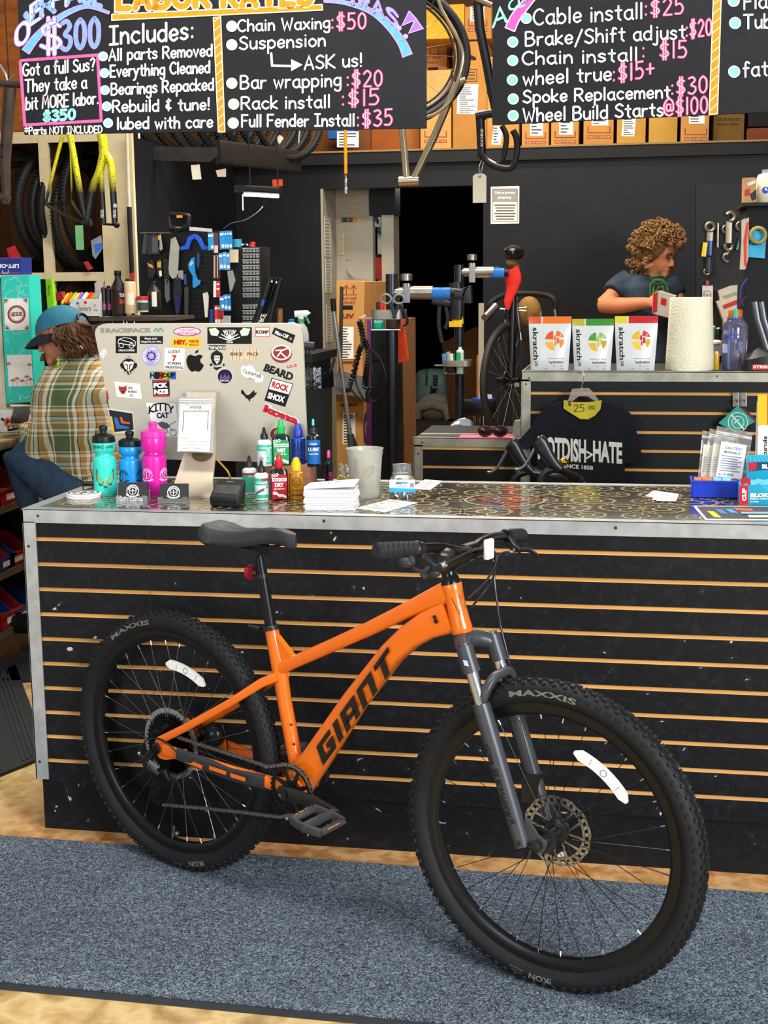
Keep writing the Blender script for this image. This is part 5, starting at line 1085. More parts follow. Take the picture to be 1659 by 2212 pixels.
t=thing('charging_puck','dark puck with a thin cable beside the mint bottle','charger',PZ(200,1052,TOP));cp_=PZ(200,1048,TOP);part(t,M().lathe([(.03,0),(.032,.002),(.032,.007),(.03,.009),(0,.009)],cp_,Z,24),'puck',BLACK)
part(t,M().tube(catmull([cp_+Z*.004-X*.03,PZ(180,1058,TOP+.002),PZ(178,1040,TOP+.02),PZ(190,1030,TOP+.03),PZ(205,1024,TOP+.002)],6),.0012,6),'cable',BLACK)
def holder(label,u0,u1,v,word):
 a,b=PZ(u0,v,TOP),PZ(u1,v,TOP);d=(b-a).normalized();n_=V((d.y,-d.x,0));L_=(b-a).length;t=thing('card_holder',label,'card holder',(a+b)/2)
 bk=-n_
 ac=mat('dfe6e6',.05,trans=.9,var=0)
 m=M().ext([(0,0),(L_,0),(L_,.016),(L_*.85,.018),(L_*.8,.012),(L_*.2,.012),(L_*.15,.018),(0,.016)],a,d,Z,bk*.0015).ext([(0,0),(L_,0),(L_,.03),(0,.03)],a+bk*.03,d,Z+bk*.2,bk*.0015).ext([(0,0),(.03,0),(.03,.002),(0,.002)],a,bk,Z,d*L_);part(t,m,'acrylic_stand',ac)
 o=a+bk*.008+d*.003+Z*.003;m=M().ext([(0,0),(L_-.006,0),(L_-.006,.05),(0,.05)],o,d,(Z+bk*.25).normalized(),bk*.016);part(t,m,'card_pack',mat('2c2c2b',.5,var=.08))
 fn=pl(o+n_*.0008,d,(Z+bk*.25).normalized());m=M();x,y=(L_-.006)/2,.027;m.ring(x,y,.0175,.0022,fn,32).ring(x,y,.0105,.0016,fn,24).ribbon([(x-.01,y),(x+.01,y)],.002,fn).ribbon([(x,y),(x,y-.01)],.002,fn).disc(x,y+.004,.0022,fn,10).ribbon([(x-.018,y-.011),(x-.009,y-.016),(x+.009,y-.016),(x+.018,y-.011)],.004,fn)
 m.arc('BEHIND BARS',x,y,.0118,.0042,rad(165),rad(15),fn);part(t,m,'card_emblem',ink('e4e2dc'))
 if word:m=M();hand(m,'Gift Cards',pl(a+n_*.001,d,Z),.0016,L_*.12,.002,width=L_*.72,hh=.012,gap=1.6);part(t,m,'lettering',ink('e8e6e0'))
holder('clear card holder lettered Gift Cards before the blue bottle',251,319,1083,1);holder('clear card holder without lettering before the waiver stand',341,406,1086,0)
a,b=PZ(452,1094,TOP),PZ(516,1098,TOP);d=(b-a).normalized();n_=V((-d.y,d.x,0));t=thing('card_reader','black payment card reader on the counter beside the teal bottles','card reader',(a+b)/2+n_*.08)
L_=(b-a).length;dr=(PZ(545,1066,TOP)-PZ(516,1098,TOP));dr=V((dr.x,dr.y,0)).normalized()
m=M();m.add([a+d*.004,b-d*.004,b+dr*.15-d*.004,a+dr*.15+d*.004]+[p+Z*z for p,z in((a,.028),(b,.028),(b+dr*.15,.062),(a+dr*.15,.062))],[[3,2,1,0],[4,5,6,7],[0,1,5,4],[1,2,6,5],[2,3,7,6],[3,0,4,7]])
o=part(t,m,'reader_body',mat('1c1d1f',.4));md=o.modifiers.new('b','BEVEL');md.width=.006;md.segments=2
up_=(V((0,0,.034))+dr*.15).normalized();fn=pl(a+Z*.0285+up_.cross(d)*-.0004-(Z*0),d,up_);nn_=d.cross(up_);fn=pl(a+Z*.028+nn_*.0006,d,up_)
part(t,M().add([fn(x,y)for x,y in((.008,.03),(L_-.008,.03),(L_-.008,.10),(.008,.10))],[[0,1,2,3]]),'screen',mat('3a3c3f',.12,var=.05));part(t,M().ribbon([(L_*.4,.125),(L_*.6,.125)],.004,fn),'tap_symbol',ink('9a9a9a'));part(t,M().ext([(0.01,.014),(L_-.01,.014),(L_-.01,.017),(.01,.017)],a-n_*.0005,d,Z,n_*-.0006),'card_slot',mat('08080a',.6))
a,b=PZ(1493,1076,TOP),PZ(1580,1080,TOP);y0=a.y;x0,x1=a.x,PZ(1594,1070,TOP).x;t=thing('plastic_tray','translucent blue plastic tray holding stickers and zip bags','tray',((x0+x1)/2,y0+.05,TOP))
hh=.052;BL=mat('1c3fc4',.25,trans=.25,var=.05);m=M()
m.b2((x0+.004,y0,TOP),(x1-.004,y0+.003,TOP+hh)).b2((x0,y0,TOP),(x0+.003,y0+.1,TOP+hh)).b2((x1-.003,y0,TOP),(x1,y0+.1,TOP+hh)).b2((x0,y0+.097,TOP),(x1,y0+.1,TOP+hh)).b2((x0,y0,TOP),(x1,y0+.1,TOP+.003)).b2((x0-.003,y0-.003,TOP+hh-.006),(x1+.003,y0+.001,TOP+hh)).b2((x0-.003,y0,TOP+hh-.006),(x0,y0+.1,TOP+hh)).b2((x1,y0,TOP+hh-.006),(x1+.003,y0+.1,TOP+hh))
for q in range(4):m.b2((x0+.075+.011*q,y0-.001,TOP+.008),(x0+.077+.011*q,y0,TOP+.036))if 0 else m.b2((x0+.07,y0-.001,TOP+.01+q*.009),(x0+.092,y0,TOP+.013+q*.009))
part(t,m,'tray_shell',BL)
for i,(xa,xb,c)in enumerate(((.008,.03,'c46a48'),(.031,.06,'c8704c'),(.062,.086,'7cc4e4'),(.088,.112,'86cce8'))):
 tag(M().b2((x0+xa,y0+.008,TOP+.006),(x0+xb,y0+.055,TOP+hh+.003+.001*i),bev=.002).build('sticky_note_pad',mat(c,.7)),('salmon note pad at the outer end of the blue tray','salmon note pad beside the pale blue ones in the blue tray','pale blue note pad beside the salmon ones in the blue tray','pale blue note pad at the snack box end of the blue tray')[i],'note pad','note pads standing in the blue tray')
ZP=mat('d8dad6',.08,trans=.75,alpha=.75,var=.1,sc=30)
for i,(u0,v0,u1,v1,ti)in enumerate(((1513,932,1560,1040,-10),(1527,928,1590,1042,-4),(1540,922,1628,1040,12))):
 Yb=y0+.085-.018*i;S=lambda u,v,k=0:PY(u,v,Yb)+V((0,(1040-v)*.00028-.001*k,0));w_=u1-u0;
 C4=[(u0-2*i-6,v1),(u0+w_*.8,v1+4),(u1,v0+w_*.17),(u0+w_*.12,v0)];B=lambda x,y,k=0:S((C4[0][0]*(1-x)+C4[1][0]*x)*(1-y)+(C4[3][0]*(1-x)+C4[2][0]*x)*y,(C4[0][1]*(1-x)+C4[1][1]*x)*(1-y)+(C4[3][1]*(1-x)+C4[2][1]*x)*y,k)
 t=thing('zip_bag',('rearmost clear zip bag with pale contents in the blue tray','clear zip bag standing in the middle of the blue tray','front clear zip bag with a CALL/TEXT card in the blue tray')[i],'bag',B(.5,0),'zip bags of repair kits');
 part(t,M().grid(lambda a,b_:B(a,b_,3*sin(a*9)*sin(b_*7)),10,10),'film',ZP);part(t,M().ribbon([(0,.9),(1,.9)],.02,B,False).ribbon([(0,.87),(1,.87)],.012,B,False),'zip_strip',mat('e8eae8',.2,var=.02))
 cx=(.12,.2,.18)[i];part(t,M().add([B(a,b_,4)for a,b_ in((cx,.02),(.88,.02),(.88,.74),(cx,.74))],[[0,1,2,3]]),'printed_card',mat('e2dcc8' if i<2 else 'e6e6ec',.6,var=.06))
 m=M()
 if i==2:m.txt('CALL/TEXT',lambda a,b_:B(.3+.48*a,.62+.05*b_,6)).txt('MONARCA',lambda a,b_:B(.3+.45*a,.54+.05*b_,6)).txt('612-442',lambda a,b_:B(.24+.4*a,.13+.045*b_,6))
 for q in range(7):m.ribbon([(cx+.06,.22+.045*q),(.8-.1*(q%2),.22+.045*q)],.012,lambda x,y:B(x,y,6),False)
 part(t,m,'card_print',ink('6a6e7a'));part(t,M().tube(catmull([B(.1,.02,8),B(.25,.1,9),B(.45,.05,8),B(.7,.08,9),B(.85,.01,8)],5),.002,6),'red_strip',gloss('a8202c'))
def snack(label,u0,v0,u1,v1,Y,dp,group):
 a,b=PY(u0,v1,Y),PY(u1,v0,Y);t=thing('snack_box',label,'box',((a.x+b.x)/2,Y+dp/2,a.z),group);part(t,M().b2((a.x,Y,a.z),(b.x,Y+dp,b.z),bev=.001),'carton',mat('1c8fae',.45,var=.05));return t,lambda x,y,k=0:PY(x,y,Y)+V((0,-.001-.0004*k,0))
Yc=PZ(1600,1090,TOP).y
t,S=snack('turquoise energy chew box with red CLIF end and torn open top',1597,1050,1720,1090,Yc,.07,'energy chew boxes')
part(t,M().add([S(x,y)for x,y in((1597,1090),(1616,1090),(1616,1048),(1597,1050))],[[0,1,2,3]]),'red_end',gloss('b81f2a'));part(t,M().txt('CLIF',lambda a,b_:S(1603+9*(1-b_)-0,1082-27*a,1),.06).txt('.',lambda a,b_:S(1600+a,1088-b_,1)),'lettering',ink('f4ece8'))
part(t,M().txt('BLOKS',lambda a,b_:S(1620+46*a+b_*2,1074-9*b_,1),.06).txt('ENERGY CHEWS',lambda a,b_:S(1620+38*a,1079-3*b_,1)).txt('10 PACKS',lambda a,b_:S(1621+18*a,1085-3*b_,1)),'lettering',ink('eef6f8'))
m=M();
for q in range(5):m.ribbon([(1645+6*q,1050),(1668+8*q,1064)],1.2,lambda x,y:S(x,y),False)
part(t,m,'ray_print',ink('5fc0d8'));part(t,M().grid(lambda i,j:S(1600+22*i,1046-14*j+3*sin(i*9),10-30*i),6,4),'red_packet',gloss('a81826'));part(t,M().grid(lambda i,j:S(1622+40*i,1048-12*j+2*sin(i*11),-20),6,4),'foil_packet',mat('5fb4c8',.3,var=.2,sc=40))
t,S=snack('tilted turquoise chew box lid standing behind the open one',1612,985,1730,1046,Yc+.075,.02,'energy chew boxes')
part(t,M().add([S(x,y,1)for x,y in((1618,1018),(1660,1014),(1720,1014),(1720,996),(1636,998),(1617,999))],[list(range(6))]),'printed_packet',ink('123c58'));part(t,M().add([S(x,y,2)for x,y in((1618,1018),(1634,1014),(1634,999),(1617,999))],[[0,1,2,3]]),'red_patch',gloss('b81f2a'));part(t,M().txt('BL',lambda a,b_:S(1646+14*a,1012-9*b_,3),.06),'lettering',ink('eef6f8'))
m=M()
for q in range(7):m.ribbon([(1614+7*q,986),(1612+10*q,998)],1.0,lambda x,y:S(x,y,1),False)
part(t,m,'ray_print',ink('6fcadf'))
# ------------------------------------------------------------ the big monitor seen from behind, with its stickers
TL,TR,BR,BL_=PY(205,700,.44),PY(652,699,.44),PY(665,1000,.50),PY(258,990,.50)
mon=thing('desktop_computer','silver all-in-one computer seen from behind, its back covered in stickers','computer',PZ(420,1070,TOP))
n_=(TR-TL).cross(BL_-TL).normalized();n_=n_ if n_.dot(CP-TL)>0 else-n_
def SM(u,v,k=0):d=ray(u,v);return CP+d*((TL-CP).dot(n_)/d.dot(n_))+n_*(.0004+.0004*k)
P=[]
for(a,b),(c,d),(e,f)in(((205,722),(205,700),(228,700)),((630,699),(652,699),(654,722)),((664,982),(665,1000),(650,1000)),((270,990),(258,990),(256,980))):
 for q in range(5):t_=q/4;P.append(((1-t_)**2*a+2*t_*(1-t_)*c+t_*t_*e,(1-t_)**2*b+2*t_*(1-t_)*d+t_*t_*f))
m=M();A=[SM(*p,-1)for p in P];c=sum(A,V())/len(A);n=len(A);ring2=[c+(p-c)*1.0-n_*.012 for p in A]
m.add(A+ring2,[list(range(n))]+[[i,(i+1)%n,n+(i+1)%n,n+i]for i in range(n)]+[[n+i for i in range(n)][::-1]])
part(mon,m,'back_shell',mat('c9c5b6',.4,.4,var=.06,sc=2.5))
m=M();m.add([SM(280,955,0),SM(662,960,0),SM(664,996,0),SM(262,988,0)],[[0,1,2,3]])
bz,tz=PZ(366,1074,TOP),PZ(467,1074,TOP);yb=bz.y;up1=SM(400,930,0)
nx0,nx1=PY(398,880,.42).x,PY(462,880,.42).x
prof_=[(bz.x,tz.x,yb,TOP+.006),(bz.x+.004,tz.x-.004,yb+.002,TOP+.014),(bz.x+.012,tz.x-.012,yb+.025,TOP+.05),(bz.x+.026,tz.x-.018,yb+.08,TOP+.13),(nx0+.008,nx1,yb+.16,TOP+.22),(nx0,nx1,.445,TOP+.30)]
m=M();th=V((0,.009,0));vs=[]
for a,b,y,z in prof_:vs+=[V((a,y,z)),V((b,y,z)),V((b,y,z))+th,V((a,y,z))+th]
m.add(vs,[[4*i+j,4*i+(j+1)%4,4*i+4+(j+1)%4,4*i+4+j]for i in range(5)for j in range(4)]+[[3,2,1,0],[20,21,22,23]])
m.b2((bz.x,yb,TOP),(tz.x,yb+.17,TOP+.006));part(mon,m,'stand',mat('c6b49c',.38,.35,var=.06))
zc=TOP+.125;xm=PY(438,1020,yb+.07).x;part(mon,M().add([V((xm+cos(pi+pi*i/14)*.033,yb+.072-.014*sin(pi*i/14),zc-sin(pi*i/14)*.024))for i in range(15)]+[V((xm,yb+.072,zc))],[list(range(15))]),'cable_hole',ink('5b4a30'))
part(mon,M().tube(catmull([PY(462,985,.42),PY(480,1005,.40),PY(493,1020,.38),PY(498,1036,.4)],5),.003,8),'power_cable',mat('c89a3c',.5))
SK=[]
def stick(label,shape,col,k=0):
 m=M().add([SM(x,y,k)for x,y in shape],[list(range(len(shape)))]);o=part(mon,m,'sticker',mat(col,.45,var=.03),smooth=False);o['label']=label;return o
def stx(o,t,x0,y0,x1,y1,h,c,k=2,b=.02):
 up_=V((y1-y0,-(x1-x0))).normalized()*h;part(o,M().txt(t,lambda p,q:SM(x0+(x1-x0)*p+up_.x*q,y0+(y1-y0)*p+up_.y*q,k),b),'lettering',ink(c),smooth=False)
def sln(o,c,*polys,w_=1.4,k=2,cap=True):
 m=M()
 for P in polys:m.ribbon(P,w_,lambda x,y:SM(x,y,k),cap)
 part(o,m,'sticker_lines',ink(c),smooth=False)
def sfill(o,c,*polys,k=1):
 for P in polys:part(o,M().add([SM(x,y,k)for x,y in P],[list(range(len(P)))]),'sticker_fill',ink(c),smooth=False)
def R4(a,b,c,d):return[(a,b),(c,b),(c,d),(a,d)]
def EL(x,y,r,r2=None,n=24):return[(x+cos(2*pi*i/n)*r,y+sin(2*pi*i/n)*(r2 or r))for i in range(n)]
o=stick('grey mountain emblem of the RACEFACE lettering',R4(217,708,225,719),'8d8a80');stx(o,'RACEFACE',228,719,325,718,10,'8a877c',1,.06)
o=stick('small teal graffiti scribble sticker',EL(343,713,12,6),'9fb4aa');sln(o,'3f7f83',[(333,715),(338,709),(342,716),(347,708),(353,715)])
o=stick('pale pink oval sticker with dark red rim',EL(404,716,30,10),'7d2c3c');sfill(o,'eec6d2',EL(404,716,28,8.4));stx(o,'VELVET AND STORM',382,723,426,723,5,'b4486a');stx(o,'VELVET',388,715,420,715,4,'c87a94')
o=stick('wide black sticker with white bones and knuckles',R4(448,707,544,743),'121313');sln(o,'e6ece4',[(478,722),(496,732),(514,722)],[(482,714),(496,726),(510,714)],[(474,728),(496,736),(518,728)],w_=1.8)
for x in range(484,510,4):sln(o,'e6ece4',[(x,717),(496+(x-496)*.6,733)],w_=1)
sfill(o,'c9d8c4',[(451,710),(466,708),(474,716),(470,726),(456,724)],[(541,710),(526,708),(518,716),(522,726),(536,724)],EL(496,728,5));stx(o,'BICYCLE',486,717,506,717,5,'f0f0ea');stx(o,'CLUB',489,741,503,741,4,'f0f0ea')
o=stick('cream ROMP sticker with tan rim',R4(551,706,583,728),'b87a60');sfill(o,'f2ead8',R4(553,708,581,726));stx(o,'ROMP',553,721,581,721,8,'5b2a1c',2,.05)
o=stick('tilted black sticker with white script and a pink cross',[(593,707),(638,724),(632,742),(587,721)],'121314');stx(o,'Muc-Off',593,721,621,732,9,'f2f2f0',2,.03);sln(o,'e08a96',[(625,730),(631,733)],[(629,728.5),(627,734.5)],w_=1.6)
o=stick('black sticker with a white line car',R4(250,726,296,763),'0e0f10');sln(o,'f0f0ee',[(255,741),(257,733),(268,729),(282,731),(293,738),(292,747),(255,741)],[(258,733),(288,741)],w_=1.2);sln(o,'f0f0ee',EL(262,746,5)[:]+[(267,746)],EL(284,747,5)+[(289,747)],w_=1.2);stx(o,'CARS-R-COFFINS',256,759,291,759,4.5,'f0f0ee')
o=stick("black sticker asking please don't disappoint your bike",R4(302,726,352,743),'17181b');stx(o,"Please don't",313,733.5,340,733.5,5,'e6e6e2');stx(o,'disappoint your bike.',305,741,349,741,5.5,'e6e6e2')
o=stick('yellow HEY, NICE sticker with red letters',R4(372,729,434,750),'e7bd22');stx(o,'HEY,',376,746,404,746,12,'b4242a',2,.07);stx(o,'NICE',409,740,430,740,6,'b4242a',2,.04);stx(o,'PEDALS',408,747,430,747,4.5,'b4242a')
o=stick('lilac round sticker with dark cog',EL(327,769,21,22),'a99bd0')
m=M();g=lambda x,y:SM(x,-y,2);m.arc('MIDWEST DIRT LEGION',327,-769,13.5,5.5,rad(230),rad(-60),g);part(o,m,'lettering',ink('f0eef8'),smooth=False);sfill(o,'272a4c',[(327+cos(2*pi*i/32)*(10.5 if i%4<2 else 8.4),769+sin(2*pi*i/32)*(10.5 if i%4<2 else 8.4))for i in range(32)]);sfill(o,'a99bd0',EL(327,769,6.5),k=2)
o=stick('white LUCKY 7 SCREEN PRINTING sticker',[(356,751),(399,753),(398,799),(355,797)],'eeece8');stx(o,'LUCKY',364,763,390,763,7,'24262a');stx(o,'7',372,780,382,780,13,'b4242a',2,.05);stx(o,'SCREEN',362,787,391,788,6,'24262a');stx(o,'PRINTING',358,796,396,797,6,'24262a')
o=stick('black apple emblem',catmull([V((x,y,0))for x,y in((421,769),(411,766),(404,772),(403,784),(408,797),(415,803),(422,801),(430,803),(437,796),(440,789),(434,783),(433,776),(438,770),(431,766))],3,True),'0c0d0e')if 0 else stick('black apple emblem',[(p.x,p.y)for p in catmull([V((x,y,0))for x,y in((421,769),(411,766),(404,772),(403,784),(408,797),(415,803),(422,801),(430,803),(437,796),(440,789),(434,783),(433,776),(438,770),(431,766))],3,True)],'0c0d0e');sfill(o,'0c0d0e',[(421,764),(423,758),(429,755),(428,761)])
o=stick('white and black TOP NOTCH bottle face sticker',R4(451,746,487,756),'17181a');stx(o,'TOP NOTCH',452,755,486,755,7,'f0efea',2,.04);sfill(o,'1a1b1d',[(457,763),(468,756),(480,763),(482,772),(478,785),(468,792),(459,784),(455,772)]);sfill(o,'d8d4cc',[(463,768),(475,768),(475,778),(469,787),(463,778)],k=2);sln(o,'17181a',[(465,772),(468,773)],[(470,773),(473,772)],[(466,779),(472,779)],k=3);sfill(o,'17181a',[(455,784),(468,794),(484,785),(486,789),(468,800),(453,789)]);stx(o,'MILWAUKEE',457,794,482,792,4.5,'f0efea')
o=stick('pale pair of tattooed fists reading BIKE PACK',[(495,768),(497,756),(506,752),(522,754),(526,765),(530,764),(533,755),(548,752),(559,756),(562,768),(556,777),(538,781),(529,772),(520,781),(500,778)],'d9bd9c');stx(o,'BIKE',498,768,524,768,7,'5a4436');stx(o,'PACK',534,768,560,768,7,'5a4436');sln(o,'6a4c3a',[(504,753),(503,778)],[(511,753),(511,779)],[(518,754),(518,780)],[(540,754),(540,780)],[(547,753),(547,779)],[(554,755),(553,777)],w_=.8)
o=stick('round dark red sticker with a white wheel mark',EL(608,764,23,20),'8e2f30');sfill(o,'d9d3ca',EL(608,761,21.5,17));sfill(o,'8e2f30',EL(608,761,17.5,13.5),k=2);sln(o,'efeae2',[(596,757),(612,756),(622,752)],[(610,756),(600,769)],[(607,762),(617,771)],w_=3,k=3)
o=stick('dark BEARD lettering',[(568,801),(569,797),(570,797),(569,801)],'17181b');stx(o,'BEARD',569,801,630,823,17,'17181b',1,.05)
o=stick('tiny red label sticker',[(620,790),(640,786),(641,791),(621,795)],'b0303c');stx(o,'MY BIKES',623,793,638,790,3,'f0e6e4')
o=stick('small white diamond sticker',[(225,752),(232,761),(223,775),(215,765)],'d9d8d2');sln(o,'b8b6ae',EL(224,764,4)+[(228,764)],w_=.7)
o=stick('round black badge with a white animal face',[(278,769),(291,776),(297,789),(290,803),(278,810),(266,803),(259,789),(265,776)],'141517');sfill(o,'dedad0',[(266,783),(272,780),(278,782),(284,780),(290,783),(286,795),(278,803),(270,795)]);sln(o,'17181a',[(270,786),(276,789)],[(286,786),(280,789)],[(275,788),(276,798)],[(281,788),(280,798)],w_=1.8);m=M();g=lambda x,y:SM(x,-y,2);m.arc('WILDERNESS',278,-789,14.5,3.6,rad(160),rad(20),g).arc('TRAIL & BIKE',278,-789,14.5,3.6,rad(205),rad(335),g,inward=True);part(o,m,'lettering',ink('e8e4da'),smooth=False)
o=stick('HANDUP sticker in rainbow letters',R4(324,803,380,819),'16181b')
for i,c in enumerate(('7cc0dc','15171a','c22c2c','d8c020','38a048','2f4fc0')):sfill(o,c,R4(325+9.1*i,804,334+9.1*i,818))
stx(o,'HANDUP',325,816,378,816,11,'101114',2,.06)
o=stick('black square sticker with red bars and white FCK NZS',[(329,821),(366,820),(367,857),(331,857)],'17171a');sfill(o,'b8302c',[(329,821),(366,820),(366,824),(329,825)],[(330.5,853),(367,853),(367,857),(331,857)]);stx(o,'FCK',332,838,363,837,11,'f2f2f0',2,.07);stx(o,'NZS',333,852,364,851,11,'f2f2f0',2,.07)
o=stick('round dark purple sticker with a white rim',EL(486,813,17),'d8d6dc');sfill(o,'1c1830',EL(486,813,15.6));sfill(o,'6a4a8c',[(474,818),(478,808),(482,816),(486,806),(490,816),(494,808),(498,818)],k=2);stx(o,'BIKERS',476,824,496,824,4,'d8d6dc')
o=stick('white cloud sticker with green script',[(520,798),(523,790),(532,792),(538,788),(547,792),(552,802),(564,806),(570,815),(567,825),(553,826),(543,818),(530,815),(522,808)],'e8ebe6');
m=M();hand(m,'Outerhell',lambda x,y:SM(x,-y+.3*(x-526),2),1,526,-805,width=38,hh=9,gap=1);part(o,m,'lettering',ink('3a5a48'),smooth=False);stx(o,'BY CA',538,819,550,822,4,'5a6a60')
o=stick('white SEW BUENO card sticker with a red bear face',[(247,824),(302,829),(307,862),(253,857)],'eae8e2');sfill(o,'a8402c',[(256,833),(261,835),(268,835),(274,832),(274,842),(269,851),(262,850),(257,842)]);sfill(o,'1d1c1c',EL(262,840,1.4),EL(269,840,1.4),EL(266,846,2.4),k=2);stx(o,'SEW',277,840,287,841,5,'3c3a36');stx(o,'BUENO',277,848,296,849,5,'3c3a36');stx(o,'CO.',280,856,288,857,5,'3c3a36')
o=stick('white and black ROCK SHOX sticker, tilted',[(587,816),(634,829),(616,879),(571,865)],'141516');sfill(o,'efece8',[(588.5,818),(632,830),(624,852),(581,840)]);stx(o,'ROCK',586,836.5,622,847,14,'b0262c',2,.05);stx(o,'SHOX',577,860,613,870.5,14,'f2f2f0',2,.05)
o=stick('red kona script',[(566,884),(567,880),(568,880),(567,884)],'b8202a');stx(o,'kona',566,890,643,920,20,'f0e8e6',1,.16);stx(o,'kona',567,889,642,918,17,'b8202a',2,.07)
o=stick('black flying bug sticker',[(521,841),(526,844),(532,853),(538,853),(545,846),(549,842),(550,848),(556,848),(548,858),(541,862),(540,869),(536,862),(531,860),(527,854),(521,850)],'1a1714')
o=stick('square patch of black cloth with yellow, blue and orange stripes',[(232,882),(288,890),(291,940),(247,938)],'d6d2ca');sfill(o,'22242a',[(235,885),(286,893),(289,928),(243,934)]);sfill(o,'d6a83c',[(237,899),(242,899),(248,933),(243,934)],k=2);sfill(o,'2f66b0',[(246,902),(253,902),(259,918),(278,921),(279,926),(252,926)],k=2);sfill(o,'c85a38',[(259,901),(264,901),(267,910),(281,912),(281,916),(262,914)],k=2);sfill(o,'d6a83c',[(247,936),(289,934),(289,938),(248,938)],k=2)
o=stick('large white KITTY CAT sticker with a cat on a bicycle',[(315,870),(379,872),(388,944),(336,942)],'e4e2e2');
m=M();hand(m,'KITTY',lambda x,y:SM(x,-y-7*sin((x-323)/51*pi),2),3,323,-893,width=51,hh=15,gap=1.2);hand(m,'CAT',lambda x,y:SM(x,-y,2),2.6,340,-902,width=24,hh=10,gap=1.2);part(o,m,'lettering',ink('131314'),smooth=False);sln(o,'4a4a4c',EL(374,934,7)+[(381,934)],EL(356,930,6)+[(362,930)],[(356,930),(364,918),(374,932)],[(362,920),(380,910)],w_=1.1);sfill(o,'5a5a5c',[(340,914),(350,910),(362,914),(368,922),(356,926),(346,922)])
o=stick('thin red strip sticker on the edge',[(229,845),(232,844),(236,862),(231,863)],'a83036')
o=stick('round cream sticker with a reddish animal, behind the green cap',EL(600,938,19,18),'d8cdbd');sfill(o,'7a3228',EL(600,938,16,15));sfill(o,'c88a70',EL(600,936,8,9),k=2)
wt=thing('sign_holder','clear holder with a white WAIVER sheet leaning on the computer stand','sign',PY(425,978,.2))
SW=lambda u,v,k=0:PY(u,v,.272+(978-v)*.00115-.0006*k)
part(wt,M().add([SW(386,857),SW(464,858),SW(461,978),SW(382,976)]+[SW(386,857,-4),SW(464,858,-4),SW(461,978,-4),SW(382,976,-4)],[[0,1,2,3],[7,6,5,4],[0,4,5,1],[1,5,6,2],[2,6,7,3],[3,7,4,0]]),'acrylic_sleeve',mat('dde4e4',.06,trans=.8,var=0,alpha=.8))
part(wt,M().add([SW(x,y,1)for x,y in((389,872),(457,873),(453,976),(384,974))],[[0,1,2,3]]),'paper',mat('e6e4de',.7))
m=M();m.txt('WAIVER',lambda a,b:SW(409+27*a,883-6*b,2),.03);m.txt('BEHIND BARS, STAND UP & RIDE',lambda a,b:SW(400+48*a,875.5-2*b,2));part(wt,m,'lettering',ink('5a5c5c'))
m=M();m.ribbon([(397,888),(450,888),(448,941),(394,941),(397,888)],1.6,lambda x,y:SW(x,y,2),False);part(wt,m,'printed_frame',ink('3a3a3c'))
m=M()
for v,a,b in((948,392,440),(955,400,446),(962,388,450),(969,392,436)):m.ribbon([(a,v),((a+b)/2,v-1.5),(b,v)],1.3,lambda x,y:SW(x,y,2),False)
part(wt,m,'sheet_print',ink('9a9a96'));part(wt,M().ribbon([(389,863),(460,864)],2,lambda x,y:SW(x,y,2)).ribbon([(389,867),(460,868)],1.2,lambda x,y:SW(x,y,2)),'clip',mat('e8eaea',.2))
# ------------------------------------------------------------ behind the counter
def S_(Y,o=.001):return lambda x,y,k=0:PY(x,y,Y)+V((0,-o-.0006*k,0))
def solid(name,label,cat,px,Y,dep,col,group=None,par=None,rough=.5,pname='body',**kw):
 """outline px (photo points) at depth Y given real thickness dep; a thing, or a part of par"""
 c=sum([PY(u,v,Y)for u,v in px],V())/len(px);low=min(PY(u,v,Y).z for u,v in px)
 m=M();A=[PY(u,v,Y)for u,v in px];n=len(A);m.add(A+[p+V((0,dep,0))for p in A],[list(range(n)),[n+i for i in range(n)][::-1]]+[[i,n+i,n+(i+1)%n,(i+1)%n]for i in range(n)])
 mt_=col if not isinstance(col,str)else mat(col,rough,**kw)
 if par is not None:return part(par,m,name,mt_)
 o=m.build(name,mt_);return tag(o,label,cat,group)
def RC_(a,b,c,d):return[(a,b),(c,b),(c,d),(a,d)]
def hung(name,label,cat,px,Y,dep,col,group=None,prints=(),words=(),hook=True,**kw):
 c=[sum(p[i]for p in px)/len(px)for i in(0,1)];vt=min(p[1]for p in px)
 t=thing(name,label,cat,PY(c[0],vt,Y),group);solid('body',None,None,px,Y,dep,col,par=t,**kw)
 if hook:part(t,M().tube([PY(c[0],vt+2,Y-.006),PY(c[0],vt+1,Y+.06)],.0018,5),'hook',STEEL)
 f=S_(Y)
 for P,cc in prints:part(t,M().add([f(*p)for p in P],[list(range(len(P)))]),'print',ink(cc))
 for q in words:part(t,M().txt(q[0],(lambda a,b:f(q[1]+(q[3]-q[1])*a,q[4]-(q[4]-q[2])*b,1))if len(q)<7 else(lambda a,b:f(q[3]-(q[3]-q[1])*(1-b)if q[6]>0 else q[1]+(q[3]-q[1])*(1-b),(q[4]-(q[4]-q[2])*a)if q[6]>0 else q[2]+(q[4]-q[2])*a,1))),'lettering',ink(q[5]))
 return t
def PXp(u,v,x):d=ray(u,v);return CP+d*((x-CP.x)/d.x)
DK=mat('17181b',.45,var=.2)
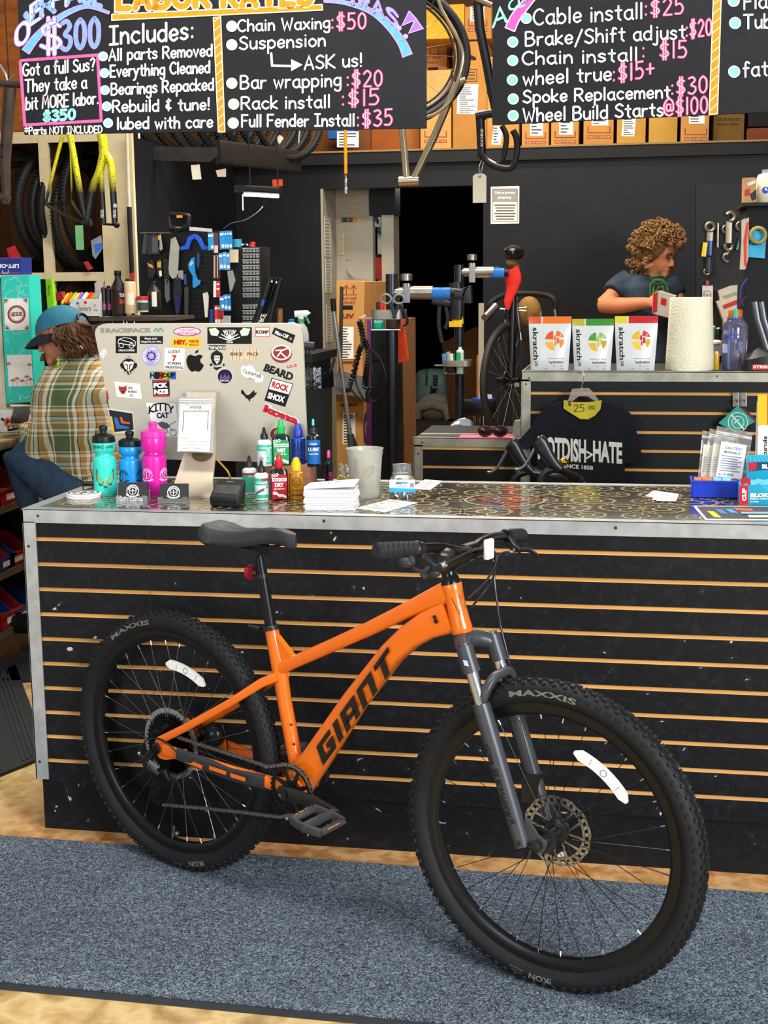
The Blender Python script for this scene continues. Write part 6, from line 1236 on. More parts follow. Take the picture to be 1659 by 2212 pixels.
# --- cream cubby shelf with tires
YC=3.94;CRM=mat('c9bb98',.6,var=.05)
sh=thing('cubby_shelf','cream painted cubby shelf full of bicycle tires beyond the seated person','shelf',PY(190,1000,YC))
zt,z1,z2=PY(170,281,YC).z,PY(170,306,YC).z,PY(170,588,YC).z;z3=PY(170,607,YC).z
x0,xa,xb,xc_,xd,xe=PY(-140,450,YC).x,PY(-130,450,YC).x,PY(89,450,YC).x,PY(109,450,YC).x,PY(219,450,YC).x,PY(290,450,YC).x
m=M();
for a,b in((x0-.05,xa),(xb,xc_),(xd,xe)):m.b2((a,YC,0),(b,YC+.03,zt))
for a,b in((z1,zt),(z2-(z2-z3),z2),(.0,.08),(.62,.66)):m.b2((x0,YC+.002,a),(xe-.01,YC+.028,b))
part(sh,m,'face_frame',CRM)
m=M()
for x in(x0,(xb+xc_)/2,xd+.012):m.b2((x-.009,YC+.03,0),(x+.009,YC+.5,zt))
for z in(zt-.01,z2-.03,.62):m.b2((x0,YC+.03,z-.018),(xd,YC+.5,z))
part(sh,m,'dividers',mat('6a4a28',.6));part(sh,M().b2((x0,YC+.5,0),(xd+.02,YC+.51,zt)),'back_panel',mat('5a3416',.6,var=.4,sc=3,aniso=(8,1,1)))
tag(M().b2((-3.,YC+.0,zt+.001),(xe,YC+.02,3.2)).build('trim_4',mat('8a4c1a',.6,var=.35,sc=3,aniso=(3,1,8))),kind='structure')
def tire(label,u,v,Y,R,yaw_,r=.024,group=None,tagc=None,tagpx=None,flat=1.):
 c=PY(u,v,Y);h=V((cos(yaw_),sin(yaw_),0));t=thing('bicycle_tire',label,'tire',c-Z*R,group)
 nrm=h.cross(Z)
 part(t,M().tube([c+h*(R*cos(a)*flat)+Z*(R*sin(a))for a in[2*pi*i/48 for i in range(48)]],r,10,closed=True,ref=nrm),'casing',RUB)
 m=M()
 for i in range(96):a=2*pi*i/96;p=c+h*((R+r)*cos(a)*flat)+Z*((R+r)*sin(a));m.box(p,(.012,.03,.005),Rz(yaw_)@Ry(-a))
 part(t,m,'tread',RUB)
 part(t,M().tube([c+h*((R-r*.7)*cos(a)*flat)+Z*((R-r*.7)*sin(a))-nrm*(r*.85)for a in[2*pi*i/48 for i in range(48)]],.0015,4,closed=True),'bead',mat('6a6a68',.5))
 if tagc:f=S_(Y-.3 if Y>3.9 else Y-.25);part(t,M().add([PY(x,y,YC-.02)for x,y in tagpx]+[PY(x,y,YC-.015)for x,y in tagpx],[[0,1,2,3],[7,6,5,4],[0,4,5,1],[1,5,6,2],[2,6,7,3],[3,7,4,0]]),'hang_tag',mat(tagc,.4,var=.15,sc=30))
 return t
tire('wide knobby tire at the cream divider in the open cubby',135,452,4.22,.325,1.1,.03)
for i,(u,l)in enumerate(((160,'second tire from the cream divider in the open cubby'),(178,'third tire from the cream divider in the open cubby'))):tire(l,u,458,4.22,.32,1.15,.022)
tire('tire with a red and blue hang tag in the open cubby',198,470,4.19,.3,1.2,.022,None,'a82a2c',((180,566),(190,564),(202,580),(190,584)))
tire('black tire at the wide cream post in the open cubby',206,440,4.24,.32,1.35,.02)
tire('tire with a red tag in the cubby behind the blue box',22,452,4.19,.34,.75,.024,None,'b3202a',((14,537),(32,530),(46,556),(20,556)))
tire('thin tire leaning in the cubby behind the blue box',60,470,4.26,.31,.9,.016)
for i in range(4):tire('%s tire from the cream divider in the low cubby behind the lever box'%ORD[i],140+22*i,690,4.24,.3,1.0,.02,'tires in the low cubby')
hung('hang_tag','blue and grey tire tag hanging in the open cubby','tag',[(196,520),(218,508),(222,536),(206,560),(200,552)],3.79,.002,'7a8490',None,([(204,528),(221,524),(222,536),(206,548)],'2a66c0')and(([(204,528),(221,524),(222,536),(206,548)],'2a66c0'),),hook=False)
t=thing('floor_pole','pale pole with black ribbed grip standing against the cream shelf','pole',PY(284,610,3.9));part(t,M().tube([PY(274,285,3.9),PY(279,447,3.9)],.0085,10),'shaft',mat('c8c4b4',.4));
part(t,M().tube([PY(279,447,3.9),PY(285,590,3.9)],.014,12).tube([PY(285,590,3.9),PY(300,1000,3.9)],.01,8),'grip',mat('17171a',.6,bump=.3,bsc=200));part(t,M().tube([PY(285,590,3.9),PY(286,602,3.9)],.0145,12),'red_collar',gloss('b81f24'))
# --- left bench with red and blue bins
XB=PZ(30,1424,0).x;zt=PXp(20,950,XB).z;YB0,YB1=1.0,3.3
bn=thing('workbench','long wooden side bench with open shelves of parts bins beside the seated person','workbench',(XB-.3,2.1,0))
part(bn,M().b2((XB-.75,YB0,zt-.035),(XB+.01,YB1,zt),bev=.003),'bench_top',mat('8a7a58',.5,var=.25,sc=5,aniso=(6,1,1)))
m=M();zsv=[PXp(30,1086,XB).z,PXp(30,1226,XB).z,PXp(30,1352,XB).z]
for z in zsv:m.b2((XB-.5,YB0,z-.03),(XB,YB1,z))
part(bn,m,'shelves',mat('5a4a38',.6,var=.3,sc=4,aniso=(5,.6,5)));part(bn,M().b2((XB-.03,YB0,0),(XB-.01,YB1,zsv[2]-.03)),'plinth',mat('5f4022',.6,var=.3,sc=3,aniso=(5,.6,5)))
part(bn,M().b2((XB-.52,YB0,0),(XB-.5,YB1,zt-.03)).b2((XB-.5,YB0,0),(XB-.02,YB0+.03,zt-.03)).b2((XB-.5,YB1-.03,0),(XB-.02,YB1,zt-.03)),'carcass',mat('1a1512',.7))
def bin_(label,u,v,col,wd_,hh,back=.24,dz=0):
 z=min(zsv,key=lambda q:abs(q-PXp(u,v,XB).z));p=PXp(u,v,XB-.0);y=p.y;x1_=XB-.01
 t=thing('parts_bin',label,'bin',(x1_-.1,y+wd_/2,z),None);m=M();A=.003
 for a,b in((0,A),(wd_-A,wd_)):m.ext([(0,0),(-back,0),(-back,hh),(-.09,hh),(0,hh*.45)],(x1_,y+a,z),X,Z,V((0,b-a,0)))
 m.b2((x1_-A,y,z),(x1_,y+wd_,z+hh*.45)).b2((x1_-back,y,z),(x1_,y+wd_,z+A)).b2((x1_-back,y,z),(x1_-back+A,y+wd_,z+hh)).b2((x1_-.002,y,z+hh*.4),(x1_+.012,y+wd_,z+hh*.46));part(t,m,'bin_shell',mat(col,.35,var=.05))
 part(t,M().b2((x1_,y+wd_*.3,z+hh*.12),(x1_+.001,y+wd_*.7,z+hh*.3)),'bin_label',PAPER);part(t,M().b2((x1_-back+.01,y+.006,z+.004),(x1_-.012,y+wd_-.006,z+hh*.35)),'bin_contents',mat('4a4440',.6,var=.5,sc=60));return t
bin_('red parts bin on the upper shelf under the bench edge',6,1092,'a01a1e',.2,.15);bin_('dark blue parts bin on the middle shelf',2,1245,'1c3566',.16,.13)
bin_('red parts bin with papers on the middle shelf by the counter',24,1228,'a01a1e',.2,.13);bin_('red parts bin on the lowest shelf above the plinth',8,1362,'a01a1e',.2,.15);bin_('blue parts bin on the lowest shelf behind the counter post',38,1345,'1e3f86',.2,.12)
Yd=2.15;z_=PY(40,884,Yd).z
t=thing('countertop_display','tall turquoise cardboard display with a 25 dollar card on the side bench','display',PY(35,884,Yd));
part(t,M().b2((PY(-60,880,Yd).x,Yd-.02,zt),(PY(62,880,Yd).x,Yd+.25,z_),bev=.004),'white_base',mat('e0ddd2',.4));TQ=mat('2fbfae',.5,var=.03)
solid('display_column',None,None,[(2,596),(62,594),(76,868),(14,872)],Yd,.12,TQ,par=t);f=S_(Yd)
r=random.Random(9);m=M()
for i in range(46):
 u=r.uniform(8,64);v=r.uniform(602,866);u=max(6+(v-600)*.045,min(58+(v-600)*.045,u));a=r.random()*6.3;L_=r.uniform(8,22);P=[(u+cos(a+.35*q*(1 if i%2 else-1))*L_*q/4,v+sin(a+.35*q*(1 if i%2 else-1))*L_*q/4)for q in range(5)]
 P=[p for p in P if 4+(p[1]-596)*.045<p[0]<61+(p[1]-596)*.05 and 597<p[1]<868]
 if len(P)>2:m.ribbon([(q.x,q.y)for q in catmull([V((*p,0))for p in P],3)],1.1,f)
part(t,m,'leaf_line_print',ink('a9e6da'))
solid('price_card',None,None,[(8,645),(60,644),(63,713),(11,714)],Yd-.004,.003,'e4ded4',par=t);f2=S_(Yd-.004);m=M();m.ring(36,679,17.5,4.2,lambda x,y:f2(x,y),32).ring(36,679,14,.8,lambda x,y:f2(x,y),30).txt('$25',lambda a,b:f2(24+24*a,684-10*b),.05)
for cx,cy,sx_,sy_ in((10,647,1,1),(58,646,-1,1),(13,711,1,-1),(61,711,-1,-1)):
 for q in range(5):a=q*.39;m.ribbon([(cx,cy),(cx+sx_*8*cos(a),cy+sy_*8*sin(a))],1.3,lambda x,y:f2(x,y))
part(t,m,'card_print',ink('8a3f42'));solid('palm_card',None,None,[(15,767),(67,766),(71,834),(19,835)],Yd-.004,.003,'e4ded6',par=t);m=M()
for x,y in((28,822),(37,818),(48,823),(58,814),(66,820),(18,786),(64,788)):
 m.ribbon([(x,y),(x,833 if y>800 else y+6)],.8,lambda x,y:f2(x,y))
 for q in range(7):a=pi+q*pi/6;m.ribbon([(x,y),(x+6*cos(a),y+6*sin(a)+2)],1.2,lambda x,y:f2(x,y))
for q in range(3):m.ribbon([(24,786+7*q),(58,785+7*q)],.7,lambda x,y:f2(x,y))if 0 else None
part(t,m,'card_print',ink('b0605c'));part(t,M().b2((PY(-60,870,Yd).x,Yd+.06,z_),(PY(0,870,Yd).x,Yd+.1,PY(0,600,Yd).z)),'side_panel',mat('d8c8b0',.6,var=.3,sc=9))
t=thing('product_box','purple-blue box with upside-down lettering on top of the turquoise display','box',PY(20,594,Yd));solid('carton',None,None,[(-60,560),(45,556),(46,593),(-60,594)],Yd+.0,.11,'24347c',par=t);f=S_(Yd)
m=M();m.txt('LIFT-OFF',lambda a,b:f(41-50*a,570+9*b),.05);part(t,m,'lettering',ink('dfe2ee'));part(t,M().ribbon([(-60,558.5),(44,557)],2.2,lambda x,y:f(x,y),False).ribbon([(-60,590),(44,589.5)],4,lambda x,y:f(x,y),False),'stripe_print',ink('6a3a8c'));part(t,M().ribbon([(6,584),(6,590),(18,590),(18,583)],1.2,lambda x,y:f(x,y,1)),'symbol_print',ink('dfe2ee'))
t=thing('eyewear_rack','black eyewear rack with orange sunglasses and lime green side beside the display','rack',PY(90,870,2.4));solid('rack_board',None,None,[(63,603),(102,603),(112,860),(78,860)],2.4,.02,'0d0d0f',par=t);solid('lime_side',None,None,[(98,603),(111,602),(116,655),(124,800),(112,800)],2.38,.03,'86c81e',par=t)
part(t,M().txt('YULER',lambda a,b:S_(2.38)(104+6*(1-b),640-26*(1-a))if 0 else S_(2.38)(103+5*b,640-24*a)),'lettering',ink('3a5a10'));part(t,M().b2((PY(64,860,2.4).x,2.38,zt),(PY(124,860,2.4).x,2.5,PY(90,858,2.4).z)),'rack_foot',DK)
for v,c,l in((646,'d8803a','orange rimmed sunglasses hanging on the eyewear rack'),(680,'c8803e','tan rimmed sunglasses below the orange ones on the rack')):
 g=lambda x,y:PY(x,y,2.36);m=M().tube(catmull([g(66,v-6),g(74,v-8),g(80,v-2),g(77,v+6),g(69,v+7),g(65,v)],4,True),.003,6,closed=True).tube(catmull([g(82,v-6),g(88,v-8),g(86,v+6),g(83,v+4)],4,True),.003,6,closed=True).tube([g(79,v-4),g(83,v-5)],.003,6);tag(m.build('sunglasses',gloss(c)),l,'sunglasses')
for q,(u,v)in enumerate(((84,716),(88,732),(80,750),(92,768),(86,786))):pass
t=thing('packaging_pile','heap of black glossy packaging behind the seated person','packaging',PY(95,850,2.3));m=M();r=random.Random(4)
for i in range(26):c=PY(r.uniform(80,112),r.uniform(735,850),2.3);m.box(c,(r.uniform(.02,.06),r.uniform(.01,.04),r.uniform(.01,.05)),Rz(r.random()*3)@Rx(r.random()*3)@Ry(r.random()*3))
m.b2((PY(78,850,2.3).x,2.28,zt),(PY(112,850,2.3).x,2.36,PY(90,846,2.3).z));part(t,m,'black_packs',mat('0f1012',.2,var=.3));t['kind']='stuff'
# --- product shelf with bottles
YS=2.9;zS=PY(280,684,YS).z
t=thing('product_shelf','dark wall shelf carrying jugs and the tire lever box above the monitor','shelf',PY(280,690,YS));part(t,M().b2((PY(108,690,YS).x,YS-.02,zS-.02),(PY(372,690,YS).x,YS+.35,zS)),'shelf_board',mat('4a4038',.6,var=.2));part(t,M().b2((PY(112,690,YS).x,YS+.02,0),(PY(368,690,YS).x,YS+.34,zS-.02)),'cabinet',mat('121214',.6))
u0=lambda u:PY(u,680,YS).x
t=thing('lever_box','white cardboard box lettered levers filled with colourful tire levers','box',PY(190,683,YS));f=S_(YS-.02)
a,b=PY(150,683,YS-.02),PY(213,632,YS-.02);h_=PY(180,646,YS-.02).z
m=M().b2((a.x,YS-.02,zS),(b.x,YS-.016,h_)).b2((a.x,YS+.10,zS),(b.x,YS+.104,h_+.03)).b2((a.x,YS-.02,zS),(a.x+.004,YS+.1,h_)).b2((a.x,YS-.02,zS),(b.x,YS+.1,zS+.004));m.ext([(0,0),(.12,0),(.12,.14),(.03,.12),(0,h_-zS)],(b.x,YS-.02,zS),Yv,Z,V((.004,0,0)));part(t,m,'carton',mat('d6d2ca',.6))
part(t,M().txt('levers',lambda p,q:f(170+27*p,672-12*q)),'lettering',ink('7a7a78'));part(t,M().add([f(x,y)for q,w_ in((203,658),(203,668),(208,668))for x,y in((q,w_),(q+3.5,w_),(q+3.5,w_+4),(q,w_+4))],[[4*i+j for j in range(4)]for i in range(3)]),'symbol_print',ink('8a8a88'))
r=random.Random(2);LC=('e0b020','e06a1c','c8242c','7ab82a','e8d84a','d84a9a','3a66c8','d8d8d0','e0b020','c8242c','e06a1c','7ab82a')
LN=('yellow','orange','red','green','pale yellow','pink','blue','white')
for i in range(12):
 u=141+5.6*i;p=PY(u,646,YS+.02);m=M().box((p.x,YS+.02+.006*(i%3),p.z+.002+.004*(i%2)),(.013,.1,.012),Rx(.5),bev=.003)
 tag(m.build('tire_lever',mat(LC[i],.4)),'coloured plastic tire lever in the white box, %s from the dark red flap'%ORD[i],'tire lever','tire levers in the white box')
tag(solid('red_flap_box',None,None,[(115,632),(131,630),(138,648),(120,650)],YS,.05,'8c2028'),'dark red carton flap behind the cap, beside the lever box','box')
for a,b,c,d in((190,620,203,632),(226,617,238,626)):pass
def jug(label,u,vb,vt,w_,Y,col,capc,prof,words=(),name='jug',lab=None,trans=0,**k):
 s=Ves(name,label,'bottle',u,vb,vt,w_,None,None,Y);s.P.z=s.P.z;s.lathe('bottle_body',prof,mat(col,.35,var=.05,trans=trans));q=[p for p in prof];r_,h_=q[-1]
 s.lathe('cap',[(r_*1.05,h_-.01),(r_*1.15,h_),(r_*1.15,.985),(r_*1.0,1.)],mat(capc,.4))
 if lab:s.patch('printed_label',-lab[0],lab[0],lab[1],lab[2],1.,ink(lab[3]))
 for x in words:s.write(x[0],x[1],x[2],x[3],x[4],1.0,ink(x[5]))
 return s
SQ=[(0,0),(.95,0),(1,.02),(1,.58),(.95,.63),(.45,.80),(.4,.84),(.4,.9)];CY_=[(0,0),(.97,0),(1,.01),(1,.86),(.95,.9),(.6,.93)]
jug('black oil jug with red and white lettering on the shelf',258,683,586,33,YS,'141416','101012',SQ,(('TUBE',.1,.95,.42,.5,'e0d8d0'),('SEAL',.1,.95,.28,.37,'d84030')),lab=(1.0,.06,.58,'2a1416'))
jug('beige plastic bottle with small dark label beside the oil jug',283,677,603,26,YS,'d8b890','2a2422',CY_,lab=(.6,.25,.6,'e8d8c4'))
s=jug('small white jar with red and green lid beside the beige bottle',309,674,640,24,YS,'c8c8c0','b02a28',[(0,0),(.97,0),(1,.03),(1,.70),(.95,.74),(.95,.76)],lab=(1.3,.1,.6,'3a4a44'))
for u,l,vt in((226,'slim dark bottle with pink stripe beside the oil jug',616),(237,'second slim dark bottle touching the oil jug',618)):jug(l,u,683,vt,12,YS+.02,'17161a','d03a86' if u<230 else '17161a',CY_,(('lube',-.4,.6,.2,.5,'d86aa6'),))
s=jug('dark brown jug with orange tag and white label by the tool panel',334,668,608,30,YS+.05,'2a2018','101012',SQ,lab=(.35,.1,.62,'d8d4cc'))
hung('accessory_tag','grey carded strip standing in the lever box','package',[(204,612),(213,604),(224,606),(218,650),(206,650)],YS+.01,.004,'b4b0a8',None,hook=False)
for i,(u,c)in enumerate(((244,'2a3f8c'),(268,'d8cfb4'),(275,'d8d2c0'),(291,'dcd6c2'))):
 s=Ves('dropper_bottle',('tiny blue-capped','slim cream','pointed cream','lone cream')[i]+' dropper bottle below the product shelf','bottle',u,720,694,9,None,'dropper bottles under the product shelf',2.6);s.lathe('bottle_body',[(0,0),(1,.02),(1,.5),(.5,.7),(.3,.75)],mat('ddd6c4',.4));s.lathe('tip',[(.34,.74),(.3,.8),(.12,1.)],mat(c,.4))
zl_=PY(270,720,2.6).z;tag(M().b2((PY(225,720,2.6).x,2.55,zl_-.03),(PY(320,720,2.6).x,2.7,zl_)).b2((PY(235,720,2.6).x,2.58,0),(PY(310,720,2.6).x,2.68,zl_-.03)).build('bench_stand',DK),'dark narrow stand holding the dropper bottles behind the monitor','stand')
# --- tool panel
YT=3.4
tp=thing('tool_panel','black slotted panel hung with tools and carded parts beyond the monitor','tool panel',PY(390,715,YT));solid('panel_board',None,None,[(298,500),(470,498),(480,730),(312,730)],YT,.03,'131417',par=tp,var=.3)
m=M();f=S_(YT)
for i in range(14):m.ribbon([(395,552+11*i),(462,552+11*i)],.8,lambda x,y:f(x,y),False)
part(tp,m,'slots',ink('30333a'));part(tp,M().b2((PY(306,730,YT).x,YT,0),(PY(482,730,YT).x,YT+.3,PY(400,728,YT).z)),'panel_base',DK);part(tp,M().tube([PY(302,503,YT-.05),PY(372,503,YT-.05)],.004,6),'hanging_rod',STEEL)
YT2=YT-.06
HG=(
 ('clear_sleeve','thin grey plastic sleeve hanging first on the panel rod','package',[(310,510),(318,506),(316,548),(306,549)],'3a3c40',()),
 ('clear_sleeve','dark grey packet behind the thin sleeve on the panel rod','package',[(319,508),(345,506),(344,549),(318,550)],'2a2b30',(([(328,512),(342,511),(341,545),(329,546)],'4c4d52'),)),
 ('carded_part','silver knife-shaped part with yellow card on the rod','package',[(338,512),(346,506),(350,538),(347,542),(342,534)],'9a988e',(([(338,511),(347,508),(348,516),(340,520)],'d6a83a'),)),
 ('hand_saw','grey speckled saw blade hanging under its black handle','saw',[(369,516),(378,512),(386,534),(383,590),(380,602),(372,602),(363,590),(366,550)],'9a9a92',()),
 ('carded_part','brown and white carded loop tool on the lower hooks','package',[(317,567),(330,562),(336,588),(330,602),(320,598)],'26221e',(([(318,568),(329,572),(332,580),(322,576)],'c98a52'),)),
 ('carded_part','yellow and black carded tool beside the brown one','package',[(338,562),(348,560),(350,592),(346,600),(339,592)],'2a2620',(([(339,566),(348,564),(348,578),(340,578)],'c8962e'),([(343,586),(349,584),(350,596),(345,598)],'d8d4c8'))),
 ('spacer_loop','black looped cable tool beside the yellow carded tool','tool',[(352,560),(362,562),(366,600),(360,616),(354,600)],'1c1d20',()),
 ('torque_tool','steel spring tool hanging low beside the saw','tool',[(356,604),(364,602),(366,648),(360,655),(356,640)],'5c5c5a',()),
 ('pliers','long dark pliers with blue grips below the saw blade','pliers',[(376,600),(390,600),(392,630),(386,680),(380,680),(374,640)],'20222c',(([(377,640),(389,640),(386,678),(380,678)],'1d2a5c'),)),
 ('derailleur_part','silver clip part under the saw tip','bicycle part',[(382,585),(394,584),(396,604),(386,602)],'8c8c88',()),
 ('stand_arch','blue arch-shaped stand on top of the tool panel','stand',[(389,540),(390,533),(400,530),(406,512),(416,506),(424,506),(433,514),(440,530),(448,533),(448,540),(436,539),(428,522),(420,514),(413,520),(407,538)],'1d55c8',()),
 ('blue_hand_tool','bright blue handled chain tool hanging mid panel','tool',[(406,572),(413,558),(419,556),(420,570),(421,590),(427,606),(433,604),(431,614),(420,622),(416,620),(416,596),(408,582)],'2288cc',(([(409,570),(415,562),(418,568),(412,576)],'8cc8e6'),)),
 ('chain_whip','thin dark blue oval tool beside the chain tool','tool',[(425,550),(430,546),(431,570),(428,582),(424,570)],'26406e',()),
 ('allen_key','thin black rod with blue tab hanging mid panel','tool',[(397,596),(401,592),(402,615),(398,614)],'2a4a8c',()),
 ('cutters','cable cutters with dark handles hanging low mid panel','cutters',[(398,622),(406,620),(406,650),(404,690),(399,690),(398,640)],'3c3c40',()),
 ('white_handle','off-white flat handle leaning on the slotted panel','handle',[(438,634),(447,631),(450,640),(448,685),(443,686)],'d8d6c8',()),
 ('ruler','pale steel ruler lying on top of the tool panel','ruler',[(409,490),(457,494),(457,501),(409,498)],'c4c4be',()),
)
for n_,l,c,P,col,pr_ in HG:hung(n_,l,c,P,YT2,.012,col,None,pr_)
t=thing('saw_handle','black D-shaped saw handle with orange patch above the tool panel','handle',PY(385,500,YT2));g=lambda x,y:PY(x,y,YT2)
part(t,M().tube(catmull([g(368,492),g(366,466),g(376,464),g(404,466),(g(408,474)),g(404,488),g(390,496),g(374,494)],4,True),.014,8,closed=True),'grip',mat('18191b',.4));part(t,M().b2((g(384,471).x,YT2-.018,g(384,471).z),(g(396,465).x,YT2-.014,g(396,465).z)),'orange_patch',ink('d88a3a'));part(t,M().b2((g(380,500).x,YT2-.01,g(380,500).z),(g(392,490).x,YT2+.01,g(392,490).z)),'steel_neck',STEEL)
PK=[]
def packs(lbl,L,col,gname,pr_=None,Y=YT2-.04):
 for i,(a,b,c,d)in enumerate(L):
  hung('carded_packet',lbl[i],'package',[(a,b),(c,b-1),(c+1,d),(a+1,d+1)],Y+.015*i,.004,col[i%len(col)],gname,(([(a+1,b+4),(c-1,b+3),(c-1,b+8),(a+1,b+9)],'e6eef2'),([(c-5,d-10),(c,d-10),(c,d-3),(c-5,d-3)],'e8e8e4')))
packs([x+' bright blue packet in the top row of the panel edge' for x in('first','second','third','fourth','fifth')],[(449,503,461,540),(474,500,484,538),(480,500,489,538),(486,499,494,538),(491,499,501,538)],('2a8fd0',),'blue packets in the top row')
packs([x+' blue and white packet in the second row' for x in('first','second','third')],[(472,547,481,582),(480,545,488,582),(486,546,496,583)],('4a90c8','5a9ad0'),'packets in the second row')
packs([x+' blue packet in the lower row' for x in('first','second','third')],[(474,640,484,668),(482,637,491,670),(488,636,498,671)],('2f86c4','3a90d0'),'blue packets in the lower row')
packs([x+' red packet near the bottom of the panel edge' for x in('first','second','third')],[(463,660,470,700),(468,660,476,700),(475,662,483,700)],('c03a3c','b02a2e'),'red packets at the bottom')
hung('carded_packet','red and white printed packet between the blue rows','package',RC_(461,607,475,642),YT2-.03,.005,'c23038',None,(([(461,607),(467,607),(467,642),(461,642)],'e6dcd8'),([(468,612),(474,612),(474,616),(468,616)],'e6dcd8'),([(468,622),(474,622),(474,626),(468,626)],'e6dcd8')))
hung('carded_packet','brown and pink strip of parts between the blue packets','package',RC_(460,503,471,546),YT2-.03,.005,'5a3a3c',None,(([(463,530),(471,530),(471,546),(463,546)],'d8b8b8'),))
hung('carded_packet','tall dark red clear bag of tubes in the second row','package',RC_(460,550,475,602),YT2-.03,.008,'4a2a26',None,(([(462,552),(465,552),(465,600),(462,600)],'c8a090'),([(469,552),(471,552),(471,600),(469,600)],'d8b4a4')))
hung('clear_bag','grey clear zip bag hanging beside the drawer cabinet','bag',[(491,586),(502,584),(508,605),(502,625),(497,632),(494,610)],YT2-.03,.006,'8c8c8a',None);hung('clear_bag','grey packet at the bottom edge beside the drawer cabinet','bag',RC_(482,682,498,702),YT2-.03,.006,'a8acb0',None);hung('carded_packet','dark blue packet at the panel bottom','package',RC_(453,668,461,702),YT2-.03,.005,'2a3f86',None);hung('paper_note','cream paper taped to the drawer cabinet side','note',RC_(496,539,515,567),3.44,.002,'d8c9a4',None,hook=False)
# --- drawer cabinet
YDc=3.45;dc=thing('drawer_cabinet','black cabinet of small clear drawers in the dark corner','cabinet',PY(530,720,YDc));a,b,c=PY(495,534,YDc),PY(527,530,YDc),PY(562,530,YDc);zb_=PY(530,745,YDc).z
part(dc,M().b2((a.x,YDc,zb_),(c.x,YDc+.2,a.z),bev=.004).b2((a.x,YDc+.01,0),(c.x,YDc+.2,zb_)),'carcass',mat('17181b',.45))
for i in range(15):
 v=536+12.2*i
 if 640<v<650:continue
 p,q=PY(525+.0*i,v,YDc),PY(561+.05*i,v+8.5,YDc);m=M()
 for k in range(5):x_=p.x+(q.x-p.x)*k/5;m.b2((x_+.002,YDc-.012,q.z),(x_+(q.x-p.x)/5-.002,YDc,p.z-.004))
 m.b2((p.x,YDc-.016,p.z-.005),(q.x,YDc,p.z));o=part(dc,m,'drawer',mat('8c908c',.3,var=.3,sc=60));
s=Ves('tape_roll','blue roll of tape on top of the drawer cabinet','tape',512,524,507,20,None,None,YDc+.02);s.P.z=a.z;s.lathe('tape',[(.5,0),(1,0),(1,1),(.5,1),(.5,0)],mat('3a8fb4',.4));s=Ves('red_cap','small red cap on top of the drawer cabinet','cap',546,530,519,11,None,None,YDc+.02);s.P.z=a.z;s.lathe('cap',[(0,0),(1,0),(1,.9),(.9,1),(0,1)],gloss('c02428'));
t=tag(M().grid(lambda i,j:V((a.x+.005+.09*i,YDc+.01+.06*j,a.z+.004+.014*abs(sin(i*9+j*4)))),12,8).build('white_rag',mat('d8d8d4',.8)),'crumpled white rag on top of the drawer cabinet','rag')
# --- forks, spray bottle, bin, lamp
t=thing('suspension_fork','pair of black fork legs leaning beside the drawer cabinet','bicycle fork',PY(580,720,3.0));g=lambda x,y,k=0:PY(x,y,3.0+k)
part(t,M().stube([g(545,720),g(566,660),g(581,608),g(584,600)],.016,.02,Yv,.7).stube([g(568,680,.03),g(584,640,.03),g(597,600,.03)],.012,.014,Yv,.7),'leg',mat('1b1c1f',.3,.5));part(t,M().stube([g(577,720),g(592,660),g(607,602)],.02,.014,Yv,.7),'leg',mat('1a1b1e',.35,.4));part(t,M().sph(g(587,609,-.02),.008,10,8).sph(g(597,611,-.02),.008,10,8),'bolts',mat('d8c890',.2,1));part(t,M().txt('DUKE',lambda p,q:g(552+16*p-6*(1-q)+3,712-34*p+0*q,-.022)+X*(q*.014)),'lettering',ink('d6d6d0'));part(t,M().stube([g(566,660,-.02),g(569,648,-.02)],.004,.008,Yv),'blue_label',ink('2a55b8'))
t=thing('repair_bench','low dark bench behind the monitor carrying forks and the spray bottle','bench',PY(630,760,3.0));zb2=PY(640,762,2.9).z;part(t,M().b2((PY(510,760,2.9).x,2.75,zb2-.04),(PY(690,760,2.9).x,3.3,zb2)).b2((PY(515,760,2.9).x,2.8,0),(PY(685,760,2.9).x,3.2,zb2-.04)),'bench_body',mat('17161a',.5));part(t,M().stube([PY(648,745,2.75),PY(680,748,2.75)],.02,.02,Yv).cyl(PY(664,752,2.75),PY(664,765,2.75),.012),'vise',mat('3a3c40',.35,.6))
jug('brown cardboard core roll standing behind the monitor',606,765,668,13,3.05,'7a5030','7a5030',[(0,0),(1,0),(1,.96),(.9,.97)],name='cardboard_core');jug('pale blue capped bottle behind the monitor',631,765,690,18,2.98,'6aa6c0','2f7fae',CY_,name='bottle')
s=Ves('spray_bottle','clear spray bottle with green and white trigger behind the monitor corner','bottle',652,764,673,32,None,None,2.85);s.P.z=zb2;s.lathe('bottle_body',[(0,0),(.9,0),(1,.03),(1,.45),(.8,.6),(.35,.72),(.32,.76)],mat('d8e0da',.2,trans=.5));part(s.t,M().stube([s.P+Z*(s.h*.74),s.P+Z*(s.h*.88)],.014,.014,X).stube([s.P+Z*(s.h*.92)+X*-.03,s.P+Z*(s.h*.93)+X*.03,s.P+Z*(s.h*.9)+X*.034],.012,.016,Yv),'trigger_head',mat('e0e2dc',.4));part(s.t,M().stube([s.P+Z*(s.h*.9)+X*.02,s.P+Z*(s.h*.7)+X*.04],.005,.006,Yv).stube([s.P+Z*(s.h*.76)-Z*.006,s.P+Z*(s.h*.76)+Z*.01],.016,.016,X),'green_trigger',gloss('1f9a4a'))
YTc=2.55;t=thing('trash_can','dark green-black trash can lined with a black bag behind the monitor','trash can',PZ(672,1220,0));c=PY(678,900,YTc);R_=40*MP(YTc);zt_=PY(678,800,YTc-R_).z;b0=V((c.x,YTc,0))
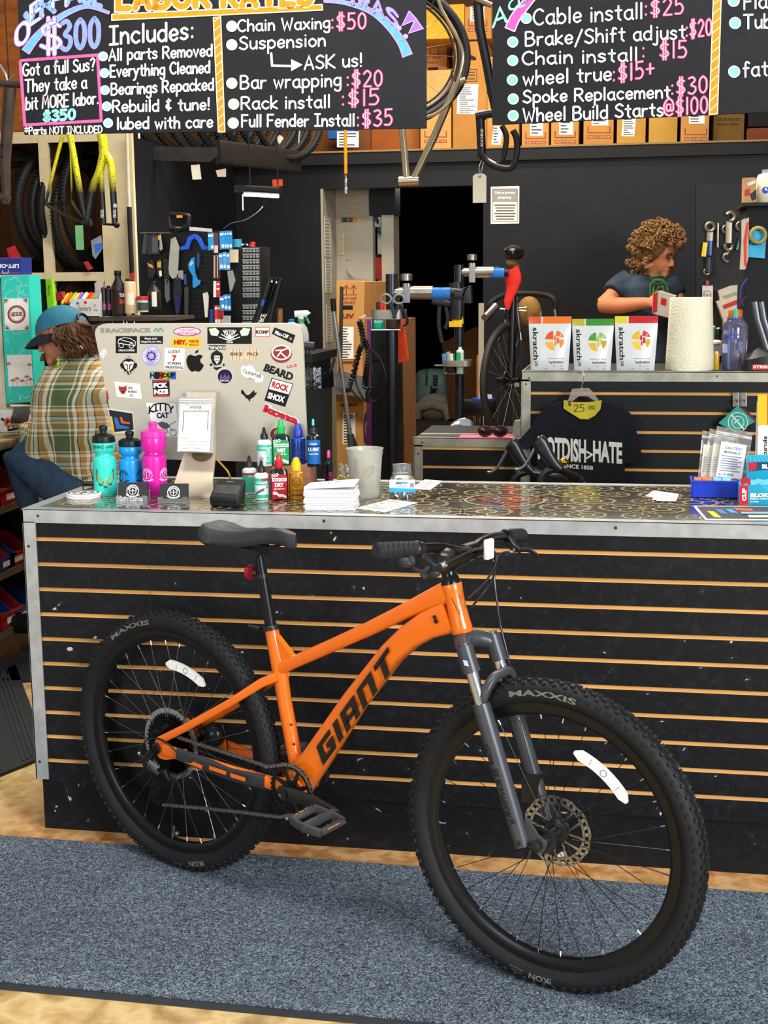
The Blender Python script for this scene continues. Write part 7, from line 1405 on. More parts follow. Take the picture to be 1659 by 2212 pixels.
part(t,M().lathe([(0,0),(R_*.8,0),(R_*.86,.03),(R_,zt_-.06),(R_*1.05,zt_-.05),(R_*1.05,zt_-.01)],b0,Z,36),'can_body',mat('1c211f',.45,var=.2));part(t,M().grid(lambda i,j:b0+V((cos(2*pi*i),sin(2*pi*i),0))*(R_*(1.08+.02*sin(i*90)-.12*max(0,j-.5)))+Z*(zt_-.08+.1*j-.02*max(0,j-.6)+.006*sin(i*140+j*9)),60,7,True),'bin_liner',mat('0c0d0e',.18,bump=.3,bsc=60));part(t,M().stube(catmull([PY(709,812,YTc-.02),PY(716,795,YTc-.02),PY(722,775,YTc)],4),.014,.006,Yv),'handle',DK)
YLp=4.2;t=thing('strip_light','glowing fluorescent strip light on a black bracket in the dark corner','lamp',PY(557,415,YLp));g=lambda x,y,k=0:PY(x,y,YLp+k)
part(t,M().stube([g(535,408),g(607,412)],.05,.02,Yv,.5).b2(g(510,416)+Yv*-.04,g(537,400)+Yv*.04).stube([g(540,400),g(540,400)+Z*2.4],.004,.004,X).stube([g(600,400),g(600,400)+Z*2.4],.004,.004,X),'housing',mat('1a1a1c',.5));
part(t,M().tube([g(527,420),g(602,424)],.010,14),'tube',mat('eaffee',.3,emit=6,var=0));part(t,M().tube([g(524,420),g(525,454)],.003,6),'pull_rod',mat('d8dcd4',.3));part(t,M().tube(catmull([g(578,430),g(560,455),g(530,475),g(500,482),g(483,494)],5),.0022,6),'cord',mat('2c2d30',.6))
area('strip_light_glow',g(560,432)+V((0,-.02,-.03)),g(560,700)+V((-.5,.3,0)),.5,.06,7,(.95,1,.97))
YR=4.3;t=thing('tire_rack','dark wooden ceiling rack packed with tires above the tool corner','rack',PY(470,340,YR));solid('front_board',None,None,[(292,324),(306,316),(468,318),(478,330),(452,350),(318,346)],YR,.04,'2c2926',par=t,var=.3)
part(t,M().stube([PY(470,328,YR),PY(645,350,YR+.9)],.02,.07,X,.4),'side_board',mat('1c1a19',.6));part(t,M().tube([PY(300,320,YR+.02),PY(300,200,YR+.02)],.01,6).tube([PY(640,350,YR+.9),PY(655,200,YR+.9)],.01,6),'hanger',STEEL);part(t,M().sph(PY(308,337,YR-.001),.006,8,6),'screw',STEEL)
for i in range(9):
 u=374+31*i;tire('%s tire from the cream shelf end of the ceiling rack'%ORD[i],u,205+2*i,YR+.36+.05*i,.34,1.0+.05*(i%3),.02,'tires in the ceiling rack')
for l,P,c in(('white paper tag hanging under the ceiling rack',[(412,357),(431,355),(435,387),(416,388)],'cfcabb'),('small reddish white tag under the ceiling rack',[(466,368),(488,364),(488,382),(470,382)],'b8a8a0'),('orange tag hanging above the strip light',[(588,388),(610,387),(611,402),(589,403)],'c84a22'),('pale tag on the far end of the ceiling rack',[(596,300),(604,291),(613,298),(604,312)],'cfcabb')):hung('hang_tag',l,'tag',P,YR-.02,.002,c,None)
# ------------------------------------------------------------ doorway, boxes and repair stands
Yw=6.9;xw=d0.x+.012
def wallpaper_(name,label,cat,u0,v0,u1,v1,Y,col,pr_=(),rows=0):
 a,b=PY(u0,v1,Y),PY(u1,v0,Y);t=thing(name,label,cat,(a+b)/2);part(t,M().b2((a.x,Y-.004,a.z),(b.x,Y,b.z)),'sheet',mat(col,.6,var=.04));f=S_(Y-.004)
 for P,c in pr_:part(t,M().add([f(*p)for p in P],[list(range(len(P)))]),'print',ink(c))
 if rows:
  m=M()
  for i in range(rows):y=v0+(v1-v0)*(i+.6)/rows;m.ribbon([(u0+(u1-u0)*.12,y),(u0+(u1-u0)*(.5+.4*((i*7)%5)/5),y)],(v1-v0)/rows*.35,f,False)
  part(t,m,'text_print',ink('8a8678'))
 return t
wallpaper_('calendar_poster','large dim poster chart at the top of the doorway','poster',724,414,785,482,yj-.001,'a39578',[(RC_(738,470,750,480),'2a2c3c'),(RC_(751,470,762,480),'7a2a2a'),(RC_(763,470,772,480),'a8803a')],12)
wallpaper_('paper_list','long narrow printed sheet pinned under the poster','paper',731,505,744,552,yj-.001,'b0a78e',(),10);wallpaper_('paper_list','tan narrow sheet beside the long sheet under the poster','paper',746,490,758,562,yj-.001,'a8987c',(),12)
xj=d0.x+.0125
for i,(v0,v1)in enumerate(((470,554),(558,632),(658,740))):
 p,q=PXp(702+2*i,v1,xj+.002),PXp(715+i,v0,xj+.002);t=thing('paper_list',('upper','middle','lower')[i]+' printed list hanging on the pale jamb wall inside the doorway','paper',(p+q)/2)
 part(t,M().b2((xj,p.y,p.z),(xj+.003,max(p.y+.1,q.y),q.z)),'sheet',mat('c4c0b2',.7));m=M()
 for k in range(12):z=p.z+(q.z-p.z)*(k+.5)/12;m.b2((xj+.003,p.y+.02,z),(xj+.0034,p.y+.02+(max(p.y+.1,q.y)-p.y)*.6,z+.01))
 part(t,m,'text_print',ink('85827a'))
wallpaper_('flag_sticker','small red and white striped flag sticker by the doorway sheets','sticker',716,504,726,528,yj-.001,'b8a8a0',[(RC_(716,513+5*i,726,515+5*i),'8c2a30')for i in range(3)]+[(RC_(716,504,726,512),'1c1c20')])
t=tag(M().grid(lambda i,j:PY(748+7*j+3+8*i+max(0,i-.0)*(38*i*i),577+28*i**.6+0*j,yj-.05)+V((0,.01*j,0)),10,3).build('paper_strip',mat('9a9480',.7)),'paper strip curling down onto the tall bike box','paper')
for i,(l,P,c)in enumerate((('cream board with papers in the back office',RC_(803,440,822,490),'cfc8ae'),('blue bicycle part hanging in the back office',[(808,470),(815,468),(828,495),(826,505),(818,498)],'1f4fa0'),('blue box high in the back office',RC_(803,433,828,442),'2a5a9c'),('orange box in the back office',RC_(824,462,830,482),'a8562c'),('red hanging jackets in the back office',[(803,562),(812,556),(831,558),(830,602),(803,604)],'c23a22'),('black coat rail in the back office',RC_(808,549,832,555),'1c1a18'))):
 tag(solid('office_item',None,None,P,yj+1.71,.088,c),l,('board','bicycle part','box','box','clothes','rail')[i]).name=('notice_board','bicycle_part','blue_carton','orange_carton','hanging_jackets','coat_rail')[i]
wallpaper_('wall_notice','white private property notice on the black wall above the repaired bike','sign',1060,402,1122,484,YB,'d8d6ce',[(RC_(1064,408,1118,436),'8d8d86')]);t=SC.objects['wall_notice'];f=S_(YB-.006)
part(t,M().txt('This is private',lambda a,b:f(1068+45*a,420-6*b),.04).txt('property',lambda a,b:f(1076+29*a,431-7*b),.04),'lettering',ink('eceae4'));m=M()
for i in range(6):m.ribbon([(1068+2*(i%3),443+6*i),(1114-2*(i%3),443+6*i)],2,f,False)
m.ribbon([(1064,408),(1118,408),(1118,478),(1064,478),(1064,408)],.8,f,False);part(t,m,'text_print',ink('4a4a46'))
def tallbox(label,fx,side,Y,dep,col,cs,pr_):
 t=thing('bike_box',label,'box',PY(fx[0][0],1000,Y));A=[PY(u,v,Y)for u,v in fx];A[2].z=A[3].z=max(0,A[3].z)if fx[3][1]<1000 else 0
 B=[p+V((0,dep,0))for p in A];part(t,M().add(A+B,[[0,3,2,1],[4,5,6,7],[0,1,5,4],[1,2,6,5],[2,3,7,6],[3,0,4,7]]),'carton',mat(col,.8,var=.1,sc=5));f=S_(Y);pr_(t,f);return t
YL_=4.75
def p1(t,f):
 m=M()
 for x in(748,764):m.ribbon([(x,636),(x,618)],2,f,False);m.ribbon([(x-6,625),(x,616),(x+6,625)],2,f,False)
 m.ribbon([(737,637),(772,637)],1.6,f,False);m.txt('MUST SHIP',lambda a,b:f(737+34*a,648-6*b),.03).txt('UPRIGHT',lambda a,b:f(740+28*a,657-6*b),.03).txt('LIV',lambda a,b:f(738+28*a,688-10*b+0),.08).ribbon([(737,762),(737,776),(772,776),(772,762)],1.4,f,False);m.ribbon([(730,783),(770,783)],5,f,False);part(t,m,'box_print',ink('7c3626'));part(t,M().stube([f(741,664),f(762,664)],.003,.013,Yv),'handle_hole',ink('0c0908'));lab(t,f,737,706,764,776,4,rows=12)
LZ=tallbox('tall bike box with MUST SHIP UPRIGHT arrows in the doorway',[(727,606),(788,609),(772,1000),(728,1000)],None,YL_,.9,'b78349',None,p1)
def p2(t,f):
 m=M().txt('GIANT',lambda a,b:f(735+38*a,878-6*b),.06).ribbon([(738,890),(738,899),(770,899),(770,890)],1.2,f,False);part(t,m,'box_print',ink('2a2420'));lab(t,f,740,892,768,960,6,rows=11);a=PY(784,985,YL_-.35)
 part(t,M().txt('GIANT',lambda p,q:V((a.x+.0015,YL_-.33+.62*p,PY(784,972,YL_-.35).z+.02+.2*q+.0*p)),.06),'side_lettering',ink('26305c'))
tallbox('lower bike box printed GIANT in front of the tall one, behind the broom',[(726,852),(783,856),(784,1010),(728,1010)],None,YL_-.35,.75,'b98a4a',None,p2)
Yb_=4.3;g=lambda x,y,k=0:PY(x,y,Yb_+k)
t=thing('broom','grey-handled broom with black bristles leaning by the bike boxes','broom',g(766,1000));part(t,M().tube([g(719,645),g(721,672)],.016,10),'grip_end',BLACK);part(t,M().tube([g(721,672,.0),g(757,945,-.1)],.0125,10),'shaft',mat('8c8e8c',.35,.7));part(t,M().stube([g(756,938,-.1),g(760,955,-.1),g(762,966,-.1)],[.02,.05,.085],.02,Yv,.6).stube([g(762,966,-.1),g(768,1010,-.1),V((g(770,1040,-.1).x,Yb_-.1,.002))],[.08,.1,.1],.03,Yv,.6),'broom_head',mat('242422',.8,bump=.4,bsc=200))
t=thing('dustpan','large grey upright dustpan beside the trash can','dustpan',g(745,862));part(t,M().add([g(*p)for p in((714,808),(740,802),(790,815),(812,850),(812,862),(712,848))]+[g(p[0],p[1],.12)for p in((714,808),(740,802),(790,815),(812,850),(812,862),(712,848))],[[0,1,2,3,4,5],[6+i for i in range(6)][::-1]]+[[i,(i+1)%6,6+(i+1)%6,6+i]for i in range(6)]),'pan',mat('6c6e70',.45,var=.2));part(t,M().tube([g(735,806,.05),g(738,620,.25)],.011,8),'handle',BLACK)
m=M()
for q in range(5):m.tube([g(722+6*q,815+q,-.005),g(726+6*q,838+q,-.005)],.004,6)
part(t,m,'pan_ribs',mat('84868a',.45))
def stand(label,u,vt,Y,clampv,u1,blue,tray=None):
 t=thing('repair_stand',label,'repair stand',V((PY(u,vt,Y).x,Y,0)));b=V((PY(u,vt,Y).x,Y,0));tp_=PY(u,vt,Y);part(t,M().tube([b,tp_],.03,18).lathe([(0,0),(.28,0),(.28,.012),(.05,.02)],b,Z,28),'column',mat('3a3b40',.3,.8));g=lambda x,y,k=0:PY(x,y,Y+k)
 m=M().tube([g(u,clampv),g(u+.35*(u1-u),clampv)],.026,14).stube([g(u+.28*(u1-u),clampv-20),g(u+.28*(u1-u),clampv+18)],.016,.02,Yv,.5).tube([g(u+.3*(u1-u),clampv),g(u1-25,clampv)],.034,14).lathe([(.03,0),(.03,.03),(.012,.035)],g(u+.28*(u1-u),clampv-26),Z,12);part(t,m,'clamp_arm',mat('8c8a80',.28,.8,var=.2));m=M().stube([g(u+.28*(u1-u),clampv-12,-.03),g(u+.28*(u1-u),clampv+22,-.03)],.018,.006,X,.5);part(t,m,'clamp_plate',mat('7c8088',.4));part(t,M().tube([g(blue[0]-25,clampv+2),g(blue[0],clampv+1)],.026,12).tube([g(blue[1],clampv+1),g(blue[1]+8,clampv+1)],.022,12),'black_coupling',DK)
 part(t,M().stube([g(blue[0],clampv+2),g(blue[1],clampv+2)],.03,.03,Yv,.6).b2(g((blue[0]+blue[1])/2-4,clampv-8)-Yv*.02,g((blue[0]+blue[1])/2+4,clampv-12)+Yv*.02),'jaw',mat('1f62ac',.4,bump=.2,bsc=80));return t,g
Yr=3.3;st,g=stand('repair stand with blue jaw holding scissors and tool tray by the tall boxes',846,592,Yr,632,960,(932,974))
part(st,M().stube([g(848,602),g(848,700)],.02,.03,Yv,.5).stube(catmull([g(855,640,-.02),g(880,690,-.02),(g(872,705,-.02))],4),.03,.004,Yv),'black_cloth',mat('1b1b1d',.8));part(st,M().stube([g(968,634),g(1000,636),g(1008,620),g(1008,655)],[.014,.02,.02,.012],.03,Yv,.6).b2(g(935,650)-Yv*.02,g(968,642)+Yv*.02),'jaw_bracket',mat('2a2b2e',.35,.5))
def tray_(par,name,label,u0,u1,v0,v1,Y,ul):
 a,b=PY(u0,v1,Y),PY(u1,v0,Y);w_=b.x-a.x;h=b.z-a.z;c=V(((a.x+b.x)/2,Y+.08,a.z));t=par;m=M()
 P=[(c.x+w_/2*math.copysign(abs(cos(q))**.4,cos(q)),c.y+.085*math.copysign(abs(sin(q))**.4,sin(q)))for q in[2*pi*i/32 for i in range(32)]];n=32
 m.add([V((x,y,a.z))for x,y in P]+[V((x,y,b.z))for x,y in P]+[V((c.x+(x-c.x)*.95,c.y+(y-c.y)*.95,b.z))for x,y in P]+[V((c.x+(x-c.x)*.95,c.y+(y-c.y)*.95,a.z+.006))for x,y in P],[[i+32*k,(i+1)%n+32*k,(i+1)%n+32*(k+1),i+32*(k+1)]for k in range(3)for i in range(n)]+[list(range(32))[::-1],[96+i for i in range(32)]]);m.b2((PY(ul,v1,Y).x,Y+.02,a.z+.002),(a.x+.01,Y+.06,a.z+.008));o=part(t,m,name,mat('8f8b80',.4,.6,var=.15));return c
c=tray_(st,'tool_tray',None,800,870,669,690,Yr-.05,776);zt1=c.z
for i,(u,vt,col,l,r_)in enumerate(((817,652,'2a2626','black handled screwdriver in the stand tray',.012),(826,650,'c82a34','red handled tool leaning back in the stand tray',.015),(834,658,'e0641c','orange pen-like tool in the stand tray',.016),(847,656,'d82a44','pinkish red handled tool in the stand tray',.013),(866,654,'d0ccb0','cream capped tool in the stand tray',.012),(870,664,'4a7a3c','green tool end at the edge of the stand tray',.012))):
 a=PY(u+2,686,Yr+.02);a.z=zt1+.008;tag(M().tube([a,PY(u,vt+8,Yr+.04),PY(u-1,vt,Yr+.04)],[r_*.8,r_,r_*.6],10).build('hand_tool',gloss(col)),l,'hand tool')
t=thing('scissors','grey-handled scissors hanging on the repair stand clamp','scissors',g(846,690,-.1));part(t,M().tube([g(843+11*cos(a)-9,646+10*sin(a),-.09)for a in[2*pi*i/20 for i in range(20)]],.0055,8,closed=True).tube([g(862+11*cos(a),646+10*sin(a),-.09)for a in[2*pi*i/20 for i in range(20)]],.0055,8,closed=True),'handles',mat('77797c',.4));part(t,M().stube([g(842,655,-.09),g(854,688,-.09)],.008,.003,X).stube([g(862,656,-.09),g(850,688,-.09)],.008,.003,X),'blades',mat('26303c',.4,.5))
s=Ves('grease_can','green round can on the wire shelf under the tool tray','can',818,711,690,26,None,None,Yr-.02);s.lathe('can_body',[(0,0),(.98,0),(1,.02),(1,.55),(1.03,.56),(1.03,.62),(1,.63),(1,.99),(0,1)],mat('12957e',.35));s.write('SLICK',-.8,.9,.7,.92,1.03,ink('dfeee8'));zc_=s.P.z;s=Ves('metal_cup','dull metal bowl cup beside the green can under the tray','cup',849,711,690,30,None,None,Yr-.02);s.lathe('cup_body',[(0,0),(.6,0),(.9,.3),(1,1),(.95,1),(.85,.35),(0,.1)],mat('4a403a',.4,.5));part(st,M().tube([g(802,690,-.05),g(803,713,-.05),g(866,713,-.05),g(867,690,-.05)],.003,6).b2(V((PY(802,712,Yr-.03).x,Yr-.04,zc_-.004)),V((PY(866,712,Yr-.03).x,Yr+.12,zc_))),'wire_shelf',STEEL)
part(st,M().tube([g(776,690),g(790,682,.02)],.008,8),'pink_hook',mat('c87a6a',.5))
t=thing('hose_coil','bundle of black coiled air hose and cables hanging on the stand tray','hose',g(790,870));m=M()
for L,r,cl in(([(777,695),(784,735),(776,760),(760,820),(752,845)],.011,1),([(786,735),(795,760),(792,800),(788,835),(800,838)],.011,1),([(784,740),(800,780),(806,830),(797,862),(785,860),(768,820),(776,770),(784,740)],.005,0),([(784,740),(820,775),(833,820),(820,858),(795,868),(770,855),(752,830)],.005,0),([(795,745),(795,800),(794,866)],.005,0)):
 P=catmull([g(*p,-.06)for p in L],14 if cl else 6)
 if cl:P=[p+X*(.009*cos(i*1.6))+Yv*(.009*sin(i*1.6))for i,p in enumerate(catmull([g(*p,-.06)for p in L],26))]
 m.tube(P,r*.75 if cl else r,6)
part(t,m,'hose',mat('0f1011',.35));part(t,M().stube([g(794,845,-.07),g(795,868,-.07)],.012,.01,X),'plug',BLACK)
t=thing('floor_tool_chest','tall plain black chest standing under the tool tray','chest',V((g(833,900).x,Yr+.2,0)));a=PY(803,712,Yr+.15);part(t,M().b2((PY(803,960,Yr+.15).x,Yr+.15,0),(PY(861,960,Yr+.15).x,Yr+.55,a.z),bev=.006),'body',mat('121317',.5,var=.1));part(t,M().b2((PY(803,784,Yr+.15).x,Yr+.146,PY(803,784,Yr).z),(PY(861,784,Yr+.15).x,Yr+.15,PY(803,780,Yr).z)),'seam',ink('050506'))
solid('orange_panel','bright orange flat case with a sticker beside the black chest','case',[(857,685),(866,684),(877,780),(859,785)],Yr+.1,.1,'d8461a');tag(M().b2((PY(862,900,Yr+.4).x,Yr+.3,0),(PY(880,900,Yr+.4).x,Yr+.7,PY(870,690,Yr+.3).z)).build('flattened_carton',mat('7a5430',.8)),'dim flattened carton standing behind the orange case','carton');tag(solid('purple_panel',None,None,[(793,690),(803,690),(806,1130),(790,1130)],Yr+.45,.05,'6a3468'),'purple edge of a panel behind the hanging cables','panel')
Y2=4.4;st2,g=stand('tall repair stand clamping the bike with the red-wrapped post',992,572,Y2,588,1092,(1058,1090));part(st2,M().stube([g(990,700),g(988,680)],.035,.035,X).b2(g(972,706)-Yv*.04,g(1000,694)+Yv*.04),'yellow_collar',gloss('d0a818'));part(st2,M().stube([g(984,610),g(988,650),g(986,690)],.04,.04,X).stube([g(955,636),g(935,650),g(990,660)],.02,.02,Yv),'lower_joint',mat('2c2a30',.35,.6));part(st2,M().tube(catmull([g(950,655),g(948,700),g(955,740)],5),.012,8).tube(catmull([g(962,655),g(968,690),g(962,710)],5),.012,8),'hanging_strap',mat('24252a',.8))
c=tray_(st2,'tool_tray',None,957,1015,779,792,Y2-.1,937)
for i,(u,vt,col,l)in enumerate(((961,764,'3a7ab8','blue-ended brush in the second stand tray'),(970,760,'8a8c8a','grey driver in the second stand tray'),(977,764,'c8ccc8','white driver in the second stand tray'),(984,766,'1f8a5a','green bottle top in the second stand tray'))):a=PY(u,788,Y2);a.z=c.z+.008;tag(M().tube([a,PY(u-2,vt,Y2)],.014,8).build('hand_tool',gloss(col)),l,'hand tool')
s=Ves('spray_can','white and green aerosol can standing in the second stand tray','can',994,786,748,17,None,None,Y2-.04);s.P.z=c.z+.008;s.lathe('can_body',[(0,0),(1,.02),(1,.76),(.6,.86),(.5,.88),(.5,.97),(.3,1)],mat('c9d0c4',.3));s.patch('printed_label',-1.2,.2,.15,.7,1.,ink('2a9a5c'))
s=Ves('metal_cup','brown metal bowl under the second stand tray','cup',972,806,791,22,None,None,Y2-.04);s.lathe('cup_body',[(0,0),(.6,0),(1,.6),(1,1),(0,.9)],mat('4a3c34',.4,.5));z_=s.P.z;s=Ves('grease_can','white and green tin under the second stand tray','can',994,808,791,17,None,None,Y2-.04);s.P.z=z_;s.lathe('can_body',[(0,0),(1,0),(1,1),(0,1)],mat('b8d0c0',.3));part(st2,M().b2((PY(960,807,Y2-.04).x,Y2-.07,z_-.004),(PY(1002,807,Y2-.04).x,Y2+.06,z_)).tube([PY(960,790,Y2-.06),PY(960,807,Y2-.06)],.003,6).tube([PY(1002,790,Y2-.06),PY(1002,807,Y2-.06)],.003,6),'wire_shelf',STEEL)
Yg=9.0
t=thing('towel_bag','large pale teal bag of shop towels lying in the dark passage','bag',PY(945,900,Yg));zf=PY(945,900,Yg).z
tag(M().b2((PY(885,905,Yg).x,Yg-.6,0),(PY(1060,905,Yg).x,Yg+.8,zf)).build('floor_platform',mat('3a382e',.5)),kind='structure');m=M();A=catmull([V((u,v,0))for u,v in((897,825),(905,800),(950,796),(975,806),(982,850),(976,875),(960,890),(905,885),(893,862))],3,True);m.grid(lambda i,j:PY(935+(A[int(i*27)%27].x-935)*sin(pi*(.02+.48*j))**.7,845+(A[int(i*27)%27].y-845)*sin(pi*(.02+.48*j))**.7,Yg-.18+.18*j*j),27,6,True)
part(t,m,'bag_front',mat('6b8a86',.4,var=.15,sc=12));f=S_(Yg-.19);part(t,M().txt('Tou',lambda a,b:f(930+16*(1-b),810+38*a)if 0 else f(946-16*(1-b)-16*0+0,848-38*a)if 0 else f(930+16*(1-b)*0+16*(1-b),848-38*a),.05).txt('PREMIUM',lambda a,b:f(919+5*(1-b),832-34*a)),'lettering',ink('1f2c3c'));m=M().sph(PY(938,880,Yg-.25),(.17,.1,.13),18,10);m.stube([PY(900,903,Yg-.3),PY(905,880,Yg-.3),PY(935,872,Yg-.3),PY(962,880,Yg-.3),PY(972,904,Yg-.3)],.08,.05,Yv,.7);part(t,m,'torn_cover',mat('8a857a',.7,var=.15))
tag(M().add([PY(*p)for p in((955,740,8.6),(1030,705,8.6),(1052,760,8.6),(1052,905,8.6),(970,905,8.6))]+[PY(*p)+V((0,.5,0))for p in((955,740,8.6),(1030,705,8.6),(1052,760,8.6),(1052,905,8.6),(970,905,8.6))],[[0,1,2,3,4],[9,8,7,6,5],[0,5,6,1],[1,6,7,2],[2,7,8,3],[3,8,9,4],[4,9,5,0]]).build('open_carton',mat('5a3818',.8)),'dim brown open carton in the passage behind the second stand','box');t=carton('upright orange-brown carton at the doorway post',1029,768,1045,905,6.3,.5,'a8703a',None,None,'carton_box',zbase=0)
Yz=4.75;s=Ves('shop_stool','round black stool with a blue disc on top behind the low cabinet','stool',1033,895,864,76,None,None,Yz);s.lathe('seat',[(0,0),(.9,0),(1,.15),(1,.85),(.95,1),(0,1)],mat('17181b',.5));part(s.t,M().cyl((s.P.x,s.P.y,0),s.P,.03).lathe([(0,0),(.25,0),(.25,.02),(.04,.05)],(s.P.x,s.P.y,0),Z,20),'stem',CHROME);o=thing('blue_disc','blue disc with a white rag lying on the black stool','disc',s.P+Z*s.h);part(o,M().lathe([(0,0),(.07,0),(.07,.01),(0,.01)],s.P+Z*(s.h+.001)+X*.03,Z,20),'disc',gloss('1f4fc4'));part(o,M().box(s.P+Z*(s.h+.022)+X*.05,(.06,.04,.02),Rz(.4)),'rag',PAPER);a=PY(1000,940,4.3);tag(M().lathe([(.09,0),(.1,.01),(.1,.05),(.09,.055),(0,.055)],V((a.x,4.3,a.z)),V((.3,-1,.1)),20).tube([V((a.x,4.3,a.z)),V((a.x,4.3,0))],.012,8).build('chrome_caster',CHROME),'chrome disc on a post beside the low cabinet end','caster')
Yk=4.5;g=lambda x,y,k=0:PY(x,y,Yk+k);t=thing('touring_bike','black touring bike clamped nose-away in the repair stand by the private property notice','bicycle',g(1100,930));c=g(1098,822);Rw=122*MP(Yk);hx=V((.36,.93,0)).normalized()
W_=lambda R,o=0:[c+hx*(R*cos(a))+Z*(R*sin(a))for a in[2*pi*i/48 for i in range(48)]]
part(t,M().tube(W_(Rw-.018),.019,10,closed=True),'tire',mat('2a2826',.6));part(t,M().tube(W_(Rw-.045),.011,8,closed=True),'rim',mat('3a3632',.35,.6));m=M()
for i,p in enumerate(W_(Rw-.05)):
 if i%2==0:m.tube([c+hx.cross(Z)*(.03 if i%4 else-.03),p],.0012,4)
part(t,m,'spokes',STEEL);part(t,M().cyl(c-hx.cross(Z)*.07,c+hx.cross(Z)*.07,.02),'hub',DARKM);part(t,M().tube(W_(.06)[:],.01,6,closed=True).tube(W_(.045),.008,6,closed=True),'cassette',DARKM)
part(t,M().sph(g(1110,546),(21*MP(Yk),.12,16*MP(Yk)),20,12),'saddle',mat('0d0d0f',.3));part(t,M().sph(g(1106,568,-.03),(.036,.05,.03),12,8).sph(g(1113,578,-.02),(.03,.04,.04),12,8),'saddle_bag',mat('6a5030',.7,var=.3))
part(t,M().stube(catmull([g(1102,582,-.05),g(1108,600,-.05),g(1106,625,-.05),g(1098,650,-.05),g(1097,668,-.05)],4),[.045,.05,.05,.05,.05,.05,.045,.04,.036,.032,.028,.026,.025,.022,.02,.015,.012],.02,X,.7),'red_rag',mat('c4281e',.8,var=.15));part(t,M().tube([g(1106,580),g(1104,640)],.015,10),'seatpost',DARKM)
part(t,M().tube([g(1109,625),g(1104,800),g(1104,815)],.024,12).tube([g(1112,625),g(1122,690),g(1127,815,.0)],.008,8).tube([g(1098,650),g(1080,730),g(1077,745),g(1100,810)],.009,8),'frame_tubes',mat('0f0f11',.3));part(t,M().tube([g(1092,690),g(1077,735)],.009,8).tube([g(1113,625),g(1125,735)],.008,8).tube([g(1080,667),g(1137,672)],.006,8).tube([g(1092,650),g(1095,668),g(1137,664),g(1136,685)],.005,8).b2(g(1112,835,-.02)-Yv*.02,g(1122,826,-.02)+Yv*.02),'steel_stays',STEEL)
part(t,M().tube(catmull([g(1053,672,.3),g(1060,655,.3),g(1078,642,.35),g(1100,635,.4),g(1130,634,.4),g(1170,636,.35),g(1195,645,.3),(g(1200,668,.3)),g(1192,690,.3),g(1180,690,.2)],5),.017,10).stube([g(1068,660,.25),g(1050,690,.2)],.03,.02,Yv,.6),'handlebar',mat('19191b',.6));part(t,M().stube([g(1070,662,.18),g(1047,686,.1)],.028,.02,Yv,.6).tube([g(1168,672,.2),g(1167,690,.2)],.008,8).tube([g(1198,668,.2),g(1201,690,.2)],.008,8),'brake_levers',mat('a8a498',.3,.8));part(t,M().sph(g(1143,672,.35),(.075,.06,.09),14,10),'tan_bag',mat('8a6430',.7,var=.2))
# ---- rear cabinets
YT_,YL2=1.6,1.75
zT=PY(1400,803,YT_).z;xT=PY(1127,860,YT_).x;t=thing('slatwall_cabinet','tall black slatwall cabinet with aluminium trim carrying the paper towel roll','cabinet',V((3,1.9,0)));XT1=3.6
slatwall(t,xT+.03,XT1,YT_+.004,zT-.036,.1,[PY(1500,v,YT_).z for v in(851,893,935.3,976,1017)]+[PY(1500,1017,YT_).z-.0737*k for k in range(1,8)],SLAT,GROOVE)
part(t,M().b2((xT+.002,YT_+.02,0),(XT1,YT_+.6,zT-.004)),'carcass',SLAT);part(t,M().b2((xT,YT_,zT-.037),(XT1,YT_+.004,zT)).b2((xT,YT_,0),(xT+.034,YT_+.004,zT-.03)).b2((xT-.002,YT_,.0),(xT+.002,YT_+.035,zT)).b2((xT,YT_,zT-.003),(XT1,YT_+.04,zT+.001)).b2((xT-.002,YT_,zT-.037),(xT+.002,YT_+.6,zT+.001)).ribbon([(xT,zT),(xT+.034,zT-.037)],.0016,lambda x,y:V((x,YT_-.0006,y)),False),'aluminium_trim',mat('a8a493',.4,.7,var=.2,sc=18))
def rivets(t,L,Y):
 for u,v in L:part(t,M().lathe([(.004,0),(.0035,.002),(0,.0015)],PY(u,v,Y),-Yv,10),'screw',mat('4c4e50',.35,.9))
rivets(t,((1143,816),(1136,830),(1549,813)),YT_)
zL=PY(1000,946,YL2).z;xL=PY(894,980,YL2).x;t=thing('slatwall_cabinet','low black slatwall cabinet with aluminium trim and sunglasses on top','cabinet',V((1.1,1.9,0)))
slatwall(t,xL+.03,xT-.01,YL2+.004,zL-.034,.1,[PY(1000,v,YL2).z for v in(969,1009.5)]+[PY(1000,1009.5,YL2).z-.0737*k for k in range(1,8)],SLAT,GROOVE);part(t,M().b2((xL+.002,YL2+.02,0),(xT-.012,YL2+.5,zL-.003)),'carcass',SLAT)
part(t,M().b2((xL,YL2,zL-.036),(xT-.01,YL2+.004,zL)).b2((xL,YL2,0),(xL+.036,YL2+.004,zL-.03)).b2((xL-.002,YL2,0),(xL+.002,YL2+.03,zL)).b2((xL,YL2,zL-.003),(xT-.01,YL2+.03,zL)).b2((xL+.012,YL2+.1,zL-.003),(xT-.01,YL2+.13,zL+.004)),'aluminium_trim',mat('a8a493',.4,.7,var=.2,sc=18));rivets(t,((912,956),(904,980)),YL2)
c=PY(1060,945,YL2);sheet_=tag(M().b2((PY(990,945,YL2).x,YL2-.01,zL),(PY(1112,945,YL2).x,YL2+.09,zL+.003)).build('pink_card',mat('d8607c',.7)),'pink card lying on the low cabinet under the sunglasses','card');zq=zL+.004
t=thing('sunglasses','brown tortoise sunglasses lying folded on the pink card','sunglasses',V((c.x,YL2+.02,zq)))
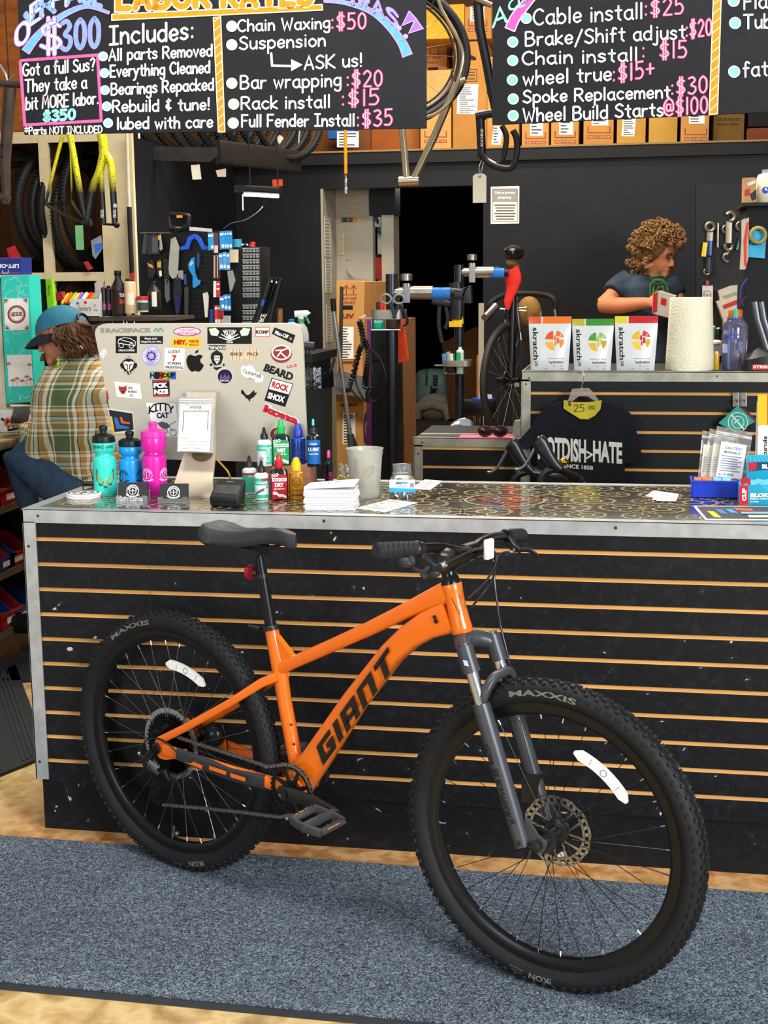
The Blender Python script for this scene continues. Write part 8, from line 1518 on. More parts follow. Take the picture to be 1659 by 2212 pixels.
for u in(1048,1080):p=PY(u,938,YL2+.02);p.z=zq+.022;part(t,M().tube([p+X*(.028*cos(a))+Z*(.02*sin(a))+Yv*(.006*cos(2*a))for a in[2*pi*i/20 for i in range(20)]],.0035,8,closed=True),'rim',gloss('4a2a1c'));part(t,M().lathe([(0,0),(.026,.001),(.026,.002),(0,.004)],p,-Yv,20,sx=.74),'lens',mat('2a1a16',.1,var=.02))
p=PY(1064,938,YL2+.02);p.z=zq+.03;part(t,M().tube([p-X*.012,p+X*.012],.003,6).tube([p+X*.06-Z*.01,p+X*.07+Yv*.07-Z*.024,p-X*.03+Yv*.09-Z*.024],.003,6),'temples',gloss('4a2a1c'))
tag(solid('latch_plate',None,None,[(1108,920),(1112,908),(1124,908),(1124,942),(1108,944)],YL2-.02,.02,'b8b4a8'),'pale metal latch plate at the corner where the low cabinet meets the tall one','latch')
SKN=('skratch',)
def pouch(label,u0,u1,v0,v1,ca,cb,frac,fr_,flav):
 Y=YT_+.03;t=thing('drink_mix_pouch',label,'pouch',PY((u0+u1)/2,v1,Y));zb=zT+.001;a,b=PY(u0,v1,Y),PY(u1,v0,Y);z1_=b.z;w_=b.x-a.x
 def fs(x,y,s=-1,k=0):nw=1-.16*max(0,1-y*1.1)**1.2*.8;cx=(a.x+b.x)/2;d=.034*(1-y)**1.0*(1-(2*x-1)**2)**.6*(.3+min(1,y*6)*.7)if y<1 else 0;return V((cx+(x-.5)*w_*nw,Y+.03+s*(d+.002)-.0005*k,zb+(z1_-zb)*y))
 part(t,M().grid(lambda i,j:fs(i,j,-1),15,14).grid(lambda i,j:fs(1-i,j,1),15,14),'pouch',mat('d2d3d0',.35,var=.04,sc=12))
 part(t,M().grid(lambda i,j:fs(.0+frac*i*.98,.87+.13*j,-1,1),5,4),'seal_band',gloss(ca));part(t,M().grid(lambda i,j:fs(frac+.03+(.97-frac)*i,.87+.13*j,-1,1),6,4),'seal_band',gloss(cb))
 part(t,M().txt('skratch',lambda p,q:fs(.09+.13*q,.80-.60*p,-1,1),.02),'brand_lettering',ink('1b1c1e'));part(t,M().txt('hydration',lambda p,q:fs(.5+.36*p,.125+.06*q,-1,1),.02).txt('LABS',lambda p,q:fs(.12+.08*q,.18-.1*p,-1,1)),'lettering',ink('232426'));part(t,M().txt(flav,lambda p,q:fs(.86-.5*p*1+.0 if 0 else .45+.42*p,.215+.025*q,-1,1)).ribbon([(.6,.09),(.84,.09)],.012,lambda x,y:fs(x,y,-1,1)).ribbon([(.4,.035),(.85,.035)],.014,lambda x,y:fs(x,y,-1,1)),'small_lettering',ink('9a7a6a'))
 R=.23;cx,cy=.62,.56;asp=w_/(z1_-zb)
 def piece(P,c):part(t,M().add([fs(cx+x*R,cy+y*R*asp,-1,1)for x,y in P],[list(range(len(P)))]),'fruit_print',ink(c))
 arc_=lambda a0,a1,r=1.,n=7:[(cos(rad(a0+(a1-a0)*i/n))*r,sin(rad(a0+(a1-a0)*i/n))*r)for i in range(n+1)]
 piece([(-.15,.1),(-.15,.85)]+arc_(105,172)[0:],fr_[0]);piece([(.1,.45)]+[(.2,.98)]+arc_(72,18),fr_[1]);piece([(.3,.1),(1,.1)]+arc_(-4,-50)+[(.45,-.1)],fr_[2]);piece(arc_(190,275)+[(-.1,-.5),(-.2,-.1)],fr_[3]);piece([(-.1,.5),(.12,.5),(.12,0),(-.1,0)],fr_[4]);piece([(.2,.3),(.45,.3),(.45,-.3),(.2,-.3)],fr_[5]);piece([(0,-.1),(.15,-.1),(.15,-.55),(0,-.55)],fr_[4])
pouch('white drink mix pouch with an orange band and orange slices',1140,1234,684,803,'d8501a','e2701c',.3,('d8581c','e06a1e','e88a2c','f0a848','e07a24','e0641a'),'orange');pouch('white drink mix pouch with a green band and lime slices',1234,1326,689,803,'b8a81c','3a8a28',.3,('4a9a2c','8cbc3c','c8962a','e0b02c','8cb83c','e0c030'),'lemon + lime');pouch('white drink mix pouch with a yellow and red band and strawberry pieces',1326,1422,683,803,'d8c81e','c01e26',.29,('e0b020','c8402c','d8a824','e6c43a','b83024','b02a22'),'strawberry lemonade')
s=Ves('paper_towel_roll','big cream paper towel roll coned upward on the tall cabinet','paper towel',1489,802,645,104,zT);s.P.x=PY(1489,800,s.P.y).x;s.lathe('roll',[(.2,0),(.98,0),(1.0,.01),(.985,.2),(.93,.6),(.875,.99),(.86,1.0),(.2,1.0)],mat('ece4c8',.85,var=.03,bump=.5,bsc=120),n=48)
s=Ves('water_bottle','clear lavender water bottle with orange cap and teal strap beside the towel roll','bottle',1585,799,671,54,zT);s.lathe('bottle_body',[(0,.0),(.93,0),(1,.03),(1,.70),(.93,.76),(.62,.83),(.55,.86)],mat('c4c8f2',.05,trans=.9,var=0));s.lathe('cap',[(.52,.85),(.56,.86),(.56,.99),(.52,1.),(0,1.)],mat('c86420',.4));s.lathe('cap_ring',[(.56,.84),(.66,.85),(.66,.87),(.56,.88)],mat('4a4e8c',.3));part(s.t,M().stube([s.P+s.sd*0-s.hv*(s.r*.58)+Z*(s.h*.85),s.P-s.hv*(s.r*.58)+Z*(s.h*1.0),s.P+Z*(s.h*1.015)],.008,.003,X),'teal_strap',gloss('2fae9a'));s.write('XX',-.9,.4,.5,.6,1.,ink('3a4ab8'))
YH=YT_-.06;g=lambda x,y,k=0:PY(x,y,YH+k);t=thing('t_shirt','black t-shirt lettered HOTDISH HATE hanging from a clear hanger','t-shirt',g(1258,870))
OUT=[(1222,866),(1190,876),(1166,892),(1145,925),(1122,950),(1106,964),(1140,972),(1152,960),(1160,990),(1158,1080),(1348,1085),(1350,1000),(1382,1002),(1388,990),(1374,930),(1362,895),(1330,876),(1298,866),(1284,884),(1260,892),(1236,884)]
A=[g(*p,-.02)for p in OUT];n=len(A);m=M().add(A+[p+V((0,.05,0))for p in A],[list(range(n)),[n+i for i in range(n)][::-1]]+[[i,n+i,n+(i+1)%n,(i+1)%n]for i in range(n)]);part(t,m,'shirt',mat('0d0e14',.85,var=.2,sc=10,bump=.25,bsc=9));f=S_(YH-.02)
sl=lambda u:(u-1170)*.075
def tw(s_,u0,u1,v0,v1,b=.03):part(t,M().txt(s_,lambda p,q:f(u0+(u1-u0)*p,v1+sl(u0+(u1-u0)*p)-(v1-v0)*q),b),'lettering',ink('c9c5ba'))
tw('HOTDISH',1162,1266,942,993,.04);tw('HATE',1281,1344,943,989,.04);part(t,M().ribbon([(1267,968+sl(1267)),(1279,974+sl(1279)),(1267,983+sl(1267))],4,f,False),'greater_sign',ink('c9c5ba'));tw('SINCE 1858',1214,1281,998,1007)
part(t,M().tube(catmull([g(1222,866,-.022),g(1236,884,-.024),g(1260,892,-.024),g(1284,884,-.024),g(1298,866,-.022)],5),.006,8),'collar',mat('101116',.85))
h=thing('clothes_hanger','clear plastic hanger with wire hook on the tall cabinet edge','hanger',g(1258,860));part(h,M().tube(catmull([g(1254,806,.03),g(1257,801,.05),g(1261,806,.03),g(1260,820),g(1257,838),g(1256,852)],5),.0022,8),'wire_hook',CHROME);solid('clear_frame',None,None,[(1226,868),(1236,840),(1272,838),(1280,846),(1296,868),(1284,866),(1270,856),(1250,856),(1238,866)],YH-.015,.012,mat('c8beb4',.1,trans=.7,var=.02),par=h)
h=tag(solid('price_tag',None,None,[(1218,864),(1240,869),(1270,869),(1300,865),(1297,884),(1285,898),(1270,906),(1253,905),(1232,892),(1217,882)],YH-.034,.002,'b2a028'),'olive yellow paper price tag on the t-shirt collar, marked 25 dollars','price tag');m=M();f=S_(YH-.036);hand(m,'$',lambda x,y:f(x,-y),1,1227,-876,width=7,hh=10);hand(m,'25',lambda x,y:f(x,-y),1.4,1240,-889,width=22,hh=15);hand(m,'00',lambda x,y:f(x,-y),1,1272,-882,width=12,hh=6);m.ribbon([(1270,884),(1286,883)],1,f);part(h,m,'lettering',ink('2a2a20'))
Yh=.95;g=lambda x,y,k=0:PY(x,y,Yh+k);t=thing('road_bike','black road bike cockpit with brake hoods and a brass bell behind the counter','bicycle',V((g(1200,1040).x,Yh,0)));LTH=mat('101113',.35,var=.2)
for nm,dx,k in(('hood',0,0),('hood',-60,.35)):
 q=lambda u,v:g(u+dx*(1.0),v+(6 if dx else 0),k);part(t,M().stube(catmull([q(1160,950),q(1166,956),q(1178,975),q(1195,1000),q(1210,1015)],4),[.010,.018,.021,.021,.021,.02,.02,.02,.02,.019,.019,.018,.018,.018,.017,.016,.015],[.014,.024,.026,.026,.027,.027,.026,.025,.024,.022,.021,.02,.019,.018,.017,.016,.015],Yv,.7),nm,LTH);part(t,M().stube(catmull([q(1158,962),q(1146,985),q(1134,1005),q(1120,1014),q(1113,1014)],4),.008,.006,Yv,.8),'brake_lever',mat('6a7078',.25,.8));part(t,M().tube(catmull([q(1205,1012),q(1180,1020),q(1168,1040),q(1172,1070)],5),.013,10),'drop_bar',LTH)
part(t,M().tube(catmull([g(1205,1012),g(1225,1022,.1),g(1245,1032,.18),g(1200,1030,.35),g(1150,1020,.35)],5),.013,10).stube([g(1225,1026,.17),g(1255,1040,.2)],.018,.016,Yv).tube([g(1255,1042,.2),V((g(1262,1060,.2).x,Yh+.2,.68))],.018,12),'bar_and_stem',LTH);part(t,M().sph(g(1217,998,.03),(.018,.018,.014),16,10),'bell',mat('c8a030',.15,1));c=V((g(1225,1060,.2).x-.1,Yh+.2,.345));part(t,M().tube([c+X*(.325*cos(a))+Z*(.325*sin(a))for a in[2*pi*i/40 for i in range(40)]],.018,8,closed=True),'tire',RUB);part(t,M().tube([c,c+V((.2,0,.36))],.013,10).cyl(c-Yv*.05,c+Yv*.05,.015),'fork',LTH)
t=thing('wall_hook','clear double hook bracket in the cabinet groove above the teal patch','hook',PY(1600,860,YT_));
for u in(1590,1606):part(t,M().stube([PY(u,848,YT_-.006),PY(u,878,YT_-.006)],.0125,.003,X,.5).tube([PY(u,862,YT_-.01),PY(u+2,868,YT_-.04),PY(u+2,862,YT_-.05)],.003,6),'hook_plate',mat('9a968c',.2,.6))
t=thing('cloth_patch','teal square patch turned on its corner with a white wheel emblem','patch',PY(1592,903,YT_-.05));solid('cloth',None,None,[(1594,876),(1631,911),(1590,934),(1552,914)],YT_-.055,.004,'2f8f80',par=t);f=S_(YT_-.055);m=M();x,y=1594,912;m.ring(x,y,21,1.6,f,30).ring(x,y,13,1.4,f,24).ribbon([(x-14,y-16),(x+12,y+14)],3,f).ribbon([(x-8,y+2),(x+2,y-6)],2,f);part(t,m,'emblem',ink('cfdccb'));tag(solid('cloth_patch',None,None,[(1606,880),(1634,906),(1631,914),(1600,886)],YT_-.045,.004,'6a1420'),'dark red square patch mostly hidden behind the teal patch','patch')
t=thing('drink_mix_sticks','white and yellow drink mix stick box standing at the counter end','package',PY(1645,985,.55));solid('carton',None,None,[(1640,872),(1720,872),(1720,1040),(1634,1040)],.6,.08,'d8d6d0',par=t);solid('yellow_band',None,None,RC_(1637,853,1661,918),.598,.01,'e0a820',par=t);solid('red_band',None,None,RC_(1658,853,1720,918),.597,.01,'b8242a',par=t);part(t,M().txt('skratch',lambda p,q:S_(.6)(1648+9*(1-q)-0,942+58*p),.02),'lettering',ink('1f2022'))
# ---- far right: pegboard, tools, dark column with things
solid('pegboard','black perforated pegboard with hanging cone wrenches on the back wall','pegboard',RC_(1504,398,1680,800),YB-.02,.018,'191a1d').name;m=M();t=SC.objects['pegboard'];f=S_(YB-.02)
for i in range(14):m.disc(1516+8*i,406,1.2,f,8)
part(t,m,'peg_holes',ink('040405'));YP=YB-.06;WR=mat('8f8876',.35,.7,var=.1);g=lambda x,y,k=0:PY(x,y,YP+k)
def wrench(l,parts_):t=thing('wrench',l,'wrench',parts_[0][0][0]);[part(t,M().tube(P,r,8)if not isinstance(r,tuple)else M().stube(P,r[0],r[1],X,.5),n,m_)for P,r,n,m_ in parts_];return t
RG=lambda x,y,r,a0=0,a1=360,n=18:[g(x+r*cos(rad(a0+(a1-a0)*i/n)),y+r*sin(rad(a0+(a1-a0)*i/n)))for i in range(n+1)]
wrench('lockring wrench with blue and yellow handle on the pegboard',((RG(1534,490,9),.012,'head',WR),([g(1534,500),g(1533,522)],(.022,.006),'neck',WR),([g(1533,520),g(1532,552)],(.02,.01),'blue_handle',gloss('1a3f80')),([g(1524,524,-.02),g(1520,554,-.02)],(.016,.008),'yellow_handle',gloss('d8c020'))));wrench('large double-ended steel headset wrench on the pegboard',((RG(1578,468,9,210,470),.014,'jaw',WR),([g(1575,478),g(1574,525)],(.022,.006),'shank',WR),(RG(1574,532,8,-30,210),.012,'lower_jaw',WR),(RG(1569,495,8,110,250),.008,'side_loop',WR)));wrench('small steel hook spanner hanging below the headset wrench',((RG(1572,556,9,80,260),.009,'hook',WR),(RG(1568,544,6,-20,120),.008,'tip',WR)));wrench('teal-handled pliers hanging at the pegboard edge',((RG(1600,488,9,90,300),.009,'jaws',WR),([g(1600,510),g(1592,540)],(.008,.008),'handle',gloss('1f7a74')),([g(1604,510),g(1599,542)],(.008,.008),'handle',gloss('1f7a74'))));wrench('black crank puller set hanging under the blue-handled wrench',(([g(1530,556),g(1529,588)],(.02,.012),'body',mat('2a2b2d',.35,.5)),(RG(1527,587,6),.008,'hex_end',WR),([g(1538,560),g(1536,588)],(.012,.01),'handle',DK)));wrench('short steel chain strip hanging beside the lockring wrench',(([g(1551,482),g(1550,534)],(.008,.006),'chain',mat('8a8478',.3,.9,var=.5,sc=80)),))
t=thing('name_tag','white card with a wheel emblem hung by a red clip on the pegboard','card',g(1528,640));solid('card',None,None,RC_(1517,617,1540,654),YP,.003,'c4c2ba',par=t);f=S_(YP);part(t,M().ring(1528,636,8,1,f,20).ribbon([(1520,637),(1536,637)],1.2,f).ribbon([(1528,637),(1528,643)],1,f),'emblem',ink('4a4a46'));part(t,M().box(g(1528,611),(.02,.01,.03)),'clip',gloss('b83040'))
hung('parts_bag','upper clear bag of parts bunched at the pegboard','bag',[(1552,628),(1580,617),(1614,614),(1614,650),(1558,660)],YP-.1,.14,'b8b0a0',None,(([(1560,640),(1590,630),(1600,640),(1566,652)],'8a8a7c'),),hook=False);hung('parts_bag','lower clear bag with a red edge bunched at the pegboard','bag',[(1548,652),(1614,632),(1614,745),(1570,748),(1562,690)],YP-.14,.18,'c4b8a4',None,(([(1560,660),(1610,640),(1612,650),(1564,668)],'a83a34'),([(1572,700),(1610,690),(1610,730),(1576,736)],'d8d0bc')),hook=False)
YQ=3.2;zq=PY(1600,746,YQ).z;xq=PY(1535,746,YQ).x;t=thing('workbench','steel-edged rear workbench behind the lavender bottle','workbench',V((xq+.6,YQ+.3,0)));part(t,M().b2((xq,YQ,zq-.05),(3.9,YQ+.6,zq)),'bench_top',mat('a09c90',.4,.6));part(t,M().b2((xq+.02,YQ+.03,0),(3.88,YQ+.58,zq-.05)),'carcass',mat('131417',.5))
for l,a in(('green-labelled bottle on the rear bench behind the towel roll',(1541,746,706,9,'3a8a3c')),('black bottle with white letter on the rear bench',(1551,746,710,13,'17181a'))):s=Ves('bench_bottle',l,'bottle',a[0],a[1],a[2],a[3],None,None,YQ+.1);s.P.z=zq;s.lathe('bottle_body',CY_,mat(a[4],.3));s.lathe('cap',[(.6,.9),(.6,1),(0,1)],PAPER)
tag(M().sph(PY(1546,740,YQ+.02),(.03,.025,.014),10,6).build('white_rag',PAPER),'white rag on the rear bench behind the towel roll','rag');s=Ves('yellow_bottle','small amber bottle on the tall cabinet between towel roll and lavender bottle','bottle',1547,799,760,12,zT);s.lathe('bottle_body',CY_,gloss('c8961c'));s.lathe('cap',[(.6,.92),(.6,1),(0,1)],PAPER);tag(M().stube([PY(1640,797,YT_+.08),PY(1640,770,YT_+.08),PY(1632,755,YT_+.08)],[.07,.06,.015],[.05,.05,.015],X,.5).build('black_jug',mat('17181a',.4)),'black jug with a slanted shoulder at the end of the tall cabinet','jug');t=thing('red_box','small red box with white lettering by the black jug','box',PY(1640,800,YT_+.03));solid('carton',None,None,RC_(1624,787,1700,799),YT_+.03,.05,'b81c28',par=t);part(t,M().txt('STRIKE',lambda p,q:S_(YT_+.03)(1627+40*p,796-7*q),.05),'lettering',ink('e8dcd8'))
YV=2.7;a=PY(1613,446,YV);xv=a.x;t=thing('shelf_column','black upright column cabinet at the picture edge carrying a white jug','cabinet',V((xv+.3,YV+.2,0)));part(t,M().b2((xv,YV,0),(xv+.7,YV+.4,a.z),bev=.004),'body',mat('0d0e10',.6));part(t,M().b2((xv-.02,YV-.03,a.z),(xv+.7,YV+.42,a.z+.015)),'top_board',mat('1a1a1a',.6));zv=a.z+.016
s=Ves('plastic_jug','white plastic jug with lilac cap and blue round mark on the column','bottle',1658,433,362,50,None,None,YV+.1);s.P.z=zv;s.lathe('bottle_body',[(0,0),(.95,0),(1,.04),(1,.75),(.85,.86),(.5,.9)],mat('d8cfb4',.45));s.lathe('cap',[(.55,.89),(.55,1),(0,1)],mat('8a7ea8',.4));f=s.wrap(1.,1);part(s.t,M().disc(-.2,.4,.3,lambda x,y:f(x,.38+(y-.4)*s.r/s.h),20),'round_mark',ink('2a55b0'))
hung('parts_box','carded parts package with red print standing on the column','package',[(1606,384),(1632,383),(1634,436),(1605,440)],YV-.0,.08,'b48a58',None,(([(1609,410),(1620,406),(1620,422),(1608,424)],'b83428'),([(1614,396),(1632,388),(1632,396),(1616,402)],'d8d0bc'),([(1620,420),(1634,408),(1634,430),(1624,434)],'2a2c28')),hook=False);hung('tube_packet','long clear packet with an orange-red tube hanging on the column edge','package',[(1602,475),(1618,470),(1616,560),(1610,582),(1598,582),(1602,520)],YV-.04,.012,'b8ac9c',None,(([(1612,482),(1618,478),(1613,520),(1613,580),(1607,572),(1606,520)],'d8401c'),));hung('sticky_note','bright blue sticky note with handwriting on the column','note',[(1617,496),(1656,500),(1652,558),(1611,555)],YV-.02,.004,'3aa8d0',None,(),(('Robin',1618,518,1644,530,'1c4a6a'),),hook=False)
t=thing('tape_ring','yellowish ring of tape hanging over the blue note','tape',PY(1640,534,YV-.05));part(t,M().tube([PY(1638+16*cos(q),508+16*sin(q),YV-.05)for q in[2*pi*i/28 for i in range(28)]],.008,8,closed=True),'ring',mat('9a8a4a',.4));tag(M().tube(catmull([PY(1614,602,YV-.05),PY(1602,620,YV-.05),PY(1600,645,YV-.05),PY(1606,660,YV-.05)],5),.004,6).build('blue_cable',gloss('2a3fa0')),'thin blue cable looping beside the column','cable');tag(M().tube(catmull([PY(1612,640,YV-.07),PY(1590,668,YV-.07),PY(1562,705,YV-.07)],5),.003,6).build('red_cable',gloss('6a1a20')),'thin dark red cable hanging across the parts bags','cable')
t=thing('suspension_fork','grey fork legs leaning at the picture edge beside the column','bicycle fork',PY(1655,790,2.3))
for q in(0,14):part(t,M().stube([PY(1630+q,652,2.3),PY(1636+q,690,2.3),PY(1668+q,790,2.3)],[.012,.018,.02],.014,Yv,.6),'fork_leg',mat('5c5e62',.35,.6))
# ------------------------------------------------------------ the two people
def plaid():
 m=bpy.data.materials.new('plaid_flannel');m.use_nodes=True;nt=m.node_tree;N=nt.nodes;L=nt.links;p=N['Principled BSDF'];tc=N.new('ShaderNodeTexCoord')
 def stripes(rot,per,cols):
  mp=N.new('ShaderNodeMapping');mp.inputs['Rotation'].default_value=rot;mp.inputs['Scale'].default_value=(1/per,)*3;L.new(tc.outputs['Object'],mp.inputs[0])
  s=N.new('ShaderNodeSeparateXYZ');L.new(mp.outputs[0],s.inputs[0]);f=N.new('ShaderNodeMath');f.operation='FRACT';L.new(s.outputs['X'],f.inputs[0])
  r=N.new('ShaderNodeValToRGB');r.color_ramp.interpolation='CONSTANT';e=r.color_ramp.elements
  for i,(q,c)in enumerate(cols):
   k=e[i]if i<2 else e.new(q);k.position=q;k.color=(*lin(c),1)
  L.new(f.outputs[0],r.inputs[0]);return r.outputs[0]
 C_=((0,'4a5a36'),(.2,'d8cfae'),(.23,'4a5a36'),(.3,'d9d2b6'),(.36,'1d211c'),(.38,'a97f38'),(.47,'d9d2b6'),(.52,'1d211c'),(.54,'c3c4b0'),(.62,'1d211c'),(.64,'a97f38'),(.73,'e0d8bc'),(.8,'4a5a36'),(.83,'d8cfae'),(.86,'4a5a36'))
 a=stripes((0,0,.5),.17,C_);b=stripes((0,1.5708,0),.19,C_);mx=N.new('ShaderNodeMix');mx.data_type='RGBA';mx.inputs[0].default_value=.42;L.new(a,mx.inputs[6]);L.new(b,mx.inputs[7]);L.new(mx.outputs[2],p.inputs['Base Color']);p.inputs['Roughness'].default_value=.85;return m
def fuse(o,vx,n=4):
 r=o.modifiers.new('fuse','REMESH');r.mode='VOXEL';r.voxel_size=vx;r.use_smooth_shade=True;s=o.modifiers.new('soft','SMOOTH');s.iterations=n;s.factor=.5;return o
SKIN=mat('c98a68',.5,var=.06,sc=9)
def limb(m,P,r,sy=1):Q=catmull(P,5);n=len(Q);R=[r[int(i*(len(r)-1)/(n-1))]+(r[min(len(r)-1,int(i*(len(r)-1)/(n-1))+1)]-r[int(i*(len(r)-1)/(n-1))])*((i*(len(r)-1)/(n-1))%1)for i in range(n)];return m.tube(Q,R,14,sy=sy)
def hand_(m,c,d,up_,s=1):
 """palm at c pointing along d with four curled fingers and a thumb"""
 d=d.normalized();sd=d.cross(up_).normalized();m.stube([c-d*.03*s,c,c+d*.045*s],[.026*s,.04*s,.04*s],[.02*s,.016*s,.013*s],sd,.8)
 for i,l in enumerate((.062,.074,.07,.055)):
  b=c+d*.042*s+sd*((i-1.5)*.021*s);m.tube(catmull([b-d*.01,b+d*l*.4*s-up_*.004*s,b+d*l*.72*s-up_*.022*s,b+d*l*.72*s-up_*.046*s],3),.0078*s,8)
 b=c-d*.01*s-sd*.03*s;m.tube(catmull([b,b-sd*.02*s+d*.02*s-up_*.01*s,b-sd*.016*s+d*.05*s-up_*.024*s],3),.0095*s,8)
def headm(m,c,f,s=1,tilt=Z):
 """skull, jaw, nose, lips, brows and ears; f = facing"""
 f=f.normalized();sd=f.cross(tilt).normalized();u_=sd.cross(f);R_=Matrix((sd,f,u_)).transposed();m.sph(c+u_*.03*s-f*.01*s,(.076*s,.096*s,.09*s),20,14,R_).sph(c-u_*.045*s+f*.02*s,(.058*s,.07*s,.07*s),18,12,R_)
 P=lambda a,b,h:c+sd*a*s+f*b*s+u_*h*s
 m.stube([P(0,.078,.018),P(0,.098,-.012),P(0,.108,-.03),P(0,.09,-.036)],[.009*s,.012*s,.016*s,.012*s],[.008*s,.012*s,.012*s,.006*s],sd).sph(P(0,.078,-.092),(.026*s,.02*s,.022*s),12,8,R_)
 for z in(-.06,-.071):m.sph(P(0,.085,z),(.026*s,.012*s,.0065*s),12,6,R_)
 for q in(-1,1):m.sph(P(q*.033,.074,.026),(.022*s,.016*s,.008*s),10,6,R_).sph(P(q*.078,-.01,-.008),(.008*s,.018*s,.03*s),10,8,R_)
 return P
Ym=1.85;g=lambda x,y,k=0:PY(x,y,Ym+k);zs_=PY(180,1085,Ym).z
t=thing('person','person in plaid shirt and teal cap sitting at the side bench, seen from behind','person',V((g(180,1090).x,Ym,0)))
fc=V((-.95,.02,-.40));m=M();hc=g(128,722);P=headm(m,hc,fc,.98,V((-.3,.15,1)))
limb(m,[g(150,745),g(168,785,.01),g(178,835,.02)],[.055,.056,.075]);limb(m,[g(178,830,.02),g(180,900,.02),g(182,1000,.02),g(185,1078)],[.08,.1,.1,.1])
limb(m,[g(120,815,-.05),g(95,900,-.09),g(84,985,-.1)],[.05,.045,.04]);limb(m,[g(84,985,-.1),g(66,950,.0),g(55,922,.08)],[.042,.034,.026]);hand_(m,g(48,912,.1),V((-.8,.5,.3)),Z)
limb(m,[g(235,815,.25),g(215,930,.3),g(120,930,.32),g(70,918,.22)],[.05,.045,.038,.028]);hand_(m,g(62,912,.2),V((-.9,-.1,.2)),Z)
fuse(part(t,m,'body',mat('b97a5c',.5,var=.06,sc=9)),.0065)
m=M();limb(m,[g(170,1070,-.08),g(100,1030,-.12),g(38,975,-.1)],[.1,.085,.07]);limb(m,[g(38,975,-.1),g(60,1060,-.06),g(100,1200,.0),g(95,1330,.0)],[.07,.06,.05,.045]);limb(m,[g(180,1070,.12),g(110,1030,.2),g(60,985,.25)],[.1,.085,.07]);limb(m,[g(60,985,.25),g(80,1080,.3),g(95,1300,.3)],[.07,.055,.045]);m.sph(g(185,1085,.03),(.17,.16,.11))
fuse(part(t,m,'jeans',mat('34465c',.85,var=.2,sc=30)),.012)
for k in(-.02,.28):part(t,M().stube([g(98,1330,k)-Z*.03+X*.06,g(98,1330,k)-Z*.04-X*.14,g(98,1330,k)-Z*.05-X*.2],[.045,.045,.03],[.05,.04,.02],Yv,.7),'shoe',BLACK)
PLD=plaid();m=M();m.stube([g(150,772),g(168,790),g(176,812),g(178,850),g(178,940),g(176,1020),g(178,1088)],[.05,.12,.165,.185,.18,.175,.185],[.05,.09,.12,.14,.145,.145,.155],V((1,.25,0)),.85,28)
limb(m,[g(128,805,-.04),g(112,850,-.08),g(98,920,-.11),g(84,992,-.12)],[.066,.072,.072,.068]);limb(m,[g(84,985,-.11),g(70,950,-.01),g(60,928,.06)],[.066,.05,.042]);limb(m,[g(225,810,.2),g(218,930,.28),g(140,930,.32)],[.066,.065,.055])
o=fuse(part(t,m,'plaid_shirt',PLD),.012,3);tx_=bpy.data.textures.new('folds','CLOUDS');tx_.noise_scale=.13;dm=o.modifiers.new('folds','DISPLACE');dm.texture=tx_;dm.strength=.035;dm.mid_level=.5
part(t,M().stube(catmull([g(130,778,-.09),g(155,757,-.1),g(190,750,-.06),g(218,760,.06)],5),.012,.02,Z,.6),'shirt_collar',PLD)
sd=fc.cross(Z).normalized();CAPM=mat('2c6a80',.8,var=.12,sc=14,bump=.2,bsc=40);A=V((-.30,.12,.95)).normalized();fx=(fc-A*fc.dot(A)).normalized();sx_=fx.cross(A).normalized();cc=g(128,706);R_=Matrix((sx_,fx,A)).transposed()
part(t,M().grid(lambda i,j:cc+R_ @ V((.092*cos(2*pi*i)*cos(1.5*j),.112*sin(2*pi*i)*cos(1.5*j)-.006,-.012+.098*sin(1.57*j))),36,12,True),'cap_crown',CAPM)
part(t,M().grid(lambda i,j:cc+R_ @ V((.088*cos(pi*i)*(1-.08*j),.095*sin(pi*i)*.9+.085*j*sin(pi*i)**.6+.0,-.014-.03*j*j+.02*cos(pi*i)**2*-1)),20,8),'cap_brim',mat('1d2a30',.8)).modifiers.new('t','SOLIDIFY').thickness=.006
bk=cc-fx*.112-A*.004;part(t,M().tube([cc+R_ @ V((.05*cos(a),-.006-.112*sin(a)*.0-.108,.028*sin(a)-.008))for a in[pi*i/10 for i in range(11)]],.006,6),'cap_opening',BLACK);part(t,M().stube([cc+R_ @ V((x_,-.112*math.sqrt(1-(x_/.1)**2)-.004,-.006))for x_ in(-.05,-.025,0,.025,.05)],.003,.012,fx,.6),'cap_strap',mat('4a7080',.7))
m=M();m.sph(cc-fx*.045-A*.05,(.088,.09,.08),18,12,R_).sph(cc-fx*.075-A*.075,(.066,.055,.06),14,10,R_);r=random.Random(8)
for i in range(190):
 a=r.uniform(-.1,pi-.12);b=cc+R_ @ V((.096*cos(a),-.012-.104*sin(a),-.02-.012*r.random()));out=(b-cc).normalized();l=r.uniform(.08,.145);w1=V((r.uniform(-.02,.02),r.uniform(-.02,.02),0))
 m.tube(catmull([b,b+out*.012-Z*l*.35+w1,b+out*.02-fx*.02-Z*l*.7-w1+X*.012,b+out*.028-fx*.03-Z*l+X*.02],4),[.0055]*9+[.005,.004,.003,.0015],5)
for i in range(14):b=cc-fx*.1+sx_*r.uniform(-.05,.05)-A*.02;m.tube(catmull([b,b+X*.05-Z*.01,b+X*r.uniform(.08,.12)+Z*r.uniform(-.05,.03)],4),[.005]*5+[.004,.003,.002,.001],5)
part(t,m,'hair',mat('4a2c18',.55,var=.35,sc=70));m=M()
for i in range(40):a=r.uniform(-.5,.5);b=hc+fc*.06+sd*a*.1-Z*.055;m.tube([b,b+V((-.006,0,-.03))+sd*a*.02],.005,5)
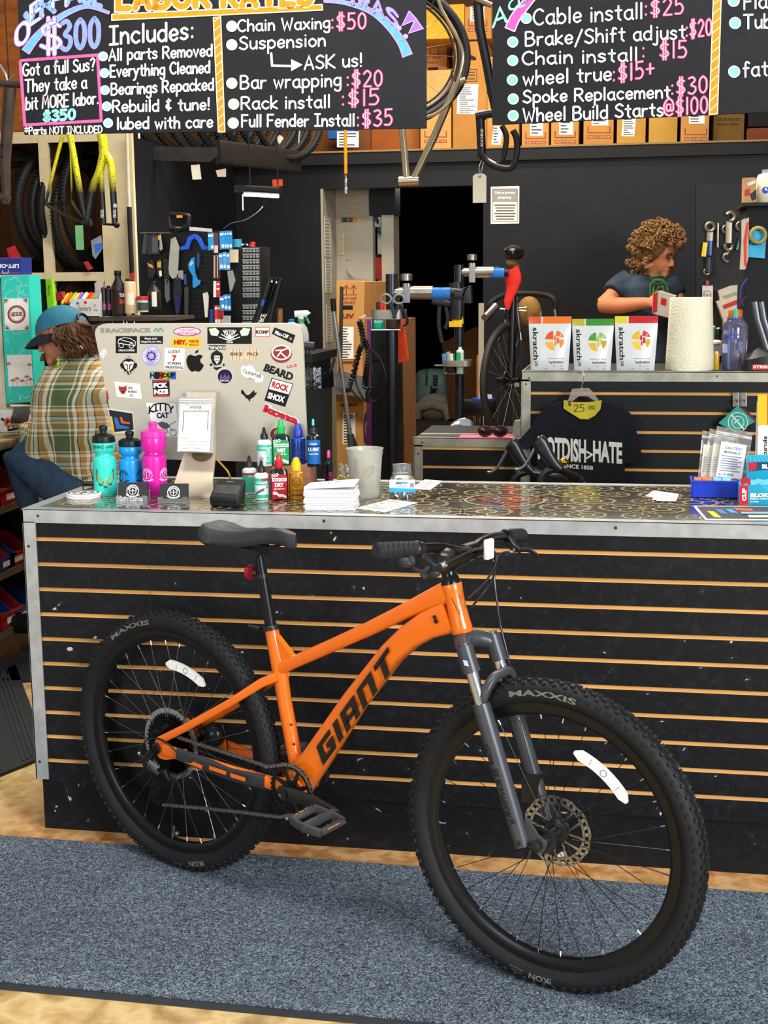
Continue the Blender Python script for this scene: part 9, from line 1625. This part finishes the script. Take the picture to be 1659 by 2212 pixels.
part(t,m,'beard',mat('5a3a24',.7));p_=thing('phone','dark phone held in the hands of the seated person','phone',g(46,896,.1));part(p_,M().box(g(45,896,.12),(.075,.14,.009),Rz(.3)@Rx(.4),bev=.003),'phone_body',mat('1d1a18',.2));tag(M().tube(catmull([PXp(4,905,XB-.1),g(20,918,.3),g(10,930,.3),g(38,925,.25)],6),.006,6).tube(catmull([g(-5,930,.4),g(20,908,.35),g(40,918,.3)],5),.006,6).build('bench_cables',BLACK),'black cables lying on the side bench by the phone','cable')
st_=thing('work_stool','stool under the seated person, mostly hidden by the counter','stool',V((g(182,1090).x,Ym,0)));c=V((g(182,1090).x,Ym+.03,0));zz=zs_-.1;part(st_,M().lathe([(0,zz-.06),(.17,zz-.06),(.18,zz-.04),(.17,zz),(0,zz)],c,Z,24),'seat',BLACK);part(st_,M().cyl(c,c+Z*(zz-.05),.025).lathe([(0,0),(.25,0),(.25,.02),(.03,.05)],c,Z,24),'stem',STEEL)
Yp=5.0;g=lambda x,y,k=0:PY(x,y,Yp+k);t=thing('person','person with curly hair in dark tie-dye shirt standing, holding a small box','person',V((g(1400,700).x,Yp,0)))
fc=V((.80,-.52,-.30));hc=g(1424,552);m=M();P=headm(m,hc,fc,1.02)
zg=1.6;limb(m,[hc-Z*.06-fc*.02,g(1408,588),g(1402,612)],[.055,.056,.06]);limb(m,[g(1402,622),g(1405,670),g(1405,740),g(1405,790)],[.07,.09,.09,.1])
limb(m,[g(1352,606,-.02),g(1322,640,-.06),g(1300,660,-.08)],[.06,.05,.048]);limb(m,[g(1300,658,-.08),g(1340,660,-.16),g(1385,655,-.22),g(1402,654,-.24)],[.05,.05,.036,.03]);hand_(m,g(1413,652,-.25),V((1,-.1,.08)),V((-.1,-.9,.3)),1.05)
limb(m,[g(1448,608,.05),g(1462,650,0),g(1462,665,-.05)],[.06,.048,.045]);limb(m,[g(1462,665,-.05),g(1455,665,-.15),g(1450,662,-.2)],[.045,.036,.03]);hand_(m,g(1447,660,-.23),V((-.8,-.4,0)),V((0,-.6,.8)),1.)
fuse(part(t,m,'body',mat('c07a55',.5,var=.06,sc=9)),.0065)
m=M()
for q in(-1,1):e_=P(q*.033,.083,.008);m.sph(e_,(.011,.006,.006),8,6)
part(t,m,'eyes',mat('1c1412',.3));m=M()
for q in(-1,1):m.stube([P(q*.015,.093,.03),P(q*.035,.091,.036),P(q*.053,.078,.03)],.006,.004,Z)
part(t,m,'eyebrows',mat('4a3220',.8));part(t,M().stube([P(-.024,.083,-.065),P(0,.098,-.066),P(.024,.083,-.065)],.003,.002,Z),'mouth',mat('6a2c24',.5))
TD=mat('2d3846',.9,var=.5,sc=9);m=M();m.stube([g(1404,594),g(1402,602),g(1402,618),g(1404,660),g(1405,720),g(1405,800)],[.075,.15,.195,.185,.175,.175],[.06,.08,.11,.125,.12,.12],V((1,.25,0)),.85,28);limb(m,[g(1362,604),g(1342,618,-.02),g(1324,636,-.06)],[.075,.08,.078]);limb(m,[g(1444,606,.05),g(1458,640,.02)],[.075,.075])
fuse(part(t,m,'tie_dye_shirt',TD),.012,3);f=lambda u,v:g(u,v)+V((0,-.134+.00002*(u-1421)**2,0));m=M();m.ribbon([(1404,640),(1404,615),(1412,603),(1430,603),(1440,617),(1443,640)],2,f).ring(1421,609,9,2,lambda u,v:f(u,609+(v-609)*.45),20).ribbon([(1412,618),(1410,640)],1.6,f).ribbon([(1432,618),(1436,640)],1.6,f)
r=random.Random(6)
for i in range(26):u,v=r.uniform(1408,1438),r.uniform(616,638);m.ribbon([(u,v),(u+r.uniform(-5,5),v+r.uniform(2,5))],1.8,f)
m.txt('FULL BOIL',lambda a,b:f(1405+34*a,600-5*b-4*sin(pi*a)),.05);part(t,m,'shirt_print',ink('4f8a1e'))
m=M();limb(m,[g(1392,790),g(1388,900),g(1385,1040)],[.1,.08,.06]);limb(m,[g(1420,790,.03),g(1424,900,.05),g(1428,1040,.05)],[.1,.08,.06]);m.sph(g(1405,790),(.17,.13,.12));fuse(part(t,m,'trousers',mat('20242c',.85)),.015)
for u in(1385,1428):z=g(u,1040).z;part(t,M().tube([g(u,1030),V((g(u,1040).x,Yp,.04))],.05,10).stube([V((g(u,1040).x-.06,Yp,.03)),V((g(u,1040).x+.18,Yp-.05,.03))],.05,.03,Yv),'boot',BLACK)
m=M();r=random.Random(12);f=fc.normalized();sd=f.cross(Z).normalized();HC=hc+Z*.05-f*.025;m.sph(HC,(.105,.115,.105),18,12).sph(HC-f*.045-Z*.06,(.09,.09,.09),14,10)
n_=0
while n_<520:
 d=V((r.gauss(0,1),r.gauss(0,1),r.gauss(0,1))).normalized();df=d.dot(f)
 if(df>.5 and d.z<-.02)or(df>.32 and d.z<-.22)or d.z<-.85:continue
 b=HC+d*(.108+.05*r.random()+(.02 if df>.3 else 0)+(.02 if d.z<0 else 0))+(sd*.0)-(Z*.05 if d.z<-.2 else Z*0);ax=frame(d)[0 if r.random()<.5 else 1];ay=d.cross(ax);q=r.uniform(.010,.017);a0=r.random()*6;n_+=1
 m.tube([b+(ax*cos(a0+k*.9)+d*sin(a0+k*.9))*q+ay*(k*.0032)for k in range(8)],[.003,.0055,.006,.006,.006,.006,.005,.003],5)
part(t,m,'curly_hair',mat('7d5c36',.5,var=.45,sc=60));o=thing('small_box','red and white cardboard box held by the standing person','box',g(1432,664,-.3));K=lambda u,v,k=0:g(u,v,-.31+k)
m=M().add([K(1411,634),K(1421,629),K(1460,640),K(1462,690),K(1450,688),K(1408,677)]+[K(1418,630,.1),K(1425,627,.1),K(1462,638,.1),K(1464,688,.1),K(1455,686,.1),K(1412,675,.1)],[[0,1,2,3,4,5],[11,10,9,8,7,6]]+[[i,6+i,6+(i+1)%6,(i+1)%6]for i in range(6)]);part(o,m,'carton',mat('b9b2a6',.6));part(o,M().add([K(x,y,-.003)for x,y in((1411,635),(1421,630),(1419,672),(1409,677))],[[0,1,2,3]]).add([K(x,y,-.003)for x,y in((1428,643),(1440,646),(1438,660),(1427,657))],[[0,1,2,3]]),'red_print',gloss('b81f22'))
